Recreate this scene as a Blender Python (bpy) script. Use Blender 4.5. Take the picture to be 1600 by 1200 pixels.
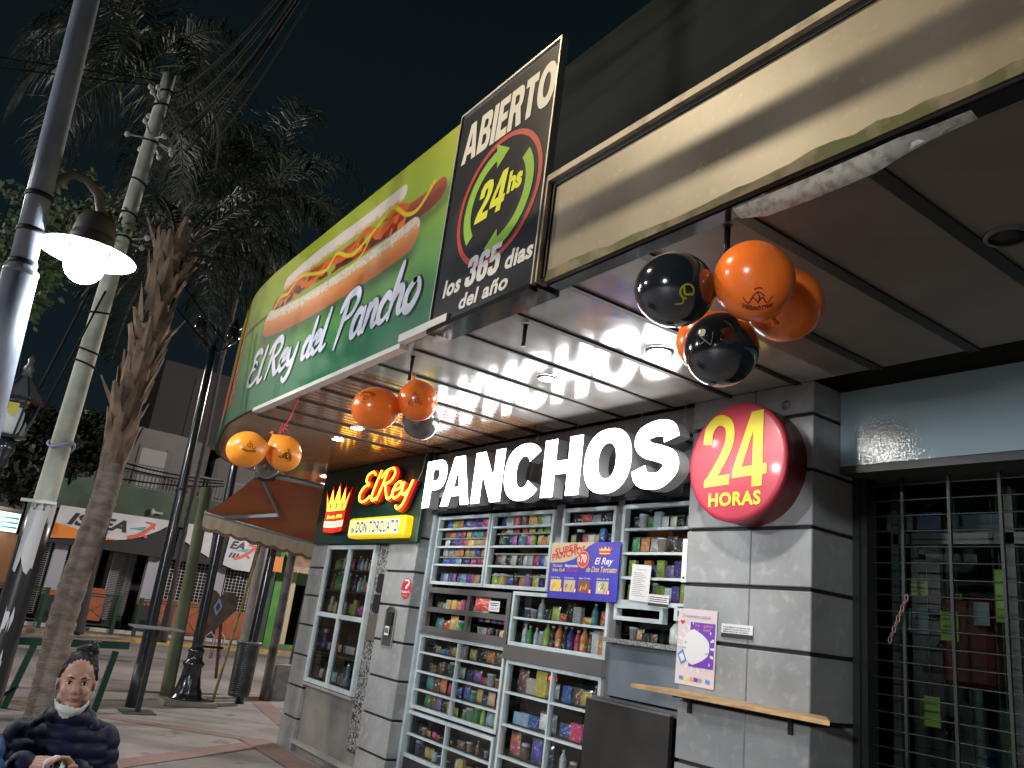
import bpy, math, random
import numpy as np
from mathutils import Vector, Matrix
from mathutils.geometry import tessellate_polygon
random.seed(7)
SC = bpy.context.scene
COL = SC.collection
for o in list(bpy.data.objects):
    bpy.data.objects.remove(o)

# ------------------------------------------------------------------ camera
cd = bpy.data.cameras.new('camera'); cam = bpy.data.objects.new('camera', cd); COL.objects.link(cam)
cd.sensor_width = 36.0; cd.lens = 1244.69/1600*36.0; cd.clip_start = .05; cd.clip_end = 500
RR = np.array([[0.58138987, 0.80462014, 0.12071555], [-0.16647644, 0.2628706, -0.95036027], [-0.79641158, 0.53243354, 0.2867806]])
CM = Matrix.Identity(4)
for i in range(3):
    CM[i][0] = RR[0][i]; CM[i][1] = -RR[1][i]; CM[i][2] = -RR[2][i]
CM.translation = (0, 0, 1.65)
cam.matrix_world = CM
SC.camera = cam

# ------------------------------------------------------------------ night sky
w = bpy.data.worlds.new('World'); SC.world = w; w.use_nodes = True
nt = w.node_tree; bg = nt.nodes['Background']
tc = nt.nodes.new('ShaderNodeTexCoord'); sp = nt.nodes.new('ShaderNodeSeparateXYZ'); cr = nt.nodes.new('ShaderNodeValToRGB')
nt.links.new(tc.outputs['Generated'], sp.inputs[0]); nt.links.new(sp.outputs['Z'], cr.inputs[0]); nt.links.new(cr.outputs[0], bg.inputs[0])
cr.color_ramp.elements[0].position = 0.0; cr.color_ramp.elements[0].color = (.0045, .0080, .0105, 1)
cr.color_ramp.elements[1].position = .7; cr.color_ramp.elements[1].color = (.0018, .0040, .0048, 1)
bg.inputs[1].default_value = 1.0
vs = SC.view_settings
vs.view_transform = 'Standard'; vs.look = 'None'; vs.exposure = .68; vs.gamma = 1
SC.cycles.max_bounces = 8; SC.cycles.transparent_max_bounces = 16
SC.cycles.sample_clamp_indirect = 6.0
SC.cycles.caustics_reflective = False; SC.cycles.caustics_refractive = False

def light(name, kind, loc, energy, color=(1, 1, 1), size=.1, target=None, spot=None, blend=.5, parent=None, rel=(0, 0, 0)):
    l = bpy.data.lights.new(name, kind); l.energy = energy; l.color = color
    if kind == 'AREA': l.size = size
    else: l.shadow_soft_size = size
    if spot: l.spot_size = math.radians(spot); l.spot_blend = blend
    o = bpy.data.objects.new(name, l); COL.objects.link(o)
    o.location = loc
    if target is not None:
        o.rotation_euler = (Vector(target)-Vector(loc)).to_track_quat('-Z', 'Y').to_euler()
    if parent is not None:
        o.parent = parent; o.location = Vector(loc)-Vector(rel)
    return o

# ------------------------------------------------------------------ helpers
def rgb(*a):
    return tuple(a) if len(a) > 1 else a[0]

MATS = {}
def mat(name, col=(.5, .5, .5), rough=.5, metal=0., spec=.5, emit=None, es=0., bump=None, var=None, coat=0., trans=0., alpha=1., stain=None, cbump=False):
    """bump=(scale,strength[,distance]); var=(colour2, scale, detail, low, high); stain the same again on top"""
    if name in MATS: return MATS[name]
    m = bpy.data.materials.new(name); m.use_nodes = True
    nt = m.node_tree; b = nt.nodes['Principled BSDF']
    b.inputs['Base Color'].default_value = (*col, 1); b.inputs['Roughness'].default_value = rough
    b.inputs['Metallic'].default_value = metal; b.inputs['Specular IOR Level'].default_value = spec
    b.inputs['Coat Weight'].default_value = coat; b.inputs['Coat Roughness'].default_value = .08
    if emit: b.inputs['Emission Color'].default_value = (*emit, 1); b.inputs['Emission Strength'].default_value = es
    tcn = None
    def tex():
        nonlocal tcn
        if tcn is None: tcn = nt.nodes.new('ShaderNodeTexCoord')
        return tcn.outputs['Object']
    last = None
    for vv in (var, stain):
        if vv:
            c2, sc, det, lo, hi = vv[:5]
            n = nt.nodes.new('ShaderNodeTexNoise'); n.inputs['Scale'].default_value = sc; n.inputs['Detail'].default_value = det
            if len(vv) > 5:
                mp = nt.nodes.new('ShaderNodeMapping'); mp.inputs['Scale'].default_value = vv[5]
                nt.links.new(tex(), mp.inputs[0]); nt.links.new(mp.outputs[0], n.inputs['Vector'])
            else: nt.links.new(tex(), n.inputs['Vector'])
            r = nt.nodes.new('ShaderNodeMapRange'); r.inputs[1].default_value = lo; r.inputs[2].default_value = hi
            nt.links.new(n.outputs['Fac'], r.inputs[0])
            mx = nt.nodes.new('ShaderNodeMix'); mx.data_type = 'RGBA'
            if last is None: mx.inputs['A'].default_value = (*col, 1)
            else: nt.links.new(last, mx.inputs['A'])
            mx.inputs['B'].default_value = (*c2, 1)
            nt.links.new(r.outputs[0], mx.inputs['Factor']); last = mx.outputs['Result']
    if last is not None: nt.links.new(last, b.inputs['Base Color'])
    if bump:
        n = nt.nodes.new('ShaderNodeTexNoise'); n.inputs['Scale'].default_value = bump[0]; n.inputs['Detail'].default_value = 3
        if len(bump) > 3:
            mp = nt.nodes.new('ShaderNodeMapping'); mp.inputs['Scale'].default_value = bump[3]
            nt.links.new(tex(), mp.inputs[0]); nt.links.new(mp.outputs[0], n.inputs['Vector'])
        else: nt.links.new(tex(), n.inputs['Vector'])
        bp = nt.nodes.new('ShaderNodeBump'); bp.inputs['Strength'].default_value = bump[1]
        bp.inputs['Distance'].default_value = bump[2] if len(bump) > 2 else .01
        nt.links.new(n.outputs['Fac'], bp.inputs['Height']); nt.links.new(bp.outputs[0], b.inputs['Normal'])
        if cbump: nt.links.new(bp.outputs[0], b.inputs['Coat Normal'])
    if trans: b.inputs['Transmission Weight'].default_value = trans
    if alpha < 1: b.inputs['Alpha'].default_value = alpha
    MATS[name] = m
    return m

def glass_mat(name='window_glass', tint=(.93, .97, .96), ior=1.5, rough=.02, fac=1.0):
    if name in MATS: return MATS[name]
    m = bpy.data.materials.new(name); m.use_nodes = True; nt = m.node_tree; nt.nodes.clear()
    out = nt.nodes.new('ShaderNodeOutputMaterial'); mx = nt.nodes.new('ShaderNodeMixShader')
    tr = nt.nodes.new('ShaderNodeBsdfTransparent'); tr.inputs[0].default_value = (*tint, 1)
    gl = nt.nodes.new('ShaderNodeBsdfGlossy'); gl.inputs['Roughness'].default_value = rough
    fr = nt.nodes.new('ShaderNodeFresnel'); fr.inputs[0].default_value = ior
    nt.links.new(fr.outputs[0], mx.inputs[0]); nt.links.new(tr.outputs[0], mx.inputs[1]); nt.links.new(gl.outputs[0], mx.inputs[2])
    nt.links.new(mx.outputs[0], out.inputs[0]); MATS[name] = m
    return m

def vcol_mat(name, attr='Col', rough=.4, emit=0., coat=0.):
    m = bpy.data.materials.new(name); m.use_nodes = True; nt = m.node_tree; b = nt.nodes['Principled BSDF']
    a = nt.nodes.new('ShaderNodeAttribute'); a.attribute_name = attr
    nt.links.new(a.outputs['Color'], b.inputs['Base Color']); b.inputs['Roughness'].default_value = rough
    b.inputs['Coat Weight'].default_value = coat; b.inputs['Specular IOR Level'].default_value = .25
    if emit: nt.links.new(a.outputs['Color'], b.inputs['Emission Color']); b.inputs['Emission Strength'].default_value = emit
    MATS[name] = m
    return m

def product_mat(name, rough=.3, dark=False, scale=22., trans=0.):
    """packaging: the object's own colour printed with blocks and streaks of other inks"""
    m = bpy.data.materials.new(name); m.use_nodes = True; nt = m.node_tree; b = nt.nodes['Principled BSDF']
    oi = nt.nodes.new('ShaderNodeObjectInfo'); tc = nt.nodes.new('ShaderNodeTexCoord')
    n = nt.nodes.new('ShaderNodeTexNoise'); n.noise_dimensions = '4D'; n.inputs['Scale'].default_value = scale; n.inputs['Detail'].default_value = 1.0
    mu = nt.nodes.new('ShaderNodeMath'); mu.operation = 'MULTIPLY'; mu.inputs[1].default_value = 57
    nt.links.new(oi.outputs['Random'], mu.inputs[0]); nt.links.new(mu.outputs[0], n.inputs['W']); nt.links.new(tc.outputs['Object'], n.inputs['Vector'])
    r = nt.nodes.new('ShaderNodeValToRGB'); r.color_ramp.interpolation = 'CONSTANT'
    e = r.color_ramp.elements; e[0].position = 0; e[0].color = (0, 0, 0, 1); e[1].position = .57; e[1].color = (1, 1, 1, 1)
    nt.links.new(n.outputs['Fac'], r.inputs[0])
    hs = nt.nodes.new('ShaderNodeHueSaturation'); nt.links.new(oi.outputs['Color'], hs.inputs['Color'])
    hm = nt.nodes.new('ShaderNodeMapRange'); hm.inputs[3].default_value = .36; hm.inputs[4].default_value = .62
    nt.links.new(oi.outputs['Random'], hm.inputs[0]); nt.links.new(hm.outputs[0], hs.inputs['Hue']); hs.inputs['Value'].default_value = 1.2
    mx = nt.nodes.new('ShaderNodeMix'); mx.data_type = 'RGBA'
    nt.links.new(r.outputs[0], mx.inputs['Factor']); nt.links.new(oi.outputs['Color'], mx.inputs['A']); nt.links.new(hs.outputs[0], mx.inputs['B'])
    n2 = nt.nodes.new('ShaderNodeTexNoise'); n2.noise_dimensions = '4D'; n2.inputs['Scale'].default_value = scale*1.6
    nt.links.new(mu.outputs[0], n2.inputs['W']); nt.links.new(tc.outputs['Object'], n2.inputs['Vector'])
    r2 = nt.nodes.new('ShaderNodeValToRGB'); r2.color_ramp.interpolation = 'CONSTANT'
    e = r2.color_ramp.elements; e[0].position = 0; e[0].color = (0, 0, 0, 1); e[1].position = .63; e[1].color = (1, 1, 1, 1)
    nt.links.new(n2.outputs['Fac'], r2.inputs[0])
    mx2 = nt.nodes.new('ShaderNodeMix'); mx2.data_type = 'RGBA'; mx2.inputs['B'].default_value = (.75, .73, .68, 1)
    nt.links.new(r2.outputs[0], mx2.inputs['Factor']); nt.links.new(mx.outputs['Result'], mx2.inputs['A'])
    nt.links.new(mx2.outputs['Result'], b.inputs['Base Color']); b.inputs['Roughness'].default_value = rough
    b.inputs['Transmission Weight'].default_value = trans
    MATS[name] = m
    return m

WL = {}   # world location of every object, by name
def tag(o, label=None, cat=None, group=None, kind=None):
    if label: o['label'] = label
    if cat: o['category'] = cat
    if group: o['group'] = group
    if kind: o['kind'] = kind
    return o
def thing(name, label, cat, loc=(0, 0, 0), group=None, kind=None):
    o = bpy.data.objects.new(name, None); COL.objects.link(o); o.location = loc; o.empty_display_size = .2
    WL[o.name] = Vector(loc)
    return tag(o, label, cat, group, kind)

class MB:
    def __init__(s): s.v = []; s.f = []; s.m = []; s.sm = []
    def add(s, vs, fs, m=0, smooth=False):
        b = len(s.v); s.v += [tuple(map(float, p)) for p in vs]
        for f in fs: s.f.append(tuple(i+b for i in f)); s.m.append(m); s.sm.append(smooth)
        return s
    def box(s, x0, x1, y0, y1, z0, z1, m=0, bev=0.):
        if bev > 0:
            return s.bbox(((x0+x1)/2, (y0+y1)/2, (z0+z1)/2), (abs(x1-x0)/2, abs(y1-y0)/2, abs(z1-z0)/2), bev, m)
        return s.add([(x0, y0, z0), (x1, y0, z0), (x1, y1, z0), (x0, y1, z0), (x0, y0, z1), (x1, y0, z1), (x1, y1, z1), (x0, y1, z1)],
                     [(0, 3, 2, 1), (4, 5, 6, 7), (0, 1, 5, 4), (1, 2, 6, 5), (2, 3, 7, 6), (3, 0, 4, 7)], m)
    def bbox(s, c, h, bev, m=0, M=None):
        """box with chamfered edges"""
        bev = min(bev, min(h)*.9); vs = []; idx = {}
        for sx in (-1, 1):
            for sy in (-1, 1):
                for sz in (-1, 1):
                    for a in range(3):
                        p = [sx*(h[0]-bev), sy*(h[1]-bev), sz*(h[2]-bev)]
                        p[a] = (sx, sy, sz)[a]*h[a]
                        idx[(sx, sy, sz, a)] = len(vs); vs.append(p)
        F = []
        for a in range(3):
            b, c2 = [(1, 2), (2, 0), (0, 1)][a]
            for sg in (-1, 1):
                q = []
                for (sb, sc_) in ((-1, -1), (1, -1), (1, 1), (-1, 1)):
                    k = [0, 0, 0]; k[a] = sg; k[b] = sb; k[c2] = sc_; q.append(idx[(*k, a)])
                F.append(tuple(q) if sg > 0 else tuple(q[::-1]))
        for a in range(3):
            b, c2 = [(1, 2), (2, 0), (0, 1)][a]
            for sb in (-1, 1):
                for sc_ in (-1, 1):
                    k0 = [0, 0, 0]; k1 = [0, 0, 0]; k0[a] = -1; k1[a] = 1; k0[b] = k1[b] = sb; k0[c2] = k1[c2] = sc_
                    q = [idx[(*k0, b)], idx[(*k1, b)], idx[(*k1, c2)], idx[(*k0, c2)]]
                    F.append(tuple(q) if sb*sc_ < 0 else tuple(q[::-1]))
        for sx in (-1, 1):
            for sy in (-1, 1):
                for sz in (-1, 1):
                    q = [idx[(sx, sy, sz, a)] for a in range(3)]
                    F.append(tuple(q) if sx*sy*sz > 0 else tuple(q[::-1]))
        if M is None: vs = [(p[0]+c[0], p[1]+c[1], p[2]+c[2]) for p in vs]
        else: vs = [tuple(M @ Vector(p)) for p in vs]
        return s.add(vs, F, m)
    def bar(s, a, b, w, t, m=0, up=(0, 0, 1)):
        """rectangular bar from a to b, w wide (across up), t thick (along up)"""
        a = Vector(a); b = Vector(b); d = (b-a).normalized(); u = Vector(up)
        sd = d.cross(u).normalized(); u = sd.cross(d).normalized()
        vs = [p+sd*sx*w/2+u*su*t/2 for p in (a, b) for sx, su in ((-1, -1), (1, -1), (1, 1), (-1, 1))]
        return s.add(vs, [(0, 1, 2, 3), (7, 6, 5, 4), (0, 4, 5, 1), (1, 5, 6, 2), (2, 6, 7, 3), (3, 7, 4, 0)], m)
    def tube(s, pts, r, n=8, m=0, caps=True, smooth=True, closed=False):
        pts = [Vector(p) for p in pts]; k = len(pts)
        rs = r if isinstance(r, (list, tuple)) else [r]*k
        vs = []; prev = None
        for i, p in enumerate(pts):
            if closed: t = pts[(i+1) % k]-pts[i-1]
            else: t = pts[min(i+1, k-1)]-pts[max(i-1, 0)]
            if t.length < 1e-9: t = Vector((0, 0, 1))
            t.normalize()
            if prev is None:
                a = Vector((0, 0, 1)) if abs(t.z) < .9 else Vector((1, 0, 0)); u = t.cross(a).normalized()
            else:
                u = (prev-t*prev.dot(t)); u = u.normalized() if u.length > 1e-6 else t.orthogonal().normalized()
            prev = u; v2 = t.cross(u)
            for j in range(n):
                an = 2*math.pi*j/n; vs.append(p+u*math.cos(an)*rs[i]+v2*math.sin(an)*rs[i])
        F = []
        for i in range(k if closed else k-1):
            i2 = (i+1) % k
            for j in range(n):
                j2 = (j+1) % n; F.append((i*n+j, i*n+j2, i2*n+j2, i2*n+j))
        if caps and not closed: F += [tuple(range(n))[::-1], tuple((k-1)*n+j for j in range(n))]
        return s.add(vs, F, m, smooth)
    def lathe(s, prof, c=(0, 0, 0), n=24, m=0, smooth=True, M=None, ms=None, cap=True):
        vs = []; F = []; k = len(prof)
        for (r, z) in prof:
            for j in range(n):
                an = 2*math.pi*j/n; vs.append((r*math.cos(an), r*math.sin(an), z))
        for i in range(k-1):
            for j in range(n): F.append((i*n+j, i*n+(j+1) % n, (i+1)*n+(j+1) % n, (i+1)*n+j))
        caps = []
        if cap and prof[0][0] > 1e-5: caps.append((tuple(range(n))[::-1]))
        if cap and prof[-1][0] > 1e-5: caps.append(tuple((k-1)*n+j for j in range(n)))
        if M is None: vs = [(x+c[0], y+c[1], z+c[2]) for x, y, z in vs]
        else: vs = [tuple(M @ Vector(p)) for p in vs]
        b = len(s.v); s.add(vs, F, m, smooth)
        if ms:
            for i in range(k-1):
                for j in range(n): s.m[len(s.m)-len(F)+i*n+j] = ms[i]
        for cf in caps: s.f.append(tuple(i+b for i in cf)); s.m.append(ms[0] if ms else m); s.sm.append(False)
        return s
    def ell(s, c, r, m=0, n=20, k=12, M=None):
        prof = [(math.sin(math.pi*i/k), -math.cos(math.pi*i/k)) for i in range(k+1)]
        if M is None: M = Matrix.Translation(c) @ Matrix.Diagonal((*r, 1))
        else: M = Matrix.Translation(c) @ M @ Matrix.Diagonal((*r, 1))
        return s.lathe(prof, n=n, m=m, M=M)
    def poly(s, pts, fn=None, d=0, m=0, holes=()):
        rings = [list(pts)]+[list(h) for h in holes]
        flat = [p for r in rings for p in r]
        tri = tessellate_polygon([[Vector((p[0], p[1], 0)) for p in r] for r in rings])
        fn = fn or (lambda u, v, d: (u, v, d))
        F = []
        for t in tri:
            a, b, c = (flat[i] for i in t)
            ar = (b[0]-a[0])*(c[1]-a[1])-(b[1]-a[1])*(c[0]-a[0])
            F.append(tuple(t) if ar > 0 else tuple(t[::-1]))
        return s.add([fn(p[0], p[1], d) for p in flat], F, m)
    def prism(s, pts, fn, d0, d1, m=0, ms=None, holes=()):
        """front face at d0 (towards the viewer), back at d1"""
        ms = m if ms is None else ms
        s.poly(pts, fn, d0, m, holes)
        for r in [pts]+list(holes):
            k = len(r); vs = [fn(p[0], p[1], d0) for p in r]+[fn(p[0], p[1], d1) for p in r]
            s.add(vs, [(i, i+k, (i+1) % k+k, (i+1) % k) for i in range(k)], ms)
        s.poly(pts, lambda u, v, d: fn(u, v, d), d1, ms, holes)
        return s
    def ribbon(s, pts, w, fn, d, m=0, closed=False, cap=True, step=6, dd=0.):
        P = spline(pts, step, closed); k = len(P)
        W = w if callable(w) else (lambda t: w)
        L = []; R_ = []
        for i, p in enumerate(P):
            a = P[i-1] if (i > 0 or closed) else P[i]; b = P[(i+1) % k] if (i < k-1 or closed) else P[i]
            tx, ty = b[0]-a[0], b[1]-a[1]; ln = math.hypot(tx, ty) or 1; nx, ny = -ty/ln, tx/ln
            hw = W(i/(k-1))/2; L.append((p[0]+nx*hw, p[1]+ny*hw)); R_.append((p[0]-nx*hw, p[1]-ny*hw))
        vs = [fn(*q, d) for q in L]+[fn(*q, d) for q in R_]
        s.add(vs, [(i, i+k, (i+1) % k+k, (i+1) % k) for i in range(k if closed else k-1)], m)
        if cap and not closed:
            for i, sg in ((0, -1), (k-1, 1)):
                p = P[i]; q = P[i-1] if i else P[1]
                an = math.atan2(p[1]-q[1], p[0]-q[0]); hw = W(i/(k-1))/2
                arc = [(p[0]+hw*math.cos(an+th), p[1]+hw*math.sin(an+th)) for th in [(-.5+j/6)*math.pi for j in range(7)]]
                s.add([fn(*q2, d) for q2 in arc], [tuple(range(7))], m)
        return s
    def build(s, name, mats, parent=None, loc=None, label=None, cat=None, group=None, kind=None):
        me = bpy.data.meshes.new(name)
        if parent is not None: L = WL[parent.name]
        elif loc is not None: L = Vector(loc)
        else:
            a = np.array(s.v); mn = a.min(0); mxx = a.max(0); L = Vector(((mn[0]+mxx[0])/2, (mn[1]+mxx[1])/2, mn[2]))
        me.from_pydata([(p[0]-L.x, p[1]-L.y, p[2]-L.z) for p in s.v], [], s.f)
        if not isinstance(mats, (list, tuple)): mats = [mats]
        for q in mats: me.materials.append(q)
        me.polygons.foreach_set('material_index', s.m); me.polygons.foreach_set('use_smooth', s.sm)
        me.update()
        o = bpy.data.objects.new(name, me); COL.objects.link(o)
        if parent is not None: o.parent = parent
        else: o.location = L
        WL[o.name] = L
        return tag(o, label, cat, group, kind)

def spline(P, step=6, closed=False):
    P = [tuple(p) for p in P]; k = len(P)
    if k < 3 or step <= 1: return P
    out = []
    for i in range(k if closed else k-1):
        p1, p2 = P[i], P[(i+1) % k]
        p0 = P[i-1] if (i or closed) else P[0]; p3 = P[(i+2) % k] if (closed or i+2 < k) else P[-1]
        for j in range(step):
            t = j/step
            out.append(tuple(.5*((2*b)+(-a+c)*t+(2*a-5*b+4*c-e)*t*t+(-a+3*b-3*c+e)*t**3) for a, b, c, e in zip(p0, p1, p2, p3)))
    if not closed: out.append(P[-1])
    return out

def text2d(s, off=.02, xs=1., shear=0., space=1.):
    c = bpy.data.curves.new('t', 'FONT'); c.body = s; c.size = 1; c.offset = off; c.shear = shear; c.resolution_u = 3; c.space_character = space
    o = bpy.data.objects.new('t', c); me = bpy.data.meshes.new_from_object(o)
    V = [(v.co.x*xs, v.co.y) for v in me.vertices]; F = [tuple(p.vertices) for p in me.polygons]
    bpy.data.objects.remove(o); bpy.data.curves.remove(c); bpy.data.meshes.remove(me)
    return V, F
def put_text(mb, s, x0, z0, width, cap, fn, d, m=0, off=.02, shear=0., space=1., rot=0.):
    """text whose left edge/baseline is (x0,z0), scaled to the width and capital height"""
    V, F = text2d(s, off, 1, shear, space)
    xs = [v[0] for v in V]; mn, mx = min(xs), max(xs); ca = .70+off*2
    k = width/(mx-mn); kz = cap/ca; cr_, sr = math.cos(rot), math.sin(rot)
    Q = []
    for u, v in V:
        a = (u-mn)*k; b = (v+off)*kz; Q.append(fn(x0+a*cr_-b*sr, z0+a*sr+b*cr_, d))
    mb.add(Q, F, m)
    return mb
FRONT = lambda y: (lambda u, v, d: (u, y-d, v))       # a plane facing the street: d metres proud of y

GL = {  # brush-script strokes: width, strokes
 'E': (1.02, [[(.92, 1.72), (.66, 1.95), (.3, 1.78), (.3, 1.36), (.62, 1.12), (.28, 1.0), (.05, .55), (.2, .08), (.6, 0), (.98, .32)]]),
 'l': (.46, [[(.3, 1.95), (.15, 1.0), (.1, .22), (.26, .0), (.46, .14)]]),
 'R': (1.18, [[(.36, 1.85), (.26, 1.0), (.1, 0)], [(0, 1.45), (.25, 1.85), (.72, 1.97), (.98, 1.6), (.8, 1.15), (.36, 1.0)], [(.45, 1.0), (.7, .42), (.95, 0), (1.18, .12)]]),
 'e': (.64, [[(.08, .5), (.48, .62), (.5, .9), (.3, 1.0), (.08, .75), (.04, .3), (.25, 0), (.5, .1), (.68, .32)]]),
 'y': (.7, [[(.05, .95), (.06, .4), (.25, .15), (.5, .42)], [(.64, 1.0), (.52, .3), (.4, -.4), (.12, -.7), (-.1, -.5)]]),
 'd': (.82, [[(.55, .85), (.3, 1.0), (.05, .6), (.1, .1), (.33, .06), (.56, .5)], [(.7, 1.9), (.6, 1.0), (.55, .2), (.7, 0), (.84, .14)]]),
 'P': (1.02, [[(.36, 1.85), (.28, 1.0), (.1, -.1)], [(0, 1.45), (.25, 1.88), (.8, 2.0), (1.05, 1.6), (.8, 1.08), (.34, .98)]]),
 'a': (.8, [[(.55, .85), (.3, 1.0), (.05, .6), (.1, .1), (.33, .06), (.56, .5)], [(.62, .98), (.56, .4), (.62, .04), (.8, .1)]]),
 'n': (.74, [[(.1, 1.0), (.08, .5), (.02, 0)], [(.06, .6), (.3, .98), (.5, .85), (.48, .3), (.56, .02), (.72, .1)]]),
 'c': (.62, [[(.55, .8), (.35, 1.0), (.08, .7), (.06, .25), (.28, 0), (.6, .2)]]),
 'h': (.74, [[(.24, 1.95), (.1, 1.0), (.02, 0)], [(.06, .6), (.3, .98), (.5, .85), (.48, .3), (.56, .02), (.72, .1)]]),
 'o': (.72, [[(.35, 1.0), (.06, .6), (.1, .1), (.38, 0), (.64, .45), (.52, .92), (.3, 1.0)]]),
 ' ': (.45, []),
}
def script_strokes(s, x0, z0, width, xh, shear=.18, sizes=None):
    tot = sum(GL[c][0] for c in s); k = width/tot; out = []; u = 0
    for i, c in enumerate(s):
        g = sizes[i] if sizes else 1.
        for st in GL[c][1]:
            out.append([(x0+(u+a)*k+shear*b*g*xh, z0+b*g*xh) for a, b in st])
        u += GL[c][0]
    return out

def remesh(mb, voxel, smooth=4, fn=None):
    """union of the pieces in mb as one continuous surface"""
    me = bpy.data.meshes.new('r'); me.from_pydata(mb.v, [], mb.f); me.update()
    o = bpy.data.objects.new('r', me); COL.objects.link(o)
    md = o.modifiers.new('r', 'REMESH'); md.mode = 'VOXEL'; md.voxel_size = voxel
    if smooth: sm = o.modifiers.new('s', 'SMOOTH'); sm.iterations = smooth; sm.factor = .6
    dg = bpy.context.evaluated_depsgraph_get(); dg.update()
    m2 = bpy.data.meshes.new_from_object(o.evaluated_get(dg), depsgraph=dg)
    V = np.empty(len(m2.vertices)*3, 'f'); m2.vertices.foreach_get('co', V); V = V.reshape(-1, 3).astype(float)
    N = np.empty(len(m2.vertices)*3, 'f'); m2.vertices.foreach_get('normal', N); N = N.reshape(-1, 3).astype(float)
    if fn is not None: V = fn(V, N)
    F = [tuple(p.vertices) for p in m2.polygons]
    bpy.data.objects.remove(o); bpy.data.meshes.remove(me); bpy.data.meshes.remove(m2)
    r = MB(); r.add([tuple(p) for p in V], F, 0, True)
    return r
def capsule(mb, a, b, r0, r1, n=12):
    a = Vector(a); b = Vector(b); d = b-a; L = d.length
    M = Matrix.Translation(a) @ d.to_track_quat('Z', 'Y').to_matrix().to_4x4()
    prof = [(r0*math.sin(t), -r0*math.cos(t)) for t in [i*math.pi/8 for i in range(5)]]+[(r1*math.cos(t), L+r1*math.sin(t)) for t in [i*math.pi/8 for i in range(5)]]
    prof[0] = (0, prof[0][1]); prof[-1] = (0, prof[-1][1])
    mb.lathe(prof, n=n, M=M)
    return mb
def blob(P, amp=.1, seed=0):
    r = random.Random(seed); return P
# ------------------------------------------------------------------ materials
M_stone = mat('stone_tile', (.31, .325, .33), .38, var=((.22, .23, .235), 3.5, 6, .35, .7), stain=((.38, .38, .37), 14, 3, .52, .75), bump=(30, .08, .004))
M_conc = mat('concrete_wall', (.24, .22, .20), .7, var=((.14, .13, .12), 2.2, 6, .35, .7), bump=(60, .25, .004))
M_black = mat('black_gap', (.012, .012, .013), .6)
M_alu = mat('pale_aluminium', (.52, .60, .62), .35, var=((.42, .49, .51), 9, 3, .4, .7))
M_steel = mat('brushed_steel', (.36, .36, .37), .28, metal=.85, bump=(50, .1, .002, (.3, 1, 8)))
M_glass = glass_mat()
M_dark = mat('dark_interior', (.02, .02, .022), .8)
M_shut = mat('dark_gloss_shutter_box', (.02, .02, .024), .12, coat=.6)
M_green = mat('dark_green_board', (.004, .045, .035), .35, var=((.003, .03, .026), 4, 3, .4, .6))
M_red = mat('red_enamel', (.45, .01, .012), .2, coat=.3)
M_beige = mat('beige_fascia_panel', (.29, .25, .185), .40, spec=.4, var=((.22, .18, .125), 3, 5, .4, .75, (1, 1, .25)), stain=((.36, .31, .23), 22, 4, .60, .8), bump=(9, .10, .01, (1, 1, .5)))
M_rim = mat('weathered_rim', (.40, .34, .25), .5, var=((.12, .10, .07), 7, 5, .5, .7))
M_moss = mat('mossy_edge', (.10, .11, .04), .8, var=((.22, .18, .12), 9, 4, .45, .6))
M_soff = mat('gloss_soffit_panel', (.52, .49, .46), .13, metal=.2, spec=.9, var=((.36, .32, .28), 2.5, 4, .4, .7), stain=((.40, .38, .35), 60, 4, .62, .7), bump=(6, .08, .02), coat=.7)
M_soffw = mat('varnished_board_soffit', (.40, .22, .12), .16, metal=.2, spec=.8, var=((.28, .14, .07), 3, 2, .35, .7, (3, .5, 1)), bump=(5, .03, .01, (2, .8, 1)), coat=.6)
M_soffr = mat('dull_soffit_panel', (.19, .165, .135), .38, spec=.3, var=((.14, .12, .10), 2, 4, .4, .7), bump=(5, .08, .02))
M_slat = mat('tarred_joint', (.012, .012, .012), .5)
M_upper = mat('dark_render_wall', (.040, .041, .030), .85, var=((.028, .029, .022), 1.5, 5, .4, .7))
M_wood = mat('raw_pine', (.48, .33, .17), .5, var=((.33, .20, .09), 18, 4, .4, .65, (.6, 4, 4)))
M_white = mat('white_paper', (.72, .72, .72), .6)
M_ink = mat('black_ink', (.02, .02, .025), .5)
M_wpaint = mat('white_print', (.75, .75, .76), .4)
M_greywall = mat('grey_blue_panel', (.13, .16, .19), .35, var=((.20, .23, .25), 2.5, 4, .45, .75), bump=(20, .05))
M_blue = mat('blue_gloss_fascia', (.30, .41, .45), .07, coat=.6, bump=(75, .13, .012), cbump=True)
M_led = mat('downlight_glow', (1, 1, 1), .5, emit=(1, .97, .92), es=22)
M_metal = mat('galvanised_trim', (.6, .6, .56), .45, metal=.3, bump=(25, .3, .004), var=((.34, .33, .27), 30, 4, .45, .65))

D = 3.846; YW = 4.026; ZS = 3.2
GZ = [.33, .665, 1.01, 1.35, 1.69, 2.02, 2.356, 2.68, 3.004]
def slabs(mb, x0, x1, y0, y1, z0, z1, cuts=(), depth=.02, gap=.022, m=0, mg=1):
    """stone courses standing proud of a dark core, so the joints are real grooves"""
    zs = [z0]+[z for z in GZ if z0+.03 < z < z1-.03]+[z1]
    mb.box(x0+depth, x1-depth, y0+depth, y1, z0, z1, mg)
    for a, b in zip(zs, zs[1:]):
        lo = a+(gap/2 if a > z0 else 0); hi = b-(gap/2 if b < z1 else 0)
        xs = [x0]+[c for c in cuts if x0 < c < x1]+[x1]
        for p, q in zip(xs, xs[1:]):
            mb.bbox(((p+q)/2, (y0+y1)/2, (lo+hi)/2), ((q-p)/2-(.0012 if len(xs) > 2 else 0), (y1-y0)/2, (hi-lo)/2), .005, m)

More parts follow.
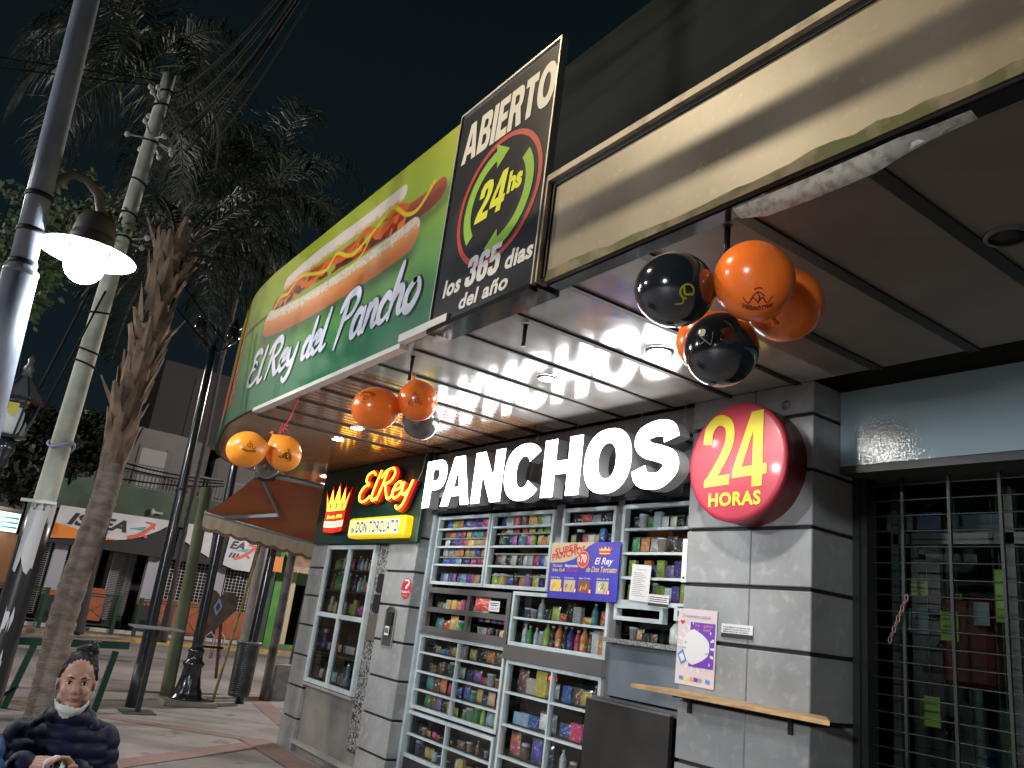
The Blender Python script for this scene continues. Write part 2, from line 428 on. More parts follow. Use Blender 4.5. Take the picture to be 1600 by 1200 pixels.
# ------------------------------------------------------------------ the corner shop building
shop = thing('corner_shop_building', 'grey stone corner kiosk shop with shelves behind glazed fronts under the canopy', 'building', (-6, 3.846, 0))
b = MB(); slabs(b, -9.72, -9.27, D, D+.35, 0, 3.2); b.build('corner_pillar', [M_stone, M_black], shop)
b = MB(); slabs(b, -7.66, -7.045, D, D+.3, 0, 3.2); b.build('tiled_pillar', [M_stone, M_black], shop)
b = MB(); slabs(b, -3.55, -2.644, D, D+.55, 0, 3.2, cuts=(-3.05,)); b.build('stone_pillar', [M_stone, M_black], shop, label='wide grey stone pillar under the round red sign')
b = MB(); slabs(b, -7.03, -3.56, D+.06, D+.5, 2.75, 3.2, cuts=(-6.2, -5.4, -4.5)); b.build('lintel', [M_stone, M_black], shop)
b = MB(); b.box(-9.27, -7.64, D+.045, D+.3, .1, .745, 0); b.box(-9.27, -7.64, D+.05, D+.3, 0, .1, 0)
b.box(-9.72, -9.60, 4.21, 14, 0, 3.2, 0); b.box(-9.6, 3.0, 5.6, 5.7, 0, 3.2, 1); b.box(-9.27, -7.64, D+.05, D+.3, 2.29, 3.2, 0)
b.box(-9.6, 3.0, 4.45, 5.6, 3.19, 3.2, 1)
b.build('wall', [M_conc, M_dark], shop)
b = MB(); b.box(-9.27, -7.95, D-.012, D+.05, .715, .742); b.box(-9.27, -7.3, D-.02, D+.045, .09, .125)
b.build('sill_trim', [mat('sill_metal', (.42, .41, .37), .4, metal=.3)], shop)
# mosaic strip: hundreds of black and pale chips
b = MB(); r = random.Random(3); b.box(-7.93, -7.66, D+.03, D+.3, .25, 2.3, 1)
for i in range(1150):
    x = r.uniform(-7.925, -7.67); z = r.uniform(.27, 2.28); a = r.uniform(0, 3.14); l = r.uniform(.009, .02); t = r.uniform(.003, .005)
    ca, sa = math.cos(a), math.sin(a); dd = .001+.0015*r.random()
    b.add([(x+ca*l*sx-sa*t*sz, D+.03-dd, z+sa*l*sx+ca*t*sz) for sx, sz in ((-1, -1), (1, -1), (1, 1), (-1, 1))], [(0, 1, 2, 3)], 0)
b.build('mosaic_strip', [mat('pale_chip', (.34, .34, .34), .5), mat('black_mosaic', (.03, .03, .03), .4)], shop)
b = MB(); b.box(-7.80, -7.655, D-.0, D+.04, 1.80, 1.985); b.box(-7.82, -7.655, D-.0, D+.04, 1.60, 1.775); b.build('meter_cover', [mat('black_meter', (.015, .015, .018), .25)], shop)
b = MB(); b.box(-7.86, -7.655, D-.0, D+.04, 1.32, 1.575); b.build('meter_recess', [mat('dirty_brown', (.09, .08, .065), .6)], shop)
# upper storey
b = MB(); b.box(-7.0, 9, D, D+.4, 3.72, 7.03); b.box(-9.6, 9, D+.4, 14, 3.2, 3.72); b.box(-9.6, 9, D+.4, 14, 6.9, 7.0); b.box(-7.0, -6.8, D+.4, 14, 3.72, 6.9)
b.build('upper_wall', [M_upper], shop)

# canopy ---------------------------------------------------------------
YF = 1.985
PATH0 = [(-3.83, YF), (-7.3, YF), (-8.07, 2.04), (-8.97, 2.22), (-9.7, 2.40), (-10.25, 2.62), (-10.62, 2.92), (-10.82, 3.4), (-10.88, 4.0), (-10.88, 9.0)]
PATH = [PATH0[0]]+spline(PATH0[1:], 6)
can = thing('canopy', 'long flat canopy over the pavement with glossy panelled soffit and rounded left end', 'canopy', (-5, 2.9, 3.2))
b = MB()
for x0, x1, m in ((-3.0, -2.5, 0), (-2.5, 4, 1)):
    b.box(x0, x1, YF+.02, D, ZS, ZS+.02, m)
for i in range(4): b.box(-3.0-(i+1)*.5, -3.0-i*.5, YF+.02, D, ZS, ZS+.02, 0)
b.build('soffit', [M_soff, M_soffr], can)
outl = [(-5.0, YF+.02)]+[(x+.0, y+.02) for x, y in PATH[1:]]+[(-9.75, 9.0), (-9.75, D+.0), (-5.0, D)]
b = MB(); b.poly(outl, lambda u, v, d: (u, v, d), ZS, 0); b.f = [f[::-1] for f in b.f]
b.build('board_soffit', [M_soffw], can)
for i in range(20):
    b = MB(); x = -.765-.4965*i
    if x < -7.3: break
    wd = .036 if x > -3.5 else .022
    if x > -2.6: wd = .056
    b.box(x-wd/2, x+wd/2, YF+.1, D-.0, ZS-.012, ZS+.004); b.build('soffit_joint', [M_slat], can)
b = MB()
for i in range(55):
    x = -5.1-.1*i
    if x < -10.7: break
    ys = [y for (px, y) in PATH if abs(px-x) < .12] or [YF]
    if min(abs(x+.765+.4965*k) for k in range(14)) < .03 and x > -7.3: continue
    b.box(x-.002, x+.002, (min(ys)+.14 if x < -7.2 else YF+.12), D if x > -9.75 else 9, ZS-.003, ZS+.003)
b.build('board_line', [mat('board_seam_line', (.17, .085, .045), .4)], can)  # thin brown strips marking the seams between boards
b = MB(); b.prism([(x, y+.03) for x, y in [(4, YF), (-3.83, YF)]+PATH[1:]]+[(-9.75, 9.0), (-9.75, D+.02), (4, D+.02)], lambda u, v, d: (u, v, d), ZS+.03, ZS+.45, 0)
b.build('slab', [M_upper], can)
# lip under the fascia
b = MB(); b.box(-2.84, 4, YF+.03, YF+.10, ZS-.014, ZS-.003, 1); b.box(-3.83, -2.84, YF-.02, YF+.12, ZS-.03, ZS-.004, 1)
for (x0, x1) in ((-7.0, -4.22),): b.box(x0, x1, YF-.015, YF+.05, ZS-.035, ZS-.003, 2)
b.box(-4.18, -3.62, YF-.05, YF+.0, ZS-.02, ZS+.03, 2)
b.build('edge_trim', [M_rim, M_shut, mat('white_trim', (.6, .58, .52), .4)], can)
# fascia: beige panel in a frame
b = MB(); b.box(-2.80, 4, YF, YF+.03, 3.215, 3.70, 0); b.build('fascia_panel', [M_beige], can)
b = MB(); b.box(-2.85, 4, YF-.035, YF+.05, 3.725, 3.76, 0); b.box(-2.85, -2.825, YF-.035, YF+.05, 3.19, 3.725, 0)
b.box(-2.825, 4, YF-.01, YF+.05, 3.70, 3.725, 1); b.box(-2.825, -2.80, YF-.01, YF+.05, 3.215, 3.70, 1)
b.build('fascia_frame', [M_rim, M_black], can)
r = random.Random(5); b = MB(); n = 90; x = -2.825; top = []
xs = [-2.825+(6.825)*i/n for i in range(n+1)]
tp = [3.222+.022*abs(math.sin(x*2.1+1))*(.4+r.random()) for x in xs]
b.add([(x, YF-.003, 3.192) for x in xs]+[(x, YF-.003, t) for x, t in zip(xs, tp)], [(i, i+1, i+n+2, i+n+1) for i in range(n)]); b.build('moss', [M_moss], can)
# loose strip of sheet metal hanging under the fascia
b = MB(); pr = [(-1.72, .0, .02), (-1.60, .0, .055), (-1.40, .004, .058), (-1.2, .0, .056), (-1.10, -.004, .035), (-1.03, .006, .016), (-.9, .01, .006)]
vs = []
for x, yo, wz in pr: vs += [(x, YF+.02+yo, ZS-.03), (x, YF+.035+yo, ZS-.03-wz*.5), (x, YF+.06+yo, ZS-.03-wz), (x, YF+.063+yo, ZS-.03-wz), (x, YF+.022+yo, ZS-.028)]
F = []
for i in range(len(pr)-1):
    for j in range(4): F.append((i*5+j, i*5+j+1, i*5+j+6, i*5+j+5))
b.add(vs, F, 0, True); b.build('loose_metal_strip', [M_metal], can, label='bent strip of pale sheet metal hanging loose')

# short black hangers under the soffit
def hanger(x, y, l, lab):
    q = MB(); q.tube([(x, y, ZS-.008), (x, y, ZS-l)], .012, 8); q.lathe([(.02, 0), (.02, .006), (.012, .008)], (x, y, ZS-.014), 12)
    q.build('ceiling_hanger', [mat('black_rod', (.015, .015, .016), .3)], label=lab, cat='hanger', group='black rods hanging from the soffit')
hanger(-3.32, 2.26, .13, 'short bare black rod hanging from the soffit behind the dark sign')
hanger(-4.36, 2.14, .17, 'black rod above the orange balloons in the middle')
hanger(-1.84, 2.12, .15, 'black rod above the large cluster of orange and black balloons')

# downlights
def downlight(x, y, e, lab, r=.055, lit=True, sq=False):
    t = thing('ceiling_light', lab, 'ceiling light', (x, y, ZS), group='round lights set in the soffit')
    q = MB(); q.lathe([(r+.004, -.012), (r+.018, -.012), (r+.022, -.001)], (x, y, ZS), 28, cap=False); q.build('ring', [M_alu if lit else mat('dark_ring', (.10, .10, .09), .4)], t)
    q = MB()
    if lit: q.lathe([(0.0001, -.0135), (r*.6, -.0135), (r, -.011)], (x, y, ZS), 28); q.build('diffuser', [M_led], t)
    else: q.lathe([(0.0001, -.004), (r+.004, -.0035)], (x, y, ZS), 28); q.build('opening', [M_black], t)
    if lit: light('lamp_light', 'SPOT', (x, y, ZS-.03), e, (1, .96, .9), .05, (x, y, 0), 165, .6, t, (x, y, ZS))
    return t
downlight(-3.03, 2.98, 46, 'bright round ceiling light behind the lower black balloon', .06)
downlight(-3.98, 2.93, 34, 'ceiling light above the lit white letters, between soffit joints', .05)
downlight(-7.43, 2.98, 34, 'round ceiling light farther left of the two above the green sign board', .055)
downlight(-6.74, 2.86, 34, 'round ceiling light nearest the middle orange balloons', .055)
downlight(-9.93, 3.9, 24, 'round ceiling light round the corner beside the orange awning', .055)
downlight(-1.16, 2.83, 0, 'unlit round hole in the dark right part of the soffit', .06, lit=False)

# ------------------------------------------------------------------ display windows (frames and panes; each is part of the shop)
def window(name, x0, x1, z0, z1, rows, cols=(), y=YW, fw=.029, bw=.018, mt=None, label=None, dep=.03, pane=True):
    q = MB(); mt = mt or M_alu
    q.box(x0, x0+fw, y-dep, y+.02, z0, z1); q.box(x1-fw, x1, y-dep, y+.02, z0, z1)
    q.box(x0+fw, x1-fw, y-dep+.001, y+.02, z0, z0+fw); q.box(x0+fw, x1-fw, y-dep+.001, y+.02, z1-fw, z1)
    for z in rows: q.box(x0+fw, x1-fw, y-dep+.004, y+.015, z-bw/2, z+bw/2)
    for x in cols: q.box(x-bw/2, x+bw/2, y-dep+.002, y+.017, z0+fw, z1-fw)
    o = q.build(name, [mt], shop, label=label)
    if pane:
        g = MB(); g.add([(x0+fw, y, z0+fw), (x1-fw, y, z0+fw), (x1-fw, y, z1-fw), (x0+fw, y, z1-fw)], [(0, 1, 2, 3)]); p = g.build('pane', [M_glass], shop); p.parent = o
    return o
R1 = [2.115, 2.285, 2.455]
window('window', -6.975, -6.045, 1.93, 2.58, R1)
window('window', -6.03, -5.12, 1.93, 2.58, R1)
window('window', -5.01, -4.39, 1.93, 2.58, R1)
window('window', -4.32, -3.55, 1.88, 2.58, [2.06, 2.23, 2.40])
window('window', -7.0, -5.59, 1.49, 1.90, [1.695], [-6.235], mt=M_steel, fw=.05, bw=.045, pane=False, label='stainless steel open shelf unit')
window('window', -5.565, -4.385, 1.49, 1.915, [1.705])
window('window', -7.0, -5.585, .80, 1.465, [.965, 1.125, 1.295], [-6.31])
window('window', -7.03, -5.60, .38, .775, [.575], [-6.33])
window('window', -5.55, -4.40, .2, 1.375, [.42, .66, .89, 1.13], [-4.955])
window('window', -9.25, -7.95, .75, 2.285, [1.50], [-8.62], y=D+.02, fw=.045, bw=.05)
window('window', -4.33, -3.86, 1.77, 1.88, [], fw=.028, label='small sliding hatch frame', pane=False)
window('window', -3.76, -3.55, 1.80, 1.89, [], fw=.028, label='small sliding hatch frame', pane=False)
# steel jambs, mullions, rails
b = MB()
b.box(-7.043, -7.0, YW-.06, YW+.02, .0, 2.75, 1); b.box(-5.117, -5.013, YW-.012, YW+.05, 1.92, 2.6, 0); b.box(-4.388, -4.322, YW-.012, YW+.05, 1.0, 2.6, 0)
b.box(-6.043, -6.032, YW-.01, YW+.02, 1.93, 2.58, 0)
b.box(-5.585, -4.385, YW-.05, YW+.03, 1.378, 1.488, 0); b.box(-7.0, -5.58, YW-.045, YW+.03, 1.467, 1.488, 0); b.box(-5.583, -5.552, YW-.02, YW+.05, .1, 1.376, 0)
b.box(-7.0, -5.6, YW-.02, YW+.02, 0, .375, 2)
b.build('steel_mullion', [M_steel, M_alu, mat('dark_steel', (.05, .055, .06), .4, metal=.5)], shop)
b = MB(); b.box(-7.03, -3.56, D+.09, D+.6, 2.60, 2.748, 0)
for i in range(9): b.box(-6.9+i*.38, -6.72+i*.38, D+.084, D+.089, 2.62, 2.67, 1)
b.build('shutter_box', [M_shut, mat('shutter_plate', (.05, .05, .055), .2, coat=.5)], shop)
# counter hatch, granite ledge, panels
b = MB(); b.box(-4.37, -3.55, YW-.10, YW+.25, 1.615, 1.645); b.build('granite_ledge', [mat('grey_granite', (.3, .3, .29), .4, var=((.1, .1, .1), 120, 2, .45, .55))], shop)
b = MB(); b.box(-4.33, -3.55, YW-.03, YW+.0, 1.27, 1.612); b.build('counter_panel', [M_greywall], shop)
b = MB(); b.box(-4.385, -3.56, YW-.12, YW+.02, 1.225, 1.258, 0); b.box(-4.37, -3.60, D+.0, D+.03, .1, 1.235, 1); b.box(-4.37, -3.60, D-.004, D+.03, 1.235, 1.243, 0)
b.build('counter_door', [M_steel, mat('dark_steel_door', (.075, .072, .07), .38, metal=.55, var=((.05, .05, .05), 2, 4, .4, .6))], shop)
# backs and shelves behind the glass
b = MB()
b.box(-7.04, -3.55, YW+.42, YW+.45, .0, 2.75, 0); b.box(-7.04, -7.0, YW+.02, YW+.42, 0, 2.75, 0); b.box(-5.07, -5.05, YW+.05, YW+.42, 1.92, 2.6, 0)
b.box(-9.26, -7.9, D+.45, D+.48, .7, 2.3, 0); b.box(-9.28, -9.26, D+.31, D+.48, .7, 2.3, 0); b.box(-7.92, -7.9, D+.06, D+.48, .7, 2.3, 0)
b.box(-7.04, -3.55, YW+.03, YW+.42, 2.60, 2.62, 0)
b.build('shelf_back', [M_dark], shop)
SH = []
def shelf(x0, x1, z, y=YW, dep=.36, m=0): SH.append((x0, x1, z, y, dep, m))
for z in (1.945, 2.125, 2.20, 2.29, 2.378, 2.462): shelf(-6.95, -6.06, z, m=0 if z in (2.20, 2.378) else 1)
for z in (1.945, 2.05, 2.125, 2.235, 2.30, 2.41, 2.47): shelf(-6.01, -5.13, z, m=0 if z in (2.05, 2.235, 2.41) else 1)
for z in (1.945, 2.125, 2.295, 2.462): shelf(-5.0, -4.40, z, m=1)
for z in (1.90, 2.07, 2.24, 2.41): shelf(-4.30, -3.56, z, m=1)
for z in (1.505, 1.70): shelf(-6.98, -5.61, z, m=1); shelf(-5.55, -4.40, z, m=1)
for z in (.815, .97, 1.13, 1.30): shelf(-6.98, -5.60, z, m=1)
for z in (.40, .58): shelf(-7.0, -5.61, z, m=1)
for z in (.23, .43, .67, .90, 1.14): shelf(-5.54, -4.41, z, m=1)
for z in (.77, 1.09, 1.47, 1.78, 2.02): shelf(-9.25, -7.95, z, y=D+.03, dep=.38, m=1)
b = MB()
for x0, x1, z, y, dep, m in SH: b.box(x0, x1, y+.03, y+dep, z-.012, z-.001, m)
b.build('shelf', [mat('cream_shelf_edge', (.55, .5, .38), .5), mat('dark_shelf', (.06, .06, .06), .5)], shop)

# ------------------------------------------------------------------ right-hand shop: blue fascia, roller grille, dark room
rs = thing('shuttered_shop_front', 'closed shop front with blue fascia and black roller grille right of the stone pillar', 'shop front', (-.5, 4.3, 0))
b = MB(); b.box(-2.640, 3, 4.10, 4.14, 2.745, 3.19); b.build('blue_fascia', [M_blue], rs)
b = MB(); b.box(-2.640, 3, 4.145, 4.45, 2.70, 3.19); b.box(-2.640, 3, 4.10, 4.16, 2.700, 2.742)
b.box(2.7, 3.0, 4.2, 5.6, 0, 2.7); b.build('grille_housing', [mat('dark_housing', (.05, .055, .05), .5)], rs)
b = MB(); b.box(-2.640, -2.60, 4.22, 4.36, 0, 2.70)
for x in [-2.6+.0]: b.box(x, x+.035, 4.24, 4.34, 0, 2.70)
b.build('guide_rail', [mat('dark_guide', (.03, .035, .034), .4, metal=.4)], rs)
b = MB()
x = -2.387
while x < 2.7: b.box(x-.008, x+.008, 4.292, 4.312, 0, 2.70); x += .2555
z = 2.66
while z > .05: b.tube([(-2.565, 4.30, z), (2.7, 4.30, z)], .0042, 6, caps=False); z -= .0865
b.build('grille', [mat('grille_bar', (.016, .024, .020), .5, metal=.1)], rs)
b = MB(); r = random.Random(9)
b.box(-2.640, 3, 5.55, 5.58, 0, 3.1, 0); b.box(-2.64, 3, 4.3, 5.6, 0, .01, 1)
b.build('back_wall', [mat('dark_green_room', (.012, .030, .020), .6, var=((.006, .016, .012), 1.2, 3, .4, .6)), M_dark], rs)
b = MB(); b.add([(-2.56, 4.52, 0), (2.6, 4.52, 0), (2.6, 4.52, 2.65), (-2.56, 4.52, 2.65)], [(0, 1, 2, 3)]); b.build('pane', [glass_mat('shop_glass_dark', (.8, .9, .86))], rs)
b = MB()
for x in (-2.55, -1.93, -1.3, -.6): b.box(x-.022, x+.022, 4.50, 4.56, 0, 2.66)
b.box(-2.56, 2.6, 4.50, 4.55, 2.36, 2.42); b.build('pane_frame', [mat('dark_green_frame', (.012, .022, .018), .5)], rs)

SG = 'goods standing inside the closed shop'
def goods(name, mb, mats_, lab, cat): return mb.build(name, mats_, label=lab, cat=cat, group=SG)
b = MB(); b.box(-2.45, -1.0, 5.1, 5.5, 0.02, .9, 0, .01); b.box(-2.47, -.98, 5.08, 5.52, .9, .94, 1, .008); goods('display_counter', b, [mat('dark_counter', (.02, .03, .028), .4), mat('counter_top', (.07, .08, .07), .3)], 'low dark counter inside the closed shop behind the grille', 'counter')
b = MB(); b.box(-2.46, -2.18, 4.80, 5.0, 1.62, 2.12, 0, .03); b.box(-2.44, -2.20, 4.79, 4.80, 1.9, 2.05, 1); goods('drinks_cooler', b, [mat('dark_red_case', (.06, .009, .006), .4), mat('red_front', (.08, .014, .008), .3)], 'dark red cabinet behind the grille with a green tag on it', 'cabinet')
b = MB(); b.tube([(-2.32, 4.9, 0.02), (-2.32, 4.9, 1.62)], .035, 12); b.lathe([(.18, 0), (.17, .02), (.03, .03)], (-2.32, 4.9, .01), 20); goods('display_stand', b, [mat('grey_leg', (.1, .11, .11), .4)], 'grey post carrying the dark red cabinet', 'stand')
tags = [(-2.62, 2.20, .12, .1, 'upper left behind the first grille column'), (-2.44, 2.02, .10, .16, 'on the dark red cabinet'), (-2.36, 2.12, .05, .03, 'small one right of the dark red cabinet'),
        (-2.56, 1.55, .11, .16, 'below left of the dark red cabinet'), (-2.03, 1.78, .10, .15, 'at the right picture edge, middle'), (-2.13, 2.26, .05, .28, 'long one at the upper right'), (-2.15, 1.24, .10, .12, 'at the bottom right'), (-2.02, 1.48, .08, .10, 'right edge below the middle one')]
M_tag = mat('lime_tag', (.16, .25, .02), .6, var=((.14, .22, .015), 9, 2, .4, .6)); 
for x, z, w_, h_, lab in tags:
    y = 4.76 if x != -2.44 else 4.775
    b = MB(); b.box(x, x+w_, y, y+.003, z-h_, z, 0)
    for k in range(3): b.box(x+w_*.15, x+w_*.85, y-.002, y-.001, z-h_*(.25+.25*k)-.006, z-h_*(.25+.25*k)+.004, 1)
    b.tube([(x+w_/2, y+.001, z), (x+w_/2, y+.001, 2.68 if x != -2.44 else z+.02)], .0012, 4)
    b.build('price_tag', [M_tag, mat('tag_ink', (.05, .08, .02), .5)], label='lime green price tag '+lab, cat='price tag', group='lime green price tags in the closed shop')
for (x, z, w_, h_, c, lab) in ((-2.69, 2.58, .17, .12, (.2, .26, .33), 'pale blue notice on the glass at the upper left'), (-2.50, 2.57, .14, .12, (.10, .14, .3), 'dark blue notice on the glass at the top'), (-2.30, 2.55, .26, .14, (.12, .17, .22), 'long blue grey notice on the glass at the top'),
                           (-2.62, 2.02, .07, .14, (.3, .42, .45), 'pale card behind the grille chain'), (-2.53, 2.02, .08, .14, (.15, .33, .38), 'teal card behind the grille chain'), (-2.20, 2.07, .08, .12, (.3, .38, .4), 'pale card right of the dark red cabinet'), (-2.45, 2.33, .28, .05, (.22, .24, .18), 'long pale shelf label inside the closed shop')):
    b = MB(); b.box(x, x+w_, 4.66, 4.664, z-h_, z); b.build('notice_card', [mat('card'+str(len(MATS)), tuple(q_*.25 for q_ in c), .6)], label=lab, cat='notice', group='cards hung behind the grille')
r = random.Random(21)
for k in range(12):
    x = -2.5+k*.17; h_ = r.uniform(.16, .30); c = r.choice([(.06, .10, .08), (.2, .05, .03), (.1, .16, .2), (.2, .2, .1), (.05, .05, .06)])
    b = MB(); b.bbox((x, 5.25, .943+h_/2), (.055, .05, h_/2), .012); 
    goods('carton', b, [mat('ctn%d' % (k % 6), tuple(q_*.4 for q_ in c), .5)], 'dark carton, %s from the left on the counter inside the closed shop' % ['first', 'second', 'third', 'fourth', 'fifth', 'sixth', 'seventh', 'eighth', 'ninth', 'tenth', 'eleventh', 'twelfth'][k], 'carton')
# chain hanging in the grille
b = MB()
for k in range(9):
    c = Vector((-2.36-.012*k, 4.272, 2.04-.028*k)); ring = [c+Vector((.009*math.cos(t), (.009*math.sin(t) if k % 2 else 0), (.018*math.sin(t) if not k % 2 else .018*math.cos(t)))) for t in [i*math.pi/5 for i in range(10)]]
    b.tube(ring, .0035, 6, closed=True)
b.build('security_chain', [mat('pinkish_chain', (.32, .2, .18), .35, metal=.6)], label='short reddish chain looped through the roller grille', cat='chain')
# ------------------------------------------------------------------ lit letters PANCHOS
def arc(cx, cz, rx, rz, a0, a1, n=14, p=2.0):
    out = []
    for i in range(n+1):
        a = math.radians(a0+(a1-a0)*i/n); c, s_ = math.cos(a), math.sin(a)
        out.append((cx+rx*math.copysign(abs(c)**(2/p), c), cz+rz*math.copysign(abs(s_)**(2/p), s_)))
    return out
def thick(pts, w, step=8):
    P = spline(pts, step); L = []; R_ = []
    for i, p in enumerate(P):
        a = P[max(i-1, 0)]; b = P[min(i+1, len(P)-1)]; tx, ty = b[0]-a[0], b[1]-a[1]; l = math.hypot(tx, ty)
        ww = w(i/(len(P)-1)) if callable(w) else w
        L.append((p[0]-ty/l*ww/2, p[1]+tx/l*ww/2)); R_.append((p[0]+ty/l*ww/2, p[1]-tx/l*ww/2))
    return R_+L[::-1]
BL = {}
BL['P'] = ([(0, 0), (.26, 0), (.26, .36), (.42, .36)]+arc(.42, .68, .32, .32, -90, 90, 12, 2.4)+[(0, 1)], [[(.26, .56), (.26, .80), (.40, .80)]+arc(.40, .68, .09, .12, 90, -90, 8)])
BL['A'] = ([(0, 0), (.25, 0), (.30, .19), (.58, .19), (.63, 0), (.88, 0), (.60, 1), (.28, 1)], [[(.355, .37), (.44, .74), (.525, .37)]])
BL['N'] = ([(0, 0), (.24, 0), (.24, .56), (.52, 0), (.78, 0), (.78, 1), (.54, 1), (.54, .46), (.26, 1), (0, 1)], [])
BL['C'] = (arc(.41, .5, .41, .52, 38, 322, 34, 2.3)+[(.53, .33)]+arc(.41, .5, .15, .29, 310, 50, 22, 2.2)+[(.53, .67)], [])
BL['H'] = ([(0, 0), (.26, 0), (.26, .38), (.52, .38), (.52, 0), (.78, 0), (.78, 1), (.52, 1), (.52, .61), (.26, .61), (.26, 1), (0, 1)], [])
BL['O'] = (arc(.43, .5, .43, .52, 0, 350, 40, 2.3), [arc(.43, .5, .165, .29, 0, 348, 30, 2.2)])
BL['S'] = (thick([(.66, .70), (.60, .85), (.41, .895), (.20, .83), (.165, .69), (.28, .575), (.46, .51), (.635, .42), (.665, .26), (.52, .125), (.38, .105), (.20, .155), (.13, .31)], .245), [])
BL['B'] = ([(0, 0), (.42, 0)]+arc(.46, .27, .26, .27, -90, 60, 10, 2.5)+arc(.44, .745, .25, .255, -40, 90, 9, 2.5)+[(0, 1)], [[(.25, .60), (.25, .82), (.38, .82)]+arc(.38, .71, .09, .11, 90, -90, 6), [(.25, .18), (.25, .43), (.40, .43)]+arc(.40, .305, .09, .125, 90, -90, 6)])
BL['I'] = ([(0, 0), (.26, 0), (.26, 1), (0, 1)], [])
BL['E'] = ([(0, 0), (.60, 0), (.60, .20), (.25, .20), (.25, .41), (.54, .41), (.54, .60), (.25, .60), (.25, .80), (.58, .80), (.58, 1), (0, 1)], [])
BL['R'] = ([(0, 0), (.25, 0), (.25, .40), (.36, .40), (.47, 0), (.74, 0), (.60, .45)]+arc(.44, .70, .27, .30, -35, 90, 10, 2.4)+[(0, 1)], [[(.25, .58), (.25, .81), (.38, .81)]+arc(.38, .695, .09, .115, 90, -90, 6)])
BL['T'] = ([(.18, 0), (.44, 0), (.44, .79), (.62, .79), (.62, 1), (0, 1), (0, .79), (.18, .79)], [])
BL['2'] = (thick([(.13, .60), (.14, .80), (.33, .90), (.52, .80), (.52, .60), (.36, .38), (.17, .14)], .235)[:0]+[(.02, 0), (.66, 0), (.66, .2), (.34, .2), (.36, .26), (.58, .46), (.66, .62), (.66, .80), (.58, .95), (.36, 1.0), (.14, .96), (.03, .84), (.02, .60), (.27, .60), (.28, .76), (.35, .81), (.41, .76), (.40, .62), (.30, .48), (.10, .27), (.02, .12)], [])
BL['4'] = ([(.36, 0), (.60, 0), (.60, .18), (.70, .18), (.70, .37), (.60, .37), (.60, 1), (.33, 1), (0, .38), (0, .18), (.36, .18)], [[(.36, .70), (.36, .37), (.18, .37)]])
BL['3'] = ([(.02, .34), (.02, .14), (.14, .02), (.36, -.02), (.58, .04), (.66, .18), (.66, .36), (.56, .51), (.65, .64), (.65, .82), (.56, .96), (.36, 1.01), (.14, .97), (.03, .84), (.03, .68), (.27, .68), (.28, .78), (.34, .82), (.40, .77), (.40, .65), (.34, .59), (.24, .59), (.24, .44), (.34, .44), (.41, .37), (.41, .24), (.35, .17), (.28, .22), (.27, .34)], [])
BL['5'] = ([(.03, .30), (.03, .14), (.14, .02), (.34, -.02), (.56, .03), (.66, .18), (.66, .48), (.58, .62), (.42, .66), (.27, .61), (.27, .81), (.61, .81), (.61, 1), (.04, 1), (.04, .45), (.26, .45), (.33, .49), (.40, .44), (.40, .22), (.34, .17), (.28, .22), (.28, .30)], [])
BL['6'] = ([(.03, .5), (.04, .2), (.14, .03), (.35, -.02), (.56, .03), (.66, .18), (.66, .44), (.56, .60), (.42, .62), (.29, .56), (.29, .76), (.35, .82), (.41, .76), (.41, .68), (.65, .68), (.65, .82), (.55, .96), (.35, 1.01), (.14, .96), (.04, .80)], [[(.29, .22), (.29, .42), (.35, .46), (.41, .41), (.41, .22), (.35, .17)]])
def block(mb, s_, x0, z0, width, h, fn, d, m=0, shear=0., gap=.06):
    ws = [max(p[0] for p in BL[c][0])-min(p[0] for p in BL[c][0]) for c in s_]; k = width/(sum(ws)+gap*(len(s_)-1)); u = 0
    for c, w_ in zip(s_, ws):
        ol, hs = BL[c]; mn = min(p[0] for p in ol); tr = lambda P: [(x0+(u+a-mn)*k+shear*b_*h, z0+b_*h) for a, b_ in P]
        mb.poly(tr(ol), fn, d, m, [tr(q_) for q_ in hs]); u += w_+gap
M_lit = mat('lit_letter_face', (1, 1, 1), .4, emit=(.97, .985, 1.0), es=6.5)
M_side = mat('grey_letter_side', (.42, .44, .46), .4)
LX = [('P', -6.730, -6.345), ('A', -6.385, -5.905), ('N', -5.870, -5.425), ('C', -5.400, -4.930), ('H', -4.880, -4.430), ('O', -4.392, -3.905), ('S', -3.895, -3.470)]
sg = thing('letter_sign', 'big white lit block letters PANCHOS mounted over the shop windows', 'sign', (-5.1, 3.75, 2.6))
for ch, xa, xb in LX:
    ol, hs = BL[ch]; mx = max(p[0] for p in ol); mn = min(p[0] for p in ol); k = (xb-xa)/(mx-mn)
    tr = lambda P: [(xa+(u-mn)*k, 2.597+v*.447) for u, v in P]
    q = MB(); q.prism(tr(ol), FRONT(3.65), 0, -.10, 0, 1, holes=[tr(h) for h in hs]); q.build('letter', [M_lit, M_side], sg)
q = MB()
for x in (-6.6, -5.95, -5.2, -4.7, -4.0, -3.6): q.box(x-.01, x+.01, 3.752, D+.06, 2.93, 2.95); q.tube([(x+.05, 3.75, 3.0), (x+.06, 3.76, 3.19)], .003, 5)
q.build('bracket', [M_steel], sg)

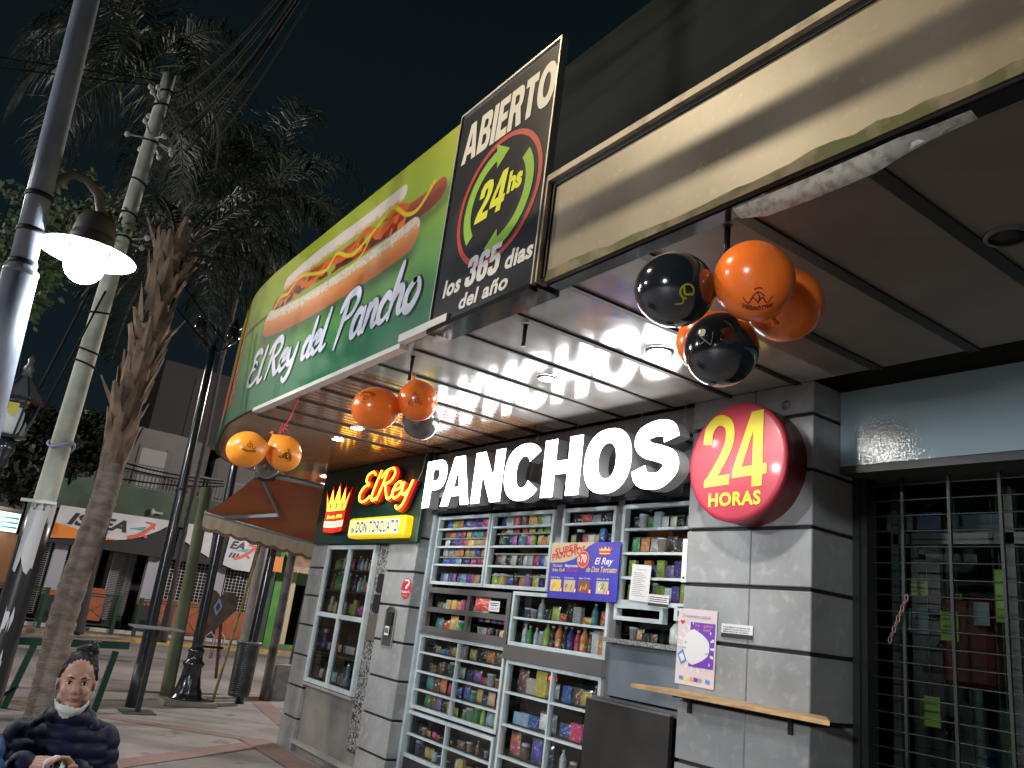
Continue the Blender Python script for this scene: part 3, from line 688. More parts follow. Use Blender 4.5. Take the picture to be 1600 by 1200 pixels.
# ------------------------------------------------------------------ green board with crown, neon El Rey and the yellow light box
b = MB(); b.box(-9.64, -7.0, D-.05, D-.002, 2.30, 3.19, bev=.006); b.build('sign_board', [M_green], label='dark green wooden board behind the crown and the red neon script', cat='sign board')
E_r = mat('lit_red', (.6, .01, .01), .4, emit=(1, .025, .008), es=.62); E_y = mat('lit_yellow', (1, .8, .1), .4, emit=(1, .62, .04), es=2.2); E_s = mat('red_channel_side', (.16, .006, .006), .4)
E_o = mat('lit_orange', (1, .4, .05), .4, emit=(1, .25, .02), es=1.7); E_w = mat('lit_cream', (1, .95, .6), .4, emit=(1, .85, .35), es=1.1)
CX0, CX1 = -9.38, -8.50
def crown(x0, x1, z0, z1):
    w_ = x1-x0; h = z1-z0
    P = [(.13, .0), (.5, -.035), (.87, .0), (.90, .45), (1.02, .93), (.84, .60), (.76, 1.0), (.64, .62), (.51, 1.06), (.37, .62), (.25, 1.0), (.16, .60), (-.02, .93), (.10, .45)]
    return [(x0+a*w_, z0+c*h) for a, c in P], (lambda a, c: (x0+a*w_, z0+c*h))
cs = thing('crown_sign', 'lit red and yellow crown with flame points at the left of the green board', 'sign', (-8.94, 3.75, 2.42))
P, cf = crown(CX0+.08, CX1-.08, 2.43, 2.98)
q = MB(); q.prism(P, FRONT(3.72), 0, -.07, 0, 1); q.build('crown_body', [E_r, E_s], cs)
q = MB()
inn = [(.15, .44), (.85, .44), (.87, .50), (.95, .82), (.83, .56), (.755, .92), (.64, .58), (.51, .98), (.37, .58), (.255, .92), (.17, .56), (.05, .82), (.13, .50)]
q.poly([cf(*p) for p in inn], FRONT(3.72), .003, 0)
for a in (.27, .51, .75): q.poly([cf(*p) for p in ((a-.035, .50), (a, .46), (a+.035, .50), (a, .80))], FRONT(3.72), .005, 1)
q.poly([cf(*p) for p in ((.13, .10), (.5, .075), (.87, .10), (.88, .23), (.5, .205), (.12, .23))], FRONT(3.72), .003, 2)
for a in (.22, .36, .50, .64, .78): q.poly([cf(a-.03, .155), cf(a, .12), cf(a+.03, .155), cf(a, .19)], FRONT(3.72), .005, 3)
put_text(q, 'Desde 1974', *cf(.2, .275), .46*(CX1-CX0-.16)+.1, .045, FRONT(3.72), .003, 0, .01, .2)
q.build('crown_flames', [E_y, E_r, E_w, mat('crown_ink', (.2, .05, .01), .5)], cs)

def neon(s, x0, z0, w_, xh, name, lab):
    t = thing(name, lab, 'sign', (x0+w_/2, 3.74, z0))
    st = script_strokes(s, x0, z0, w_, xh, .30); fr = FRONT(3.70)
    a = MB(); c = MB()
    for i, P in enumerate(st):
        Q = spline(P, 6); a.tube([(u, 3.765, v) for u, v in Q], .034, 8, 0); a.tube([(u, 3.725, v) for u, v in Q], .026, 8, 1)
        c.tube([(u, 3.700, v) for u, v in Q], .0125, 8, 0)
    a.build('red_casing', [E_s, E_r], t); c.build('glowing_tube', [E_y], t)
neon('ElRey', -8.33, 2.74, 1.22, .165, 'neon_script_sign', 'glowing red and yellow script reading El Rey on the green board')
t = thing('light_box_sign', 'yellow light box with blue letters DON TORCUATO under the neon script', 'sign', (-7.75, 3.75, 2.34))
q = MB(); q.bbox((-7.78, 3.765, 2.452), (.655, .07, .108), .022); q.build('box', [mat('yellow_box', (.75, .55, .01), .3, emit=(1, .62, .005), es=.42)], t)
q = MB(); q.bbox((-7.80, 3.692, 2.452), (.59, .006, .082), .004); q.build('lit_face', [mat('lit_pale_yellow', (.9, .85, .3), .4, emit=(1, .90, .33), es=.42)], t)
q = MB(); put_text(q, 'DON TORCUATO', -8.20, 2.392, .98, .122, FRONT(3.684), 0.0, 0, .022, 0, 1.06); put_text(q, 'de', -8.33, 2.395, .09, .075, FRONT(3.684), 0.0, 0, .01)
q.build('lettering', [mat('blue_letter', (.01, .01, .25), .5, emit=(.03, .03, .5), es=.1)], t)
q = MB(); q.tube([(-7.03, 3.78, 3.19), (-7.05, 3.77, 3.0), (-7.09, 3.76, 2.92), (-7.08, 3.78, 2.9)], .006, 6); q.build('cable', [mat('white_cable', (.6, .6, .6), .5)], label='short white cable hanging over the right end of the green board', cat='cable')

# ------------------------------------------------------------------ round red 24 HORAS sign
t = thing('round_sign', 'round red plastic sign with yellow 24 HORAS on the stone pillar', 'sign', (-3.03, D, 2.37))
c0 = (-3.035, 3.665, 2.717); Rr = .357
Mx = Matrix.Translation(c0) @ Matrix.Rotation(math.radians(90), 4, 'X')
q = MB(); q.lathe([(.0001, .006), (Rr-.03, .006), (Rr-.006, .002), (Rr, -.008), (Rr, -.02), (Rr-.004, -.18)], n=64, M=Mx, ms=[0, 0, 0, 0, 1]); q.build('red_disc', [mat('pink_red_plastic', (.50, .04, .07), .42, coat=.12, var=((.42, .035, .06), 2.2, 2, .4, .7)), mat('dark_red_side', (.22, .012, .02), .3)], t)
M_yel = mat('yellow_vinyl', (.72, .60, .03), .35)
q = MB(); fn = FRONT(3.665)
two = thick([(-.215, .12), (-.20, .215), (-.125, .262), (-.055, .215), (-.05, .11), (-.12, -.02), (-.205, -.135)], lambda t: .078, 8)
q.poly(thick([(-.232, .105), (-.218, .20), (-.15, .25), (-.075, .21), (-.068, .10), (-.13, -.02), (-.205, -.125)], lambda t: .07-.01*t, 8), lambda u, v, d: fn(c0[0]+u+.02, c0[2]+v+.015, d), .009, 0)
q.poly([(-.235, -.165), (-.045, -.155), (-.045, -.095), (-.15, -.10), (-.17, -.08), (-.235, -.12)], lambda u, v, d: fn(c0[0]+u+.01, c0[2]+v+.02, d), .0095, 0)
q.poly([(.10, .285), (.185, .29), (.185, -.03), (.215, -.03), (.215, -.09), (.185, -.09), (.185, -.155), (.115, -.16), (.115, -.093), (-.02, -.10), (-.02, -.04)], lambda u, v, d: fn(c0[0]+u+.01, c0[2]+v, d), .009, 0, holes=[[(.115, .17), (.115, -.035), (.04, -.04)]])
put_text(q, 'HORAS', c0[0]-.185, c0[2]-.262, .375, .082, fn, .009, 0, .035, 0, 1.08)
q.build('lettering', [M_yel], t)
b = MB(); b.lathe([(.03, 0), (.03, .004), (.012, .006), (.0001, .007)], n=20, M=Matrix.Translation((-2.83, D, 3.078)) @ Matrix.Rotation(math.radians(90), 4, 'X'))
b.tube([(-2.83, D-.008, 3.078), (-2.82, D-.03, 3.073)], .005, 6); b.build('wall_bolt', [mat('dull_steel_bolt', (.25, .25, .25), .4, metal=.7)], label='small steel wall socket above the round red sign', cat='wall fitting')

# ------------------------------------------------------------------ long green hot dog board (follows the canopy edge)
def path_pt(s_):
    x = -3.83; acc = 0; prev = PATH[0]
    for p in PATH[1:]:
        L = math.hypot(p[0]-prev[0], p[1]-prev[1])
        if acc+L >= s_:
            t = (s_-acc)/L; return (prev[0]+(p[0]-prev[0])*t, prev[1]+(p[1]-prev[1])*t), ((p[0]-prev[0])/L, (p[1]-prev[1])/L)
        acc += L; prev = p
    return prev, (0, 1)
ZB, ZT = 3.20, 4.615
USTR = 3.47; LBO = 7.9
du = .0085; nu = int(LBO/du); nvv = 200
U = np.linspace(0, LBO, nu+1); V = np.linspace(ZB, ZT, nvv+1)
gx, gz = np.meshgrid(-3.83-U, V, indexing='ij')
def sm(a, lo, hi): t = np.clip((a-lo)/(hi-lo), 0, 1); return t*t*(3-2*t)
def mixc(C, c, a): return C*(1-a[..., None])+np.array(c)*a[..., None]
tz = (gz-ZB)/(ZT-ZB)
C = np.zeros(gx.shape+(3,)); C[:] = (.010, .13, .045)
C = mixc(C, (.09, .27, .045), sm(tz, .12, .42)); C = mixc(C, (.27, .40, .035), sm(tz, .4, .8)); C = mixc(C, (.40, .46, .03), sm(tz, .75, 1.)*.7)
def interp(pts, x):
    P = sorted(pts); return np.interp(x, [p[0] for p in P], [p[1] for p in P])
def dist_poly(pts):
    """signed half-width style distance to a polyline in the board plane"""
    P = spline(pts, 6); d = np.full(gx.shape, 9.)
    for a, b in zip(P, P[1:]):
        ax, az = a; bx, bz = b; L2 = (bx-ax)**2+(bz-az)**2+1e-9
        t = np.clip(((gx-ax)*(bx-ax)+(gz-az)*(bz-az))/L2, 0, 1); d = np.minimum(d, np.hypot(gx-ax-t*(bx-ax), gz-az-t*(bz-az)))
    return d
rng = np.random.default_rng(4)
noi = rng.random((60, 40)); 
def nz(fx, fz, seed=0):
    rg = np.random.default_rng(seed); g = rg.random((400, 200)); ix = (gx+12)*fx; iz = gz*fz
    i0 = np.floor(ix).astype(int); j0 = np.floor(iz).astype(int); fx_ = ix-i0; fz_ = iz-j0
    g_ = lambda i, j: g[i % 400, j % 200]
    return (g_(i0, j0)*(1-fx_)+g_(i0+1, j0)*fx_)*(1-fz_)+(g_(i0, j0+1)*(1-fx_)+g_(i0+1, j0+1)*fx_)*fz_
bun_lo = [(-7.16, 4.05), (-7.0, 4.02), (-6.2, 3.965), (-5.3, 3.955), (-4.75, 3.965), (-4.38, 3.99)]
bun_hi = [(-6.85, 4.37), (-6.2, 4.41), (-5.3, 4.395), (-4.62, 4.40)]
saus = [(-7.05, 4.19), (-6.4, 4.235), (-5.5, 4.20), (-4.8, 4.19), (-4.3, 4.17), (-4.06, 4.20)]
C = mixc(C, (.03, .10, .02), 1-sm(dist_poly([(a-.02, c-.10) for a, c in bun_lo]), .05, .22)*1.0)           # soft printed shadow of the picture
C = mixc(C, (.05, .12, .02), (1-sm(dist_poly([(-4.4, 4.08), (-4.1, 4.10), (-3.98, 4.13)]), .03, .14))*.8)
d = dist_poly(bun_hi); a = 1-sm(d, .062, .070); C = mixc(C, (.62, .30, .09), a); C = mixc(C, (.72, .66, .52), a*sm(gz-interp(bun_hi, gx)+.05*nz(30, 60, 2), -.045, .01))
d = dist_poly(saus); a = 1-sm(d, .082, .090); C = mixc(C, (.15, .022, .009), a); C = mixc(C, (.36, .07, .018), a*sm(gz-interp(saus, gx), -.01, .06)*.8)
C = mixc(C, (.06, .012, .006), (1-sm(np.abs(gz-interp(saus, gx)+.055-.02*nz(9, 4, 8)), .0, .035))*(gx < -4.3))
n1 = nz(7, 14, 5); n2 = nz(14, 26, 6)
C = mixc(C, (.45, .02, .006), a*sm(n1, .58, .68)*(gx < -4.5)); C = mixc(C, (.62, .16, .02), a*sm(n2, .62, .72)*(gx < -4.5)); C = mixc(C, (.33, .30, .05), a*sm(nz(10, 20, 7), .74, .8)*(gx < -4.6))
# ketchup and mustard lines
k = (1-sm(dist_poly([(-7.05, 4.20), (-6.6, 4.30), (-6.2, 4.17), (-5.9, 4.26), (-5.5, 4.20), (-5.15, 4.30), (-4.9, 4.17), (-4.7, 4.30), (-4.5, 4.25)]), .018, .035)); C = mixc(C, (.60, .12, .02), k)
k = (1-sm(dist_poly([(-7.14, 4.10), (-6.98, 4.26), (-6.75, 4.24), (-6.5, 4.33), (-5.9, 4.20), (-5.7, 4.29), (-5.35, 4.17), (-4.95, 4.27), (-4.75, 4.34), (-4.5, 4.19), (-4.32, 4.17), (-4.15, 4.30)]), .010, .022)); C = mixc(C, (.68, .50, .03), k)
d = dist_poly(bun_lo); a = 1-sm(d, .122, .131); t = (gz-interp(bun_lo, gx))
C = mixc(C, (.42, .13, .03), a); C = mixc(C, (.58, .26, .07), a*sm(t, -.08, .03)); C = mixc(C, (.33, .09, .02), a*(1-sm(t, -.13, -.05))*.8)
cr_ = a*sm(t+.05*(nz(45, 80, 11)-.5), .02, .06); C = mixc(C, (.66, .60, .44), cr_); C = mixc(C, (.42, .36, .22), cr_*sm(nz(60, 90, 12), .55, .7)*.7)
k = (1-sm(dist_poly([(-5.35, 4.02), (-5.15, 4.12), (-5.05, 4.22)]), .006, .014)); C = mixc(C, (.62, .52, .06), k)
# crown print on the curved end
for x0 in (-8.15, -8.5, -8.85, -9.2, -9.6): 
    k = 1-sm(np.abs(gx-x0+.10*(gz-4.0)), .03, .09+.05*nz(6, 5, 3)); C = mixc(C, (.62, .30, .03), k*(gz > 3.75)*(gz < 4.38)); k = 1-sm(np.abs(gx-x0-.06+.10*(gz-4.0)), .02, .05); C = mixc(C, (.5, .03, .02), k*(gz > 3.7)*(gz < 4.45))
band = sm(-gx, 7.95, 8.05)*(gz > 3.4)*(gz < 3.78); C = mixc(C, (.38, .03, .02), band); C = mixc(C, (.55, .40, .05), band*sm(np.sin(gx*30)*np.cos(gz*40), .4, .6))
C *= (1-.05*nz(5, .6, 15))[..., None]; lum = C.mean(-1, keepdims=True); C = np.clip(lum+(C-lum)*1.02, 0, 1)*np.array((.98, .90, .95))
def GSn(u, v, d):
    (x, y), (tx, ty) = path_pt(u)
    return (x+(-ty)*d, y+tx*d, v)
me = bpy.data.meshes.new('printed_face')
XY = np.array([GSn(u, 0, .0)[:2] for u in U])
vs_ = np.zeros((nu+1, nvv+1, 3)); vs_[..., 0] = XY[:, 0:1]; vs_[..., 1] = XY[:, 1:2]-.0; vs_[..., 2] = V[None, :]
Lb = Vector((-6.5, YF, ZB)); vv = vs_.reshape(-1, 3)-np.array(Lb)
idx = np.arange((nu+1)*(nvv+1)).reshape(nu+1, nvv+1)
F = np.stack([idx[:-1, :-1], idx[:-1, 1:], idx[1:, 1:], idx[1:, :-1]], -1).reshape(-1, 4)
me.from_pydata(vv.tolist(), [], F.tolist())
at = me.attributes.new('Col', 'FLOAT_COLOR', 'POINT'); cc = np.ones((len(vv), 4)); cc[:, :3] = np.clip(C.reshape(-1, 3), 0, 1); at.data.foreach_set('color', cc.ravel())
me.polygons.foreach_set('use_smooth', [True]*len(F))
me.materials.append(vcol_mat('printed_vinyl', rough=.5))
t = thing('hot_dog_board', 'long green and yellow board with a printed hot dog and El Rey del Pancho script', 'sign board', tuple(Lb))
o = bpy.data.objects.new('printed_face', me); COL.objects.link(o); o.parent = t; WL[o.name] = Lb
q = MB(); S_ = [i*.1 for i in range(int(LBO/.1)+1)]
vs = []; 
for s_ in S_:
    for z, dd in ((ZB, -.004), (ZB, -.03), (ZT, -.03), (ZT, -.004)): vs.append(GSn(s_, z, dd))
F = []
for i in range(len(S_)-1):
    for j in range(4): F.append((i*4+j, i*4+(j+1) % 4, (i+1)*4+(j+1) % 4, (i+1)*4+j))
q.add(vs, F); q.build('backing', [mat('board_back', (.12, .12, .11), .6)], t)
GX = lambda u, v, d: GSn(-3.83-u, v, d)    # u given as x on the straight part
q = MB(); strokes = []
for word, x0, w_, xh in (('El', -7.42, .44, .165), ('Rey', -6.90, .74, .165), ('del', -6.02, .48, .16), ('Pancho', -5.36, 1.27, .185)):
    strokes += script_strokes(word, x0, 3.455 if word != 'Pancho' else 3.425, w_, xh, .14)
br = lambda w0: (lambda t: w0*(.62+.55*math.sin(math.pi*min(1, t*1.1+.08))))
for i, P in enumerate(strokes):
    q.ribbon(P, br(.088), GX, .003+i*.00008, 1); q.ribbon(P, br(.062), GX, .008+i*.00008, 0)
q.build('lettering', [mat('white_vinyl', (.66, .66, .70), .35, var=((.50, .50, .56), 6, 2, .4, .6)), mat('dark_green_outline', (.01, .03, .02), .4)], t)

# ------------------------------------------------------------------ dark ABIERTO board
t = thing('opening_hours_board', 'tall dark board reading ABIERTO 24hs los 365 dias del ano', 'sign board', (-3.34, 1.95, 3.18))
fr = FRONT(1.95)
q = MB(); q.box(-3.822, -2.856, 1.951, 1.975, 3.185, 4.585, 0); q.build('panel', [mat('dark_print', (.022, .024, .03), .25, coat=.4, var=((.10, .10, .10), 1.1, 2, .52, .75, (1, 1, 1.3)))], t)
q = MB(); q.box(-2.856, -2.845, 1.94, 1.985, 3.18, 4.60); q.box(-3.83, -2.856, 1.94, 1.985, 4.586, 4.60); q.box(-3.83, -3.822, 1.94, 1.985, 3.18, 4.586); q.box(-3.83, -2.856, 1.935, 1.985, 3.155, 3.184, 1)
q.build('frame', [mat('thin_alu_edge', (.45, .45, .43), .35, metal=.6), M_shut], t)
q = MB()
block(q, 'ABIERTO', -3.755, 4.215, .885, .265, FRONT(1.951), .003, 0, .03, .05)
block(q, '365', -3.50, 3.345, .325, .175, FRONT(1.951), .003, 1, .10, .05)
put_text(q, 'los', -3.725, 3.345, .185, .11, FRONT(1.951), .003, 1, .038, .12, 1.06)
put_text(q, 'dias', -3.115, 3.335, .235, .105, FRONT(1.951), .003, 1, .038, .12, 1.06)
put_text(q, 'del año', -3.525, 3.225, .46, .090, FRONT(1.951), .003, 1, .032, .12, 1.04)
block(q, '24', -3.49, 3.725, .27, .245, FRONT(1.951), .003, 2, .14, .05)
put_text(q, 'hs', -3.195, 3.80, .135, .135, FRONT(1.951), .0035, 2, .05, .1, 1.0)
q.build('lettering', [mat('cream_vinyl', (.62, .60, .52), .35), mat('pale_grey_vinyl', (.60, .60, .60), .35), mat('lime_yellow_vinyl', (.62, .66, .03), .35)], t)
q = MB(); cx, cz = -3.285, 3.815
ring = lambda r: arc(cx, cz, r, r*.985, 0, 353, 50)
q.poly(ring(.395), FRONT(1.951), .0024, 0, holes=[ring(.362)])
def arcarrow(a0, a1):
    o_ = arc(cx, cz, .325, .325, a0, a1, 26); i_ = arc(cx, cz, .255, .255, a1, a0, 26)
    am = math.radians(a1); ad = math.radians(a1+(24 if a1 > a0 else -24))
    tip = (cx+.29*math.cos(ad), cz+.29*math.sin(ad)); w1 = (cx+.375*math.cos(am), cz+.375*math.sin(am)); w2 = (cx+.205*math.cos(am), cz+.205*math.sin(am))
    return o_+[w1, tip, w2]+i_
q2 = MB()
for a0, a1 in ((218, 102), (38, -78)): q2.poly(arcarrow(a0, a1), FRONT(1.951), .0028, 0)
q.build('red_ring', [mat('red_vinyl', (.42, .03, .025), .35)], t); q2.build('circling_arrow', [mat('leaf_green_vinyl', (.22, .42, .035), .35)], t)

# ------------------------------------------------------------------ blue menu poster
PX0, PX1, PZ0, PZ1 = -5.07, -4.282, 1.885, 2.306; yP = 3.965
t = thing('menu_poster', 'blue menu board with SUPER PANCHOS $70 and a crown hung on the window', 'poster', (-4.68, yP, PZ0))
q = MB(); q.box(PX0, PX1, yP, yP+.012, PZ0, PZ1); q.build('panel', [mat('poster_blue', (.045, .04, .42), .35)], t)
PW = lambda a, c: (PX0+a*(PX1-PX0), PZ0+c*(PZ1-PZ0)); FP = FRONT(yP)
q = MB(); cols_ = [mat('poster_tan', (.55, .45, .28), .5), mat('poster_red', (.60, .04, .03), .5), M_wpaint, mat('poster_yellow', (.75, .55, .12), .5), mat('poster_pink', (.55, .03, .20), .5), mat('poster_green', (.10, .28, .04), .5), mat('poster_brown', (.20, .07, .03), .5), mat('poster_straw', (.55, .36, .12), .5)]
swoosh = [(0, .63), (.0, 1), (.66, 1), (.56, .93), (.48, .82), (.36, .70), (.22, .64), (.1, .635)]
q.poly([PW(*p) for p in swoosh], FP, .001, 0)
put_text(q, 'SUPER', *PW(.065, .76), .29, .055, FP, .002, 1, .035, 0, 1.1, rot=.16); put_text(q, 'PANCHOS', *PW(.03, .655), .40, .058, FP, .002, 1, .035, 0, 1.1, rot=.17)
q.poly(arc(*PW(.50, .70), .072, .068, 0, 350, 24), FP, .002, 1); q.poly(arc(*PW(.50, .70), .066, .062, 0, 350, 24), FP, .0024, 3); q.poly(arc(*PW(.50, .70), .061, .057, 0, 350, 24), FP, .0028, 1)
put_text(q, '70', *PW(.465, .64), .068, .062, FP, .0034, 2, .03); put_text(q, '$', *PW(.425, .66), .024, .035, FP, .0034, 2, .02)
P, cf = crown(*[PW(.70, 0)[0], PW(.90, 0)[0]], PW(0, .78)[1], PW(0, .93)[1]); q.poly(P, FP, .002, 1)
P2 = [cf(*p) for p in inn]; q.poly(P2, FP, .0026, 3); q.poly([cf(*p) for p in ((.13, .10), (.5, .075), (.87, .10), (.88, .23), (.5, .205), (.12, .23))], FP, .0026, 3)
put_text(q, 'El Rey', *PW(.67, .615), .20, .050, FP, .002, 2, .02, .3); put_text(q, 'de Don Torcuato', *PW(.56, .48), .33, .042, FP, .002, 3, .015, .3)
put_text(q, 'Mostaza', *PW(.05, .555), .115, .024, FP, .002, 0, .02); put_text(q, 'Mayonesa', *PW(.24, .555), .15, .024, FP, .002, 2, .02)
put_text(q, 'Salsa Golf', *PW(.05, .475), .15, .024, FP, .002, 3, .02); put_text(q, 'Ketchup', *PW(.27, .475), .13, .024, FP, .002, 4, .02)
for a, s1, m1, m2 in ((.04, 'Lluvia de Papas', 7, 3), (.25, 'Salsa de queso', 6, 0), (.465, 'Salsa Criolla', 1, 6), (.72, 'Salsa de Aji', 2, 5)):
    put_text(q, s1, *PW(a, .355), .11 if a < .4 else .13, .012, FP, .002, 2, .01)
    x0, z0 = PW(a, .12); q.add([FP(x0+dx, z0+dz, .002) for dx, dz in ((0, 0), (.13, 0), (.13, .088), (0, .088))], [(0, 1, 2, 3)], m2 if m1 != 2 else 0)
    r = random.Random(a)
    for k_ in range(12):
        an = r.uniform(.3, 1.2); px = r.uniform(.01, .085); pz = r.uniform(.008, .04); l = .045
        q.add([FP(x0+px+u, z0+pz+v, .0026+k_*.0001) for u, v in ((0, 0), (.009, -.002), (.009+l*math.cos(an)*.6, l*math.sin(an)), (l*math.cos(an)*.6, l*math.sin(an)))], [(0, 1, 2, 3)], r.choice((m1, m1, m2, 3 if m1 != 2 else 5)))
    q.poly(arc(x0+.135, z0+.012, .018, .02, 0, 340, 14), FP, .004, 1); q.add([FP(x0+.135+dx, z0+.012+dz, .0045) for dx, dz in ((-.008, -.01), (.009, -.01), (.009, .011), (-.008, .011))], [(0, 1, 2, 3)], 2)
q.build('print', cols_, t)

# ------------------------------------------------------------------ papers on the wall and windows
def paper(name, x0, x1, z0, z1, y, lab, lines=(), m=None, rot=0., cat='paper notice', extra=None, group=None):
    t = thing(name, lab, cat, ((x0+x1)/2, y, z0), group=group)
    cr_, sr = math.cos(rot), math.sin(rot); cx, cz = (x0+x1)/2, (z0+z1)/2
    fp = lambda u, v, d: (cx+(u-cx)*cr_-(v-cz)*sr, y-d-.004*math.sin(6*(u-cx))**2, cz+(u-cx)*sr+(v-cz)*cr_)
    q = MB(); n = 6
    for s_, dd, in ((0, 0), (1, .0012)): 
        q.add([fp(x0+(x1-x0)*i/n, z, -dd) for i in range(n+1) for z in (z0, z1)], [(2*i, 2*i+2, 2*i+3, 2*i+1) for i in range(n)], 0)
    q.build('sheet', [m or M_white], t)
    if lines or extra:
        q = MB()
        for (a, b_, c, h, mi) in lines: q.add([fp(x0+(x1-x0)*u, z0+(z1-z0)*v, .0012) for u, v in ((a, c), (b_, c), (b_, c+h), (a, c+h))], [(0, 1, 2, 3)], mi)
        if extra: extra(q, fp)
        q.build('print', [M_ink, mat('purple_ink', (.16, .045, .42), .5), M_white, mat('red_ink', (.6, .03, .03), .5), mat('grey_ink', (.3, .3, .32), .5), mat('blue_ink', (.08, .25, .6), .5), mat('orange_ink', (.7, .3, .12), .5), mat('yellow_ink', (.75, .65, .15), .5)], t)
    return t
L = [(.2, .8, .86-.0*k, .012, 4) for k in range(1)]+[(.12, .55+.3*((k*7) % 5)/5, .76-.052*k, .014, 4) for k in range(13)]
def ex(q, fp): put_text(q, 'DISPOSICION GENERAL', -4.115, 2.175-.0, .12, .012, fp, .0014, 0, .01)
paper('printed_notice', -4.17, -3.985, 1.905, 2.15, 3.985, 'long white printed page taped across the window bars right of the blue menu', L, rot=-.05)
paper('small_notice', -3.985, -3.80, 1.875, 1.955, 3.983, 'small white notice with a black strip below the long printed page', [(.05, .95, .75, .06, 0), (.05, .9, .58, .06, 0), (.05, .95, .42, .06, 0), (0, 1, .05, .25, 0)], rot=-.03)
def ex3(q, fp):
    for k, (s_, w_) in enumerate((('PROHIBIDA LA VENTA DE', .19), ('BEBIDAS ALCOHOLICAS A', .19), ('MENORES DE 18 AÑOS', .18))): put_text(q, s_, -3.222, 1.783-.0125*k, w_, .008, fp, .0014, 0, .012)
paper('rule_notice', -3.235, -3.012, 1.725, 1.805, D-.004, 'little white notice with a black strip glued on the stone pillar', [(0, 1, .02, .33, 0), (.1, .9, .22, .05, 2), (.15, .85, .10, .04, 2)], extra=ex3, cat='paper notice')
def vir(q, fp):
    x0, z0, W_, H_ = -3.572, 1.435, .30, .435; g = lambda a, c: (x0+a*W_, z0+c*H_)
    q.add([fp(*g(*p), .0012) for p in ((.33, .24), (.97, .24), (.97, .83), (.33, .83))], [(0, 1, 2, 3)], 1)
    cx, cz = g(.50, .50); q.poly(arc(cx, cz, .105, .105, 0, 352, 36), fp, .0018, 2)
    for k in range(18):
        a = math.radians(20*k); r0, r1 = .1, .138
        q.add([fp(cx+r_*math.cos(a+da), cz+r_*math.sin(a+da), .0016) for r_, da in ((r0, -.035), (r0, .035), (r1, .05), (r1, -.05))], [(0, 1, 2, 3)], 2); q.poly(arc(cx+r1*math.cos(a), cz+r1*math.sin(a), .009, .009, 0, 340, 10), fp, .0017, 2)
    put_text(q, 'En esperamos cuidando', *g(.12, .885), .22, .022, fp, .0016, 4, 0, .2); put_text(q, 'y te seguimos', *g(.45, .775), .14, .018, fp, .0022, 6, .005, .2); put_text(q, 'cuidando!', *g(.52, .72), .10, .018, fp, .0022, 6, .005, .2)
    put_text(q, 'A. Bebidas 7%', *g(.20, .53), .15, .017, fp, .0024, 0, .0, .1); put_text(q, 'sin tapa', *g(.15, .465), .08, .014, fp, .0024, 0, .0, .1); put_text(q, 'Coronavirus', *g(.28, .42), .17, .017, fp, .0024, 0, .0, .1)
    hx, hz = g(.12, .82); q.poly([(hx, hz-.016), (hx+.018, hz+.002), (hx+.012, hz+.012), (hx, hz+.006), (hx-.012, hz+.012), (hx-.018, hz+.002)], fp, .002, 3)
    for k, (a, m_) in enumerate(((.10, 5), (.22, 7), (.38, 6), (.48, 1), (.58, 4), (.78, 5))): q.add([fp(*g(a+u, .06+v), .002) for u, v in ((0, 0), (.11, -.015), (.13, .035), (.02, .05))], [(0, 1, 2, 3)], m_)
    q.add([fp(*g(*p), .0026) for p in ((.03, .38), (.14, .25), (.28, .31), (.17, .46))], [(0, 1, 2, 3)], 5); q.add([fp(*g(*p), .003) for p in ((.08, .37), (.15, .29), (.24, .32), (.17, .41))], [(0, 1, 2, 3)], 2)
paper('virus_poster', -3.572, -3.27, 1.432, 1.872, D-.004, 'pale pink poster with a white spiky circle on purple, stuck on the stone pillar', (), m=mat('pinkish_paper', (.66, .56, .58), .5), cat='poster', extra=vir, rot=-.01)
paper('vertical_notice', -3.575, -3.535, 2.03, 2.30, D-.003, 'narrow white strip notice on the left edge of the stone pillar', [(.3, .7, .08, .05, 0)], cat='paper notice')
paper('yellow_note', -3.66, -3.57, 2.27, 2.375, 3.99, 'small pale blue and yellow note at the upper corner of the right window', [(0, 1, .72, .28, 7)], m=mat('pale_blue_paper', (.45, .58, .68), .5))
paper('price_note', -5.86, -5.70, 1.735, 1.82, 3.97, 'small white printed card beside the red packet in the steel shelf', [(.08, .9, .75, .08, 0), (.15, .8, .55, .1, 0), (.08, .92, .3, .06, 4), (.08, .92, .15, .06, 4)])
# red oval sticker
t = thing('round_sticker', 'red round sticker with a white letter P on the tiled pillar', 'sticker', (-7.14, D, 1.76))
q = MB(); q.poly(arc(-7.143, 1.857, .10, .10, 0, 352, 40), FRONT(D), .003, 0); q.build('disc', [mat('sticker_red', (.50, .015, .03), .4)], t)
q = MB(); f3 = FRONT(D); q.poly([(-7.165, 1.875), (-7.145, 1.875), (-7.145, 1.895), (-7.12, 1.90), (-7.11, 1.915), (-7.12, 1.93), (-7.175, 1.93), (-7.175, 1.91), (-7.185, 1.93), (-7.18, 1.945), (-7.11, 1.945), (-7.085, 1.92), (-7.09, 1.89), (-7.12, 1.878), (-7.122, 1.86), (-7.165, 1.855)], f3, .005, 0)
put_text(q, 'PedidosYa', -7.225, 1.815, .165, .026, f3, .005, 0, .03); put_text(q, 'ONLINE', -7.19, 1.785, .09, .012, f3, .005, 0, .0); q.build('print', [M_wpaint], t)
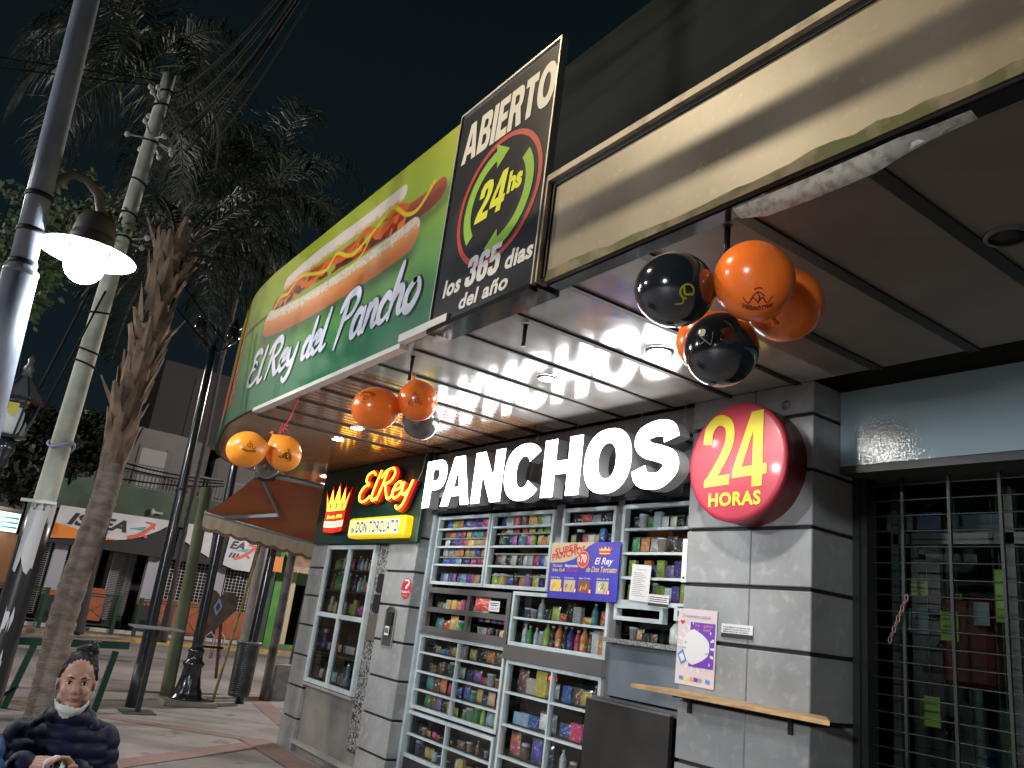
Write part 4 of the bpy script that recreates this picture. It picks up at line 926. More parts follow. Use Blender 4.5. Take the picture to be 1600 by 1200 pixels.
# entry-phone niche
t = thing('handset_niche', 'tall dark rounded niche with a barcode label in the tiled pillar', 'wall fitting', (-7.36, D, 1.29))
q = MB(); ol = [(-7.50, 1.29), (-7.25, 1.29), (-7.25, 1.62)]+arc(-7.36, 1.62, .105, .055, 0, 180, 10)+[(-7.47, 1.62)]
P = [(-7.47, 1.30), (-7.27, 1.30), (-7.27, 1.62)]+arc(-7.37, 1.62, .10, .05, 10, 170, 10)+[(-7.47, 1.62)]
big = [((u+7.37)*1.14-7.37, (v-1.48)*1.05+1.48) for u, v in P]
q.prism(big, FRONT(D), .012, -.0, 0, 0, holes=[P]); q.build('frame', [mat('niche_frame', (.22, .22, .21), .5)], t)
q = MB(); q.poly(P, FRONT(D), .002, 0); q.box(-7.42, -7.31, D-.02, D-.002, 1.5, 1.62, 1); q.build('handset', [mat('niche_dark', (.05, .055, .055), .4), mat('handset_black', (.02, .02, .022), .3)], t)
q = MB(); q.box(-7.42, -7.33, D-.0225, D-.0205, 1.40, 1.485, 0)
for k in range(9): q.box(-7.414+k*.009, -7.410+k*.009, D-.024, D-.0227, 1.42, 1.47, 1)
q.build('barcode_label', [M_white, M_ink], t)

# ------------------------------------------------------------------ pine counter board
b = MB(); z = 1.40
b.add([(-3.70, 3.60, z), (-2.37, 3.60, z+.0), (-2.55, D-.002, z), (-3.555, D-.002, z), (-3.60, 3.80, z), (-3.72, 3.68, z)]+[(-3.70, 3.60, z-.022), (-2.37, 3.60, z-.022), (-2.55, D-.002, z-.022), (-3.555, D-.002, z-.022), (-3.60, 3.80, z-.022), (-3.72, 3.68, z-.022)],
      [(0, 1, 2, 3, 4, 5), (11, 10, 9, 8, 7, 6)]+[(i, i+6, (i+1) % 6+6, (i+1) % 6) for i in range(6)])
t = thing('wall_shelf', 'long raw pine shelf board fixed to the stone pillar', 'shelf', (-3.0, D, 1.36)); b.build('board', [M_wood], t)
for x in (-3.44, -2.75): b = MB(); b.box(x-.012, x+.012, D-.15, D-.003, 1.362, 1.377); b.box(x-.012, x+.012, D-.02, D-.003, 1.28, 1.362); b.build('bracket', [M_black], t)

# ------------------------------------------------------------------ balloons
M_or = mat('orange_latex', (.95, .20, .025), .24, coat=.15, spec=.45); M_or2 = mat('pale_orange_latex', (.97, .32, .03), .28, coat=.0, spec=.4); M_bk = mat('black_latex', (.012, .014, .02), .12, coat=.8, spec=.8); M_si = mat('dark_grey_latex', (.10, .10, .095), .14, coat=.8, spec=.9)
for m_ in (M_or, M_or2):
    bs = m_.node_tree.nodes['Principled BSDF']; bs.inputs['Subsurface Weight'].default_value = .35; bs.inputs['Subsurface Radius'].default_value = (.12, .04, .02); bs.inputs['Subsurface Scale'].default_value = .3
def balloon(c, R_, m, lab, neck, group, prints=(), pm=None, ell=1.12):
    c = Vector(c); t = thing('balloon', lab, 'balloon', tuple(c), group=group)
    ax = Vector(neck).normalized(); rot = ax.to_track_quat('Z', 'Y').to_matrix().to_4x4()
    M = Matrix.Translation(c) @ rot
    prof = []
    for i in range(25):
        th = math.pi*i/24; rr_ = R_*math.sin(th); z = -R_*ell*math.cos(th)*(1 if th < math.pi/2 else 1.0)
        if th > math.pi*.72: f = (th-math.pi*.72)/(math.pi*.28); z += R_*.16*f*f; rr_ = rr_*(1-.25*f)+R_*.012
        prof.append((max(rr_, .0001), z))
    zt = prof[-1][1]; prof = prof[:-1]+[(R_*.05, zt), (R_*.045, zt+R_*.05)]
    q = MB(); q.lathe(prof, n=40, M=M); q.build('body', [m], t)
    q = MB(); q.lathe([(R_*.045, zt+R_*.04), (R_*.09, zt+R_*.07), (R_*.05, zt+R_*.1), (R_*.1, zt+R_*.16), (R_*.12, zt+R_*.2)], n=14, M=M); q.build('knot', [m], t)
    for (d_, up, fn_) in prints:
        dv = Vector(d_).normalized(); u_ = Vector(up); rt = u_.cross(dv).normalized(); u_ = dv.cross(rt).normalized()
        def onb(a, b_, d, dv=dv, rt=rt, u_=u_):
            v = (dv+rt*a/R_+u_*b_/R_).normalized(); lz = v.dot(ax); k = 1/math.sqrt((1-lz*lz)+lz*lz/(ell*ell)); return tuple(c+v*(R_*k+.0012+d))
        q = MB(); fn_(q, onb, R_); q.build('print', [pm], t)
    return t
def halloween(q, f, R_):
    s_ = R_/.14
    V_, F_ = text2d('HALLOWEEN!', .035, space=1.1); w_ = max(v[0] for v in V_)
    q.add([f((u/w_-.5)*.11*s_, (.045+(v-.35)*.030)*s_+.012*math.cos((u/w_-.5)*2.6)*s_-.012*s_, 0) for u, v in V_], F_)
    for i, P in enumerate(([(-.05, .0), (-.03, .022), (-.015, .0), (0, .018)], [(0, .018), (.018, .0), (.032, .024), (.052, .002)], [(-.02, -.005), (0, -.02), (.02, -.004)], [(0, .02), (-.004, 0), (.004, -.02)], [(-.012, -.032), (0, -.036), (.014, -.030)])): q.ribbon([(a*s_, b_*s_) for a, b_ in P], .0035*s_, f, .0002*i)
def doodle(q, f, R_):
    s_ = R_/.14
    q.ribbon(arc(0, .012*s_, .024*s_, .026*s_, 0, 300, 10), .007*s_, f, 0); q.ribbon([(.0, -.012*s_), (.012*s_, -.03*s_), (-.006*s_, -.05*s_)], .006*s_, f, .0003); q.ribbon([(-.02*s_, .02*s_), (0, 0), (.02*s_, .015*s_)], .008*s_, f, .0006)
def skel(q, f, R_):
    s_ = R_/.14
    q.poly(arc(-.02*s_, .03*s_, .014*s_, .017*s_, 0, 340, 14), f, 0); q.ribbon([(-.02*s_, .01*s_), (.0, -.005*s_), (.02*s_, -.02*s_)], .004*s_, f, .0004); q.ribbon([(.02*s_, -.02*s_), (.024*s_, .01*s_), (.022*s_, .03*s_)], .003*s_, f, .0007); q.ribbon([(-.035*s_, -.01*s_), (-.02*s_, -.015*s_), (-.005*s_, -.005*s_)], .004*s_, f, .0009)
G1 = 'orange and black party balloons under the canopy'
TC = lambda c: tuple(Vector((0, 0, 1.65))-Vector(c))
ink = mat('balloon_ink', (.06, .01, .005), .4); yk = mat('balloon_yellow_ink', (.28, .26, .01), .4); wk = mat('balloon_grey_ink', (.22, .22, .22), .4)
def off(c, a, b_, R_=.14):  # direction towards the camera, turned a to the right and b up
    v = Vector(TC(c)).normalized(); up = Vector((0, 0, 1)); rt = up.cross(v).normalized(); u_ = v.cross(rt); return tuple(v+rt*a+u_*b_)
UP = (0, 0, 1); DN = (0.1, 0, -1)
c = (-1.77, 1.79, 2.79); balloon(c, .128, M_bk, 'black balloon with a yellow print, left of the orange ones in the large cluster', (.3, .6, .1), G1, [(off(c, .28, -.10), (0, .4, 1), doodle)], yk, 1.06)
c = (-1.57, 1.95, 2.82); balloon(c, .130, M_or, 'orange balloon printed HALLOWEEN, topmost of the large cluster', (-.1, .5, -.3), G1, [(off(c, .12, -.42), DN, halloween)], ink, 1.05)
c = (-1.71, 2.30, 2.895); balloon(c, .138, M_or, 'plain orange balloon, rightmost of the large cluster', (-.9, .5, .2), G1, ell=1.06)
c = (-1.86, 2.14, 2.70); balloon(c, .134, M_bk, 'black balloon with a grey skeleton print, lowest of the large cluster', (.1, .3, .7), G1, [(off(c, -.45, .28), (0, .3, 1), skel)], wk, 1.04)
c = (-2.02, 2.24, 2.80); balloon(c, .118, M_or, 'orange balloon mostly hidden between the two black ones', (.5, .1, .5), G1, ell=1.06)
c = (-4.326, 1.934, 2.788); balloon(c, .130, M_or, 'orange balloon, left one of the middle cluster', (.5, .9, .15), G1, [(off(c, -.7, .55), (0, .4, 1), halloween)], ink, 1.12)
c = (-4.18, 2.13, 2.865); balloon(c, .120, M_or, 'orange balloon with black print, right one of the middle cluster', (-.2, -.2, .9), G1, [(off(c, -.05, .0), (0, -.9, .2), halloween)], ink, 1.04)
c = (-4.56, 2.37, 2.85); balloon(c, .122, M_si, 'silvery black balloon behind the orange pair of the middle cluster', (.2, -.2, .9), G1, ell=1.04)
c = (-5.919, 1.684, 2.644); balloon(c, .134, M_or2, 'pale orange balloon, left one of the pair by the rounded canopy end', (.3, .9, .3), G1, [(off(c, .15, .25), DN, halloween)], ink, 1.08)
c = (-5.973, 1.983, 2.687); balloon(c, .132, M_or2, 'pale orange balloon, right one of the pair by the rounded canopy end', (-.1, -.6, .7), G1, [(off(c, .1, -.15), (0, .9, .4), halloween), (off(c, .1, -.15), (0, .9, .4), doodle)], ink, 1.08)
c = (-6.12, 1.93, 2.60); balloon(c, .10, M_si, 'small black balloon behind the pale orange pair', (.2, .1, .7), G1, ell=1.1)
q = MB(); q.tube([(-5.98, 2.02, 3.17), (-6.0, 1.99, 2.98), (-5.99, 1.93, 2.84), (-5.97, 1.90, 2.76)], .004, 6)
r = random.Random(2)
for k in range(8):
    p = Vector((-5.99, 1.94, 2.88)); d_ = Vector((r.uniform(-1, 1), r.uniform(-1, 1), r.uniform(-1, 1)))*.05; q.tube([p, p+d_*.6+Vector((0, 0, .02)), p+d_], .003, 5)
q.build('ribbon', [mat('red_ribbon', (.55, .02, .05), .4)], label='red string and ribbon tying the pale orange balloon pair to the canopy', cat='ribbon')
# ------------------------------------------------------------------ goods on the shelves: one of each kind, then copies
PM = product_mat('printed_packaging', scale=4.5); PMb = product_mat('printed_label', .35, scale=7)
M_liq = None
def objcol_mat(name, rough, trans=0., coat=.5, mul=1.):
    m = bpy.data.materials.new(name); m.use_nodes = True; nt = m.node_tree; b = nt.nodes['Principled BSDF']; oi = nt.nodes.new('ShaderNodeObjectInfo')
    nt.links.new(oi.outputs['Color'], b.inputs['Base Color']); b.inputs['Roughness'].default_value = rough; b.inputs['Coat Weight'].default_value = coat; b.inputs['Transmission Weight'].default_value = trans
    MATS[name] = m; return m
M_obj = objcol_mat('bottle_colour', .12, .0); M_cap = mat('pale_cap', (.6, .62, .64), .35); M_foil = mat('silver_foil_edge', (.45, .45, .46), .25, metal=.7)
def proto_packet():
    q = MB(); nu_, nv_ = 8, 10; vs = []; F = []
    for side in (-1, 1):
        for i in range(nu_+1):
            for j in range(nv_+1):
                a = i/nu_; c = j/nv_; bul = .19*(math.sin(math.pi*a)**.6)*(math.sin(math.pi*max(0, min(1, (c-.06)/.88)))**.55)+.012*math.sin(9*a+5*c)*(.1 < c < .9)
                vs.append(((a-.5)*.78*(1-.05*math.sin(math.pi*c)), side*max(bul, .004), c))
    N_ = (nu_+1)*(nv_+1)
    for sd in (0, 1):
        for i in range(nu_):
            for j in range(nv_):
                a = sd*N_+i*(nv_+1)+j; f = (a, a+nv_+1, a+nv_+2, a+1); F.append(f if sd == 0 else f[::-1])
    q.add(vs, F, 0, True)
    for k, f in enumerate(q.f):
        j = (k % (nu_*nv_)) % nv_
        if j in (0, nv_-1): q.m[k] = 1
    return q, [PM, M_foil]
def proto_bottle():
    q = MB(); prof = [(.0001, 0), (.13, 0), (.155, .02), (.155, .18), (.145, .20), (.145, .42), (.155, .44), (.155, .55), (.13, .68), (.06, .82), (.05, .90), (.062, .905), (.062, .985), (.05, 1.0), (.0001, 1.0)]
    q.lathe(prof, n=12, ms=[0]*4+[1]+[0]*5+[2]*4); return q, [M_obj, PMb, M_cap]
def proto_box():
    q = MB(); q.bbox((0, 0, .5), (.32, .14, .5), .012); q.box(-.24, .24, -.1425, -.1405, .22, .72, 1); return q, [PM, PMb]
def proto_can():
    q = MB(); q.lathe([(.0001, 0), (.2, 0), (.24, .04), (.24, .92), (.2, .97), (.19, 1), (.0001, 1)], n=14, ms=[1, 1, 0, 1, 1, 1]); return q, [PM, M_foil]
def proto_jar():
    q = MB(); q.lathe([(.0001, 0), (.3, 0), (.33, .05), (.33, .68), (.25, .78), (.27, .78), (.27, .98), (.0001, 1)], n=14, ms=[0, 0, 0, 0, 1, 1, 1]); return q, [M_obj, M_cap]
def proto_carton():
    q = MB(); q.bbox((0, 0, .42), (.17, .15, .42), .01); q.add([(-.17, -.15, .84), (.17, -.15, .84), (.17, .15, .84), (-.17, .15, .84), (-.17, 0, 1), (.17, 0, 1)], [(0, 1, 5, 4), (2, 3, 4, 5), (0, 4, 3), (1, 2, 5)], 0); return q, [PM, M_cap]
def proto_tub():
    q = MB(); q.lathe([(.0001, 0), (.24, 0), (.33, .8), (.35, .8), (.35, .95), (.0001, .97)], n=14, ms=[0, 0, 1, 1, 1]); return q, [PM, M_cap]
PROTO = {}
for nm, fn_ in (('packet', proto_packet), ('bottle', proto_bottle), ('box', proto_box), ('can', proto_can), ('jar', proto_jar), ('carton', proto_carton), ('tub', proto_tub)):
    q, ms = fn_(); o = q.build(nm, ms, loc=(0, 0, 0)); PROTO[nm] = o; COL.objects.unlink(o)
WID = {'packet': .78, 'bottle': .33, 'box': .66, 'can': .5, 'jar': .68, 'carton': .36, 'tub': .72}
CC = dict(red=(.50, .02, .02), yellow=(.62, .46, .03), blue=(.02, .07, .40), green=(.04, .26, .05), orange=(.62, .18, .01), white=(.6, .6, .6), purple=(.12, .03, .28), pink=(.58, .03, .22), brown=(.14, .06, .03),
          black=(.02, .02, .02), lime=(.30, .42, .03), gold=(.48, .34, .10), teal=(.02, .25, .24), silver=(.36, .37, .38), cream=(.55, .48, .34), navy=(.015, .025, .14), pale_blue=(.22, .42, .55), clear=(.30, .36, .36), violet=(.20, .10, .42))
ORD = ['first', 'second', 'third', 'fourth', 'fifth', 'sixth', 'seventh', 'eighth', 'ninth', 'tenth', 'eleventh', 'twelfth', 'thirteenth', 'fourteenth', 'fifteenth', 'sixteenth', 'seventeenth', 'eighteenth', 'nineteenth', 'twentieth', 'twenty-first', 'twenty-second', 'twenty-third', 'twenty-fourth']
rp = random.Random(12); USED = {}
def row(x0, x1, z, h, items, where, y=YW, dep=.10, jit=.5, grp=None):
    if z > 1.9 and y == YW: dep = .045; h = min(h*1.22, .15)
    elif y == YW: dep = min(dep, .08); h = min(h*1.12, .20)
    else: dep = .07; h *= 1.1
    """items: list of (kind, colour[, height factor]); set out from left to right"""
    if (x1-x0)/len(items) > .135 and jit:
        its = []
        for it in items:
            its.append(it); k2 = rp.choice(['packet', 'packet', 'box', 'tub', 'can'] if it[0] != 'bottle' else ['bottle']); its.append((k2, rp.choice(list(CC)), (it[2] if len(it) > 2 else .9)*rp.uniform(.75, 1.15)))
        items = its
    n = len(items); step = (x1-x0)/n
    for i, it in enumerate(items):
        kind, c = it[0], it[1]; hf = it[2] if len(it) > 2 else rp.uniform(.86, 1.0)
        p = PROTO[kind]
        if kind in USED: o = p.copy()
        else: o = p; USED[kind] = 1
        COL.objects.link(o)
        H_ = h*hf
        if kind == 'packet': H_ = min(H_, step*1.3)
        if kind == 'box': H_ = min(H_, step*1.7)
        wmax = step*1.0; sx = min(wmax/WID[kind], H_*(2.2 if kind in ('packet', 'box') else 1.15)); sy = min(sx, H_*1.3, .26 if kind != 'box' else .4)
        if kind in ('bottle', 'can', 'jar', 'tub'): sy = sx
        o.scale = (sx, sy, H_); o.location = (x0+(i+.5)*step+rp.uniform(-.04, .04)*step*jit, y+dep+rp.uniform(0, .015), z)
        o.rotation_euler = (rp.uniform(-.06, .02), 0, rp.uniform(-.12, .12)*(0 if kind == 'box' else 1)) if kind != 'bottle' else (0, 0, rp.uniform(0, 6))
        k = CC[c]; gm = sum(k)/3; k = tuple(gm*.22+v_*.78 for v_ in k); f = rp.uniform(1.0, 1.7); o.color = (min(k[0]*f, 1), min(k[1]*f, 1), min(k[2]*f, 1), 1)
        tag(o, '%s %s, %s from left %s' % (c.replace('_', ' '), {'packet': 'packet', 'bottle': 'bottle', 'box': 'box', 'can': 'tin', 'jar': 'jar', 'carton': 'juice carton', 'tub': 'tub'}[kind], ORD[i], where), {'packet': 'packet', 'bottle': 'bottle', 'box': 'box', 'can': 'tin', 'jar': 'jar', 'carton': 'carton', 'tub': 'tub'}[kind], grp or 'goods on the shelves of the shop windows')
pk = lambda s_, k='packet': [(k, c) for c in s_.split()]
W1 = 'of the first upper window'; 
row(-6.93, -6.07, 2.464, .085, pk('blue lime orange blue purple purple pink purple'), 'on top shelf '+W1)
row(-6.93, -6.07, 2.379, .062, pk('brown orange blue red yellow blue teal red gold'), 'on second shelf '+W1)
row(-6.93, -6.07, 2.291, .072, pk('white navy purple red yellow gold gold orange'), 'on third shelf '+W1)
row(-6.93, -6.07, 2.202, .072, pk('white silver gold orange gold gold blue yellow yellow'), 'on fourth shelf '+W1)
row(-6.93, -6.07, 2.127, .058, pk('blue blue pale_blue navy pink red blue'), 'on fifth shelf '+W1)
row(-6.93, -6.07, 1.947, .145, pk('blue white blue pink blue pale_blue blue pink yellow violet gold'), 'on bottom shelf '+W1)
W2 = 'of the second upper window'
row(-5.99, -5.14, 2.472, .095, [('packet', 'navy'), ('box', 'white'), ('can', 'orange'), ('can', 'brown'), ('packet', 'yellow'), ('packet', 'lime'), ('box', 'silver'), ('can', 'orange')], 'on top shelf '+W2)
row(-5.99, -5.14, 2.412, .045, pk('brown white red red yellow lime green silver'), 'on second shelf '+W2)
row(-5.99, -5.14, 2.302, .085, pk('brown navy blue pink gold cream'), 'on third shelf '+W2)
row(-5.99, -5.14, 2.127, .10, pk('brown silver black cream black white silver red blue white blue'), 'on fourth shelf '+W2)
row(-5.99, -5.14, 1.947, .10, [('jar', 'lime'), ('jar', 'yellow'), ('packet', 'blue'), ('can', 'black'), ('packet', 'orange'), ('can', 'violet'), ('packet', 'yellow'), ('jar', 'navy'), ('packet', 'blue')], 'on bottom shelf '+W2)
W3 = 'of the third upper window'
row(-4.98, -4.42, 2.464, .07, pk('black red silver black black'), 'on top shelf '+W3)
row(-4.98, -4.42, 2.297, .14, pk('gold red gold black'), 'on second shelf '+W3)
row(-4.98, -4.42, 2.127, .14, pk('red navy silver orange'), 'on third shelf '+W3)
row(-4.98, -4.42, 1.947, .14, pk('green yellow blue brown'), 'on bottom shelf '+W3)
W4 = 'of the upper right window'
row(-4.28, -3.58, 2.412, .13, [('packet', 'black'), ('packet', 'green'), ('packet', 'white'), ('packet', 'black'), ('packet', 'silver')], 'on top shelf '+W4)
row(-4.28, -3.58, 2.242, .145, [('packet', 'green'), ('packet', 'silver'), ('packet', 'black'), ('packet', 'navy')], 'on second shelf '+W4)
row(-4.28, -3.58, 2.072, .13, [('box', 'lime'), ('box', 'orange'), ('box', 'lime'), ('box', 'purple'), ('box', 'navy')], 'on third shelf '+W4)
row(-4.28, -3.58, 1.902, .145, [('box', 'lime'), ('box', 'red'), ('box', 'lime'), ('box', 'purple'), ('box', 'purple')], 'on bottom shelf '+W4)
row(-6.95, -6.28, 1.705, .12, [('packet', 'brown', .5), ('box', 'gold', .7), ('packet', 'orange', .75), ('jar', 'brown', .6)], 'on upper level of the steel shelf unit', dep=.14)
row(-6.20, -5.90, 1.718, .13, [('packet', 'red', .9)], 'beside the printed card in the steel shelf unit', dep=.0, jit=0)
row(-6.95, -6.28, 1.512, .15, [('packet', 'teal', .7), ('packet', 'red', .6), ('packet', 'yellow', .95), ('jar', 'green', .7), ('bottle', 'clear', .6)], 'on lower left level of the steel shelf unit', dep=.12)
row(-6.20, -5.64, 1.512, .15, [('tub', 'white', .5), ('packet', 'brown', .5), ('can', 'black', .5), ('packet', 'black', .6)], 'on lower right level of the steel shelf unit', dep=.14)
row(-6.2, -5.64, 1.64, .045, [('box', 'purple', 1), ('box', 'violet', 1), ('box', 'red', 1)], 'under the mid rail of the steel shelf unit', dep=.16)
W5 = 'of the window under the blue menu'
row(-5.53, -4.42, 1.707, .165, [('tub', 'blue', .5), ('tub', 'white', .45), ('bottle', 'clear', .95), ('box', 'black', .5), ('packet', 'lime', .8), ('packet', 'red', .4), ('box', 'black', .9), ('box', 'silver', .7), ('packet', 'orange', .35), ('bottle', 'teal', .9), ('packet', 'red', .9), ('box', 'red', .9)], 'on top shelf '+W5, dep=.13)
row(-5.53, -4.42, 1.507, .185, [('bottle', 'silver', .8), ('bottle', 'green', .75), ('bottle', 'clear', .7), ('jar', 'clear', .6), ('bottle', 'lime', .95), ('bottle', 'black', .85), ('bottle', 'orange', .97), ('bottle', 'black', .9), ('bottle', 'navy', .92), ('bottle', 'red', .8), ('bottle', 'orange', .95), ('bottle', 'brown', .8), ('carton', 'white', .9), ('carton', 'orange', .9), ('carton', 'gold', .85)], 'on bottom shelf '+W5, dep=.10)
W6 = 'of the lower left window'
row(-6.95, -6.33, 1.302, .12, [('packet', 'black', .6), ('packet', 'teal', .4), ('packet', 'brown', .6), ('packet', 'gold', .8)], 'on top left shelf '+W6, dep=.15)
row(-6.28, -5.62, 1.302, .13, [('packet', 'gold', .7), ('packet', 'black', .8), ('packet', 'orange', .8), ('packet', 'brown', .9), ('packet', 'cream', .7)], 'on top right shelf '+W6, dep=.13)
row(-6.95, -6.33, 1.132, .13, [('packet', 'black', .5), ('packet', 'brown', .7), ('packet', 'black', .8), ('packet', 'navy', .7)], 'on second left shelf '+W6, dep=.15)
row(-6.28, -5.62, 1.132, .13, [('packet', 'navy', .6), ('packet', 'violet', .7), ('packet', 'red', .4), ('tub', 'white', .7), ('tub', 'orange', .5), ('tub', 'silver', .7)], 'on second right shelf '+W6, dep=.12)
row(-6.95, -6.33, .972, .14, [('packet', 'teal', .9), ('packet', 'brown', .95), ('packet', 'orange', .9), ('packet', 'pink', .7), ('packet', 'blue', .6)], 'on third left shelf '+W6, dep=.12)
row(-6.28, -5.62, .972, .14, [('packet', 'blue', .9), ('jar', 'teal', .6), ('packet', 'yellow', .9), ('packet', 'navy', .5), ('packet', 'gold', .95), ('can', 'red', .5), ('jar', 'silver', .8)], 'on third right shelf '+W6, dep=.10)
row(-6.95, -6.33, .817, .14, [('packet', 'green', .8), ('packet', 'brown', .95), ('packet', 'violet', .85), ('packet', 'black', .8), ('bottle', 'yellow', .9), ('packet', 'lime', .5)], 'on bottom left shelf '+W6, dep=.11)
row(-6.28, -5.62, .817, .14, [('jar', 'green', .5), ('tub', 'white', .7), ('jar', 'green', .9), ('bottle', 'lime', .9), ('packet', 'pale_blue', 1), ('packet', 'silver', .8), ('can', 'red', .6)], 'on bottom right shelf '+W6, dep=.10)
W7 = 'of the lowest left window'
row(-6.97, -6.36, .582, .14, [('packet', 'black', .4), ('packet', 'orange', .35), ('packet', 'red', .3), ('packet', 'teal', .3)], 'on upper left shelf '+W7, dep=.1)
row(-6.30, -5.64, .582, .14, [('packet', 'brown', .4), ('tub', 'cream', .5), ('bottle', 'brown', .7), ('tub', 'white', .35), ('tub', 'navy', .4)], 'on upper right shelf '+W7, dep=.12)
row(-6.97, -6.36, .402, .14, [('tub', 'violet', .8), ('packet', 'gold', .7), ('jar', 'silver', .5), ('packet', 'brown', .3)], 'on lower left shelf '+W7, dep=.1)
row(-6.30, -5.64, .402, .14, [('packet', 'silver', .6), ('packet', 'brown', .4), ('packet', 'lime', .6), ('jar', 'brown', .4)], 'on lower right shelf '+W7, dep=.12)
W8 = 'of the lower middle window'
row(-5.52, -4.98, 1.142, .19, [('packet', 'brown', .9), ('box', 'cream', .6), ('box', 'yellow', .95), ('packet', 'silver', .6)], 'on top left shelf '+W8, dep=.10)
row(-4.93, -4.42, 1.142, .19, [('box', 'blue', .6), ('packet', 'brown', .6), ('packet', 'yellow', .6), ('bottle', 'brown', .8), ('box', 'violet', .6)], 'on top right shelf '+W8, dep=.12)
row(-5.52, -4.98, .902, .18, [('box', 'pale_blue', .45), ('box', 'pale_blue', .48), ('box', 'blue', .46), ('packet', 'white', .7), ('packet', 'silver', .7)], 'on second left shelf '+W8, dep=.08)
row(-4.93, -4.42, .902, .18, [('packet', 'blue', .5), ('box', 'red', .6), ('packet', 'white', .7), ('packet', 'blue', .7)], 'on second right shelf '+W8, dep=.08)
row(-5.52, -4.98, .672, .17, [('packet', 'orange', .95), ('jar', 'brown', .6), ('packet', 'blue', .9), ('packet', 'navy', .8)], 'on third left shelf '+W8, dep=.1)
row(-4.93, -4.42, .672, .17, [('bottle', 'silver', .8), ('jar', 'brown', .5), ('packet', 'blue', .4), ('packet', 'white', .4)], 'on third right shelf '+W8, dep=.1)
row(-5.52, -4.98, .432, .17, [('packet', 'black', .5), ('packet', 'red', .4), ('packet', 'yellow', .5)], 'on fourth left shelf '+W8, dep=.1)
row(-4.28, -4.0, 1.648, .10, [('tub', 'silver', .8), ('box', 'black', .5)], 'on granite ledge behind the hatch', dep=.1)
b = MB(); b.lathe([(.0001, 0), (.048, 0), (.055, .02), (.052, .10), (.03, .135), (.018, .14), (.018, .155)], (-3.80, YW+.06, 1.646), 16); b.lathe([(.02, .155), (.02, .172), (.008, .176), (.007, .19), (.0001, .19)], (-3.80, YW+.06, 1.646), 10, m=1)
b.build('soap_bottle', [mat('clear_plastic', (.42, .48, .45), .2, coat=.5), mat('green_pump', (.06, .5, .06), .35)], label='clear dispenser bottle with a bright green top on the granite ledge', cat='bottle')
b = MB(); b.lathe([(.0001, 0), (.036, 0), (.04, .02), (.04, .12), (.02, .14), (.0001, .15)], (-3.69, YW+.05, 1.646), 16); b.build('soap_bottle', [mat('yellow_liquid', (.45, .50, .06), .2, coat=.4)], label='yellow liquid bottle beside the green topped dispenser on the granite ledge', cat='bottle')
W9 = 'of the street corner window'; YL = D+.03
row(-9.20, -8.65, 2.022, .20, [('bottle', 'lime', .5), ('bottle', 'green', .6), ('bottle', 'clear', .8), ('bottle', 'pale_blue', .7)], 'on top left shelf '+W9, YL, .12)
row(-8.58, -8.0, 2.022, .20, [('bottle', 'blue', .7), ('bottle', 'clear', .6), ('bottle', 'lime', .6)], 'on top right shelf '+W9, YL, .12)
row(-9.20, -8.65, 1.782, .21, [('bottle', 'brown', .8), ('bottle', 'green', .9), ('bottle', 'green', .95), ('bottle', 'teal', .9), ('bottle', 'green', .85)], 'on second left shelf '+W9, YL, .12)
row(-8.58, -8.0, 1.782, .21, [('bottle', 'navy', .8), ('bottle', 'cream', .7), ('bottle', 'teal', .8), ('packet', 'orange', .6), ('bottle', 'pink', .7), ('bottle', 'violet', .7)], 'on second right shelf '+W9, YL, .12)
row(-9.20, -8.65, 1.532, .19, [('packet', 'lime', .8), ('packet', 'gold', .9), ('packet', 'brown', .8), ('jar', 'green', .6)], 'on third left shelf '+W9, YL, .10)
row(-8.58, -8.0, 1.532, .19, [('packet', 'lime', 1), ('packet', 'purple', .5), ('packet', 'brown', .5)], 'on third right shelf '+W9, YL, .10)
row(-9.20, -8.65, 1.12, .30, [('packet', 'navy', .8), ('packet', 'blue', .9), ('packet', 'navy', .9), ('packet', 'black', .5)], 'on fourth left shelf '+W9, YL, .12)
row(-8.58, -8.0, 1.12, .30, [('packet', 'purple', .6), ('packet', 'cream', .8), ('packet', 'brown', .7), ('packet', 'pale_blue', .7)], 'on fourth right shelf '+W9, YL, .12)
row(-9.20, -8.65, .80, .26, [('packet', 'black', .5), ('packet', 'black', .4), ('packet', 'lime', 1)], 'on bottom left shelf '+W9, YL, .08)
row(-8.58, -8.0, .80, .26, [('packet', 'gold', .6), ('packet', 'silver', .8), ('packet', 'navy', .6), ('packet', 'gold', .6)], 'on bottom right shelf '+W9, YL, .10)
# small red display in the fridge window
b = MB(); b.box(-5.12, -4.99, YW+.07, YW+.10, 1.272, 1.315, 0)
q = MB(); put_text(q, '88', -5.105, 1.278, .10, .028, FRONT(YW+.07), .002, 0, .02); b.build('temperature_display', [M_black], label='small digital display glowing red behind the glass', cat='display'); 
o = q.build('lit_digits', [mat('lit_red_digit', (1, .05, .02), .5, emit=(1, .03, .01), es=5)], bpy.data.objects['temperature_display'])
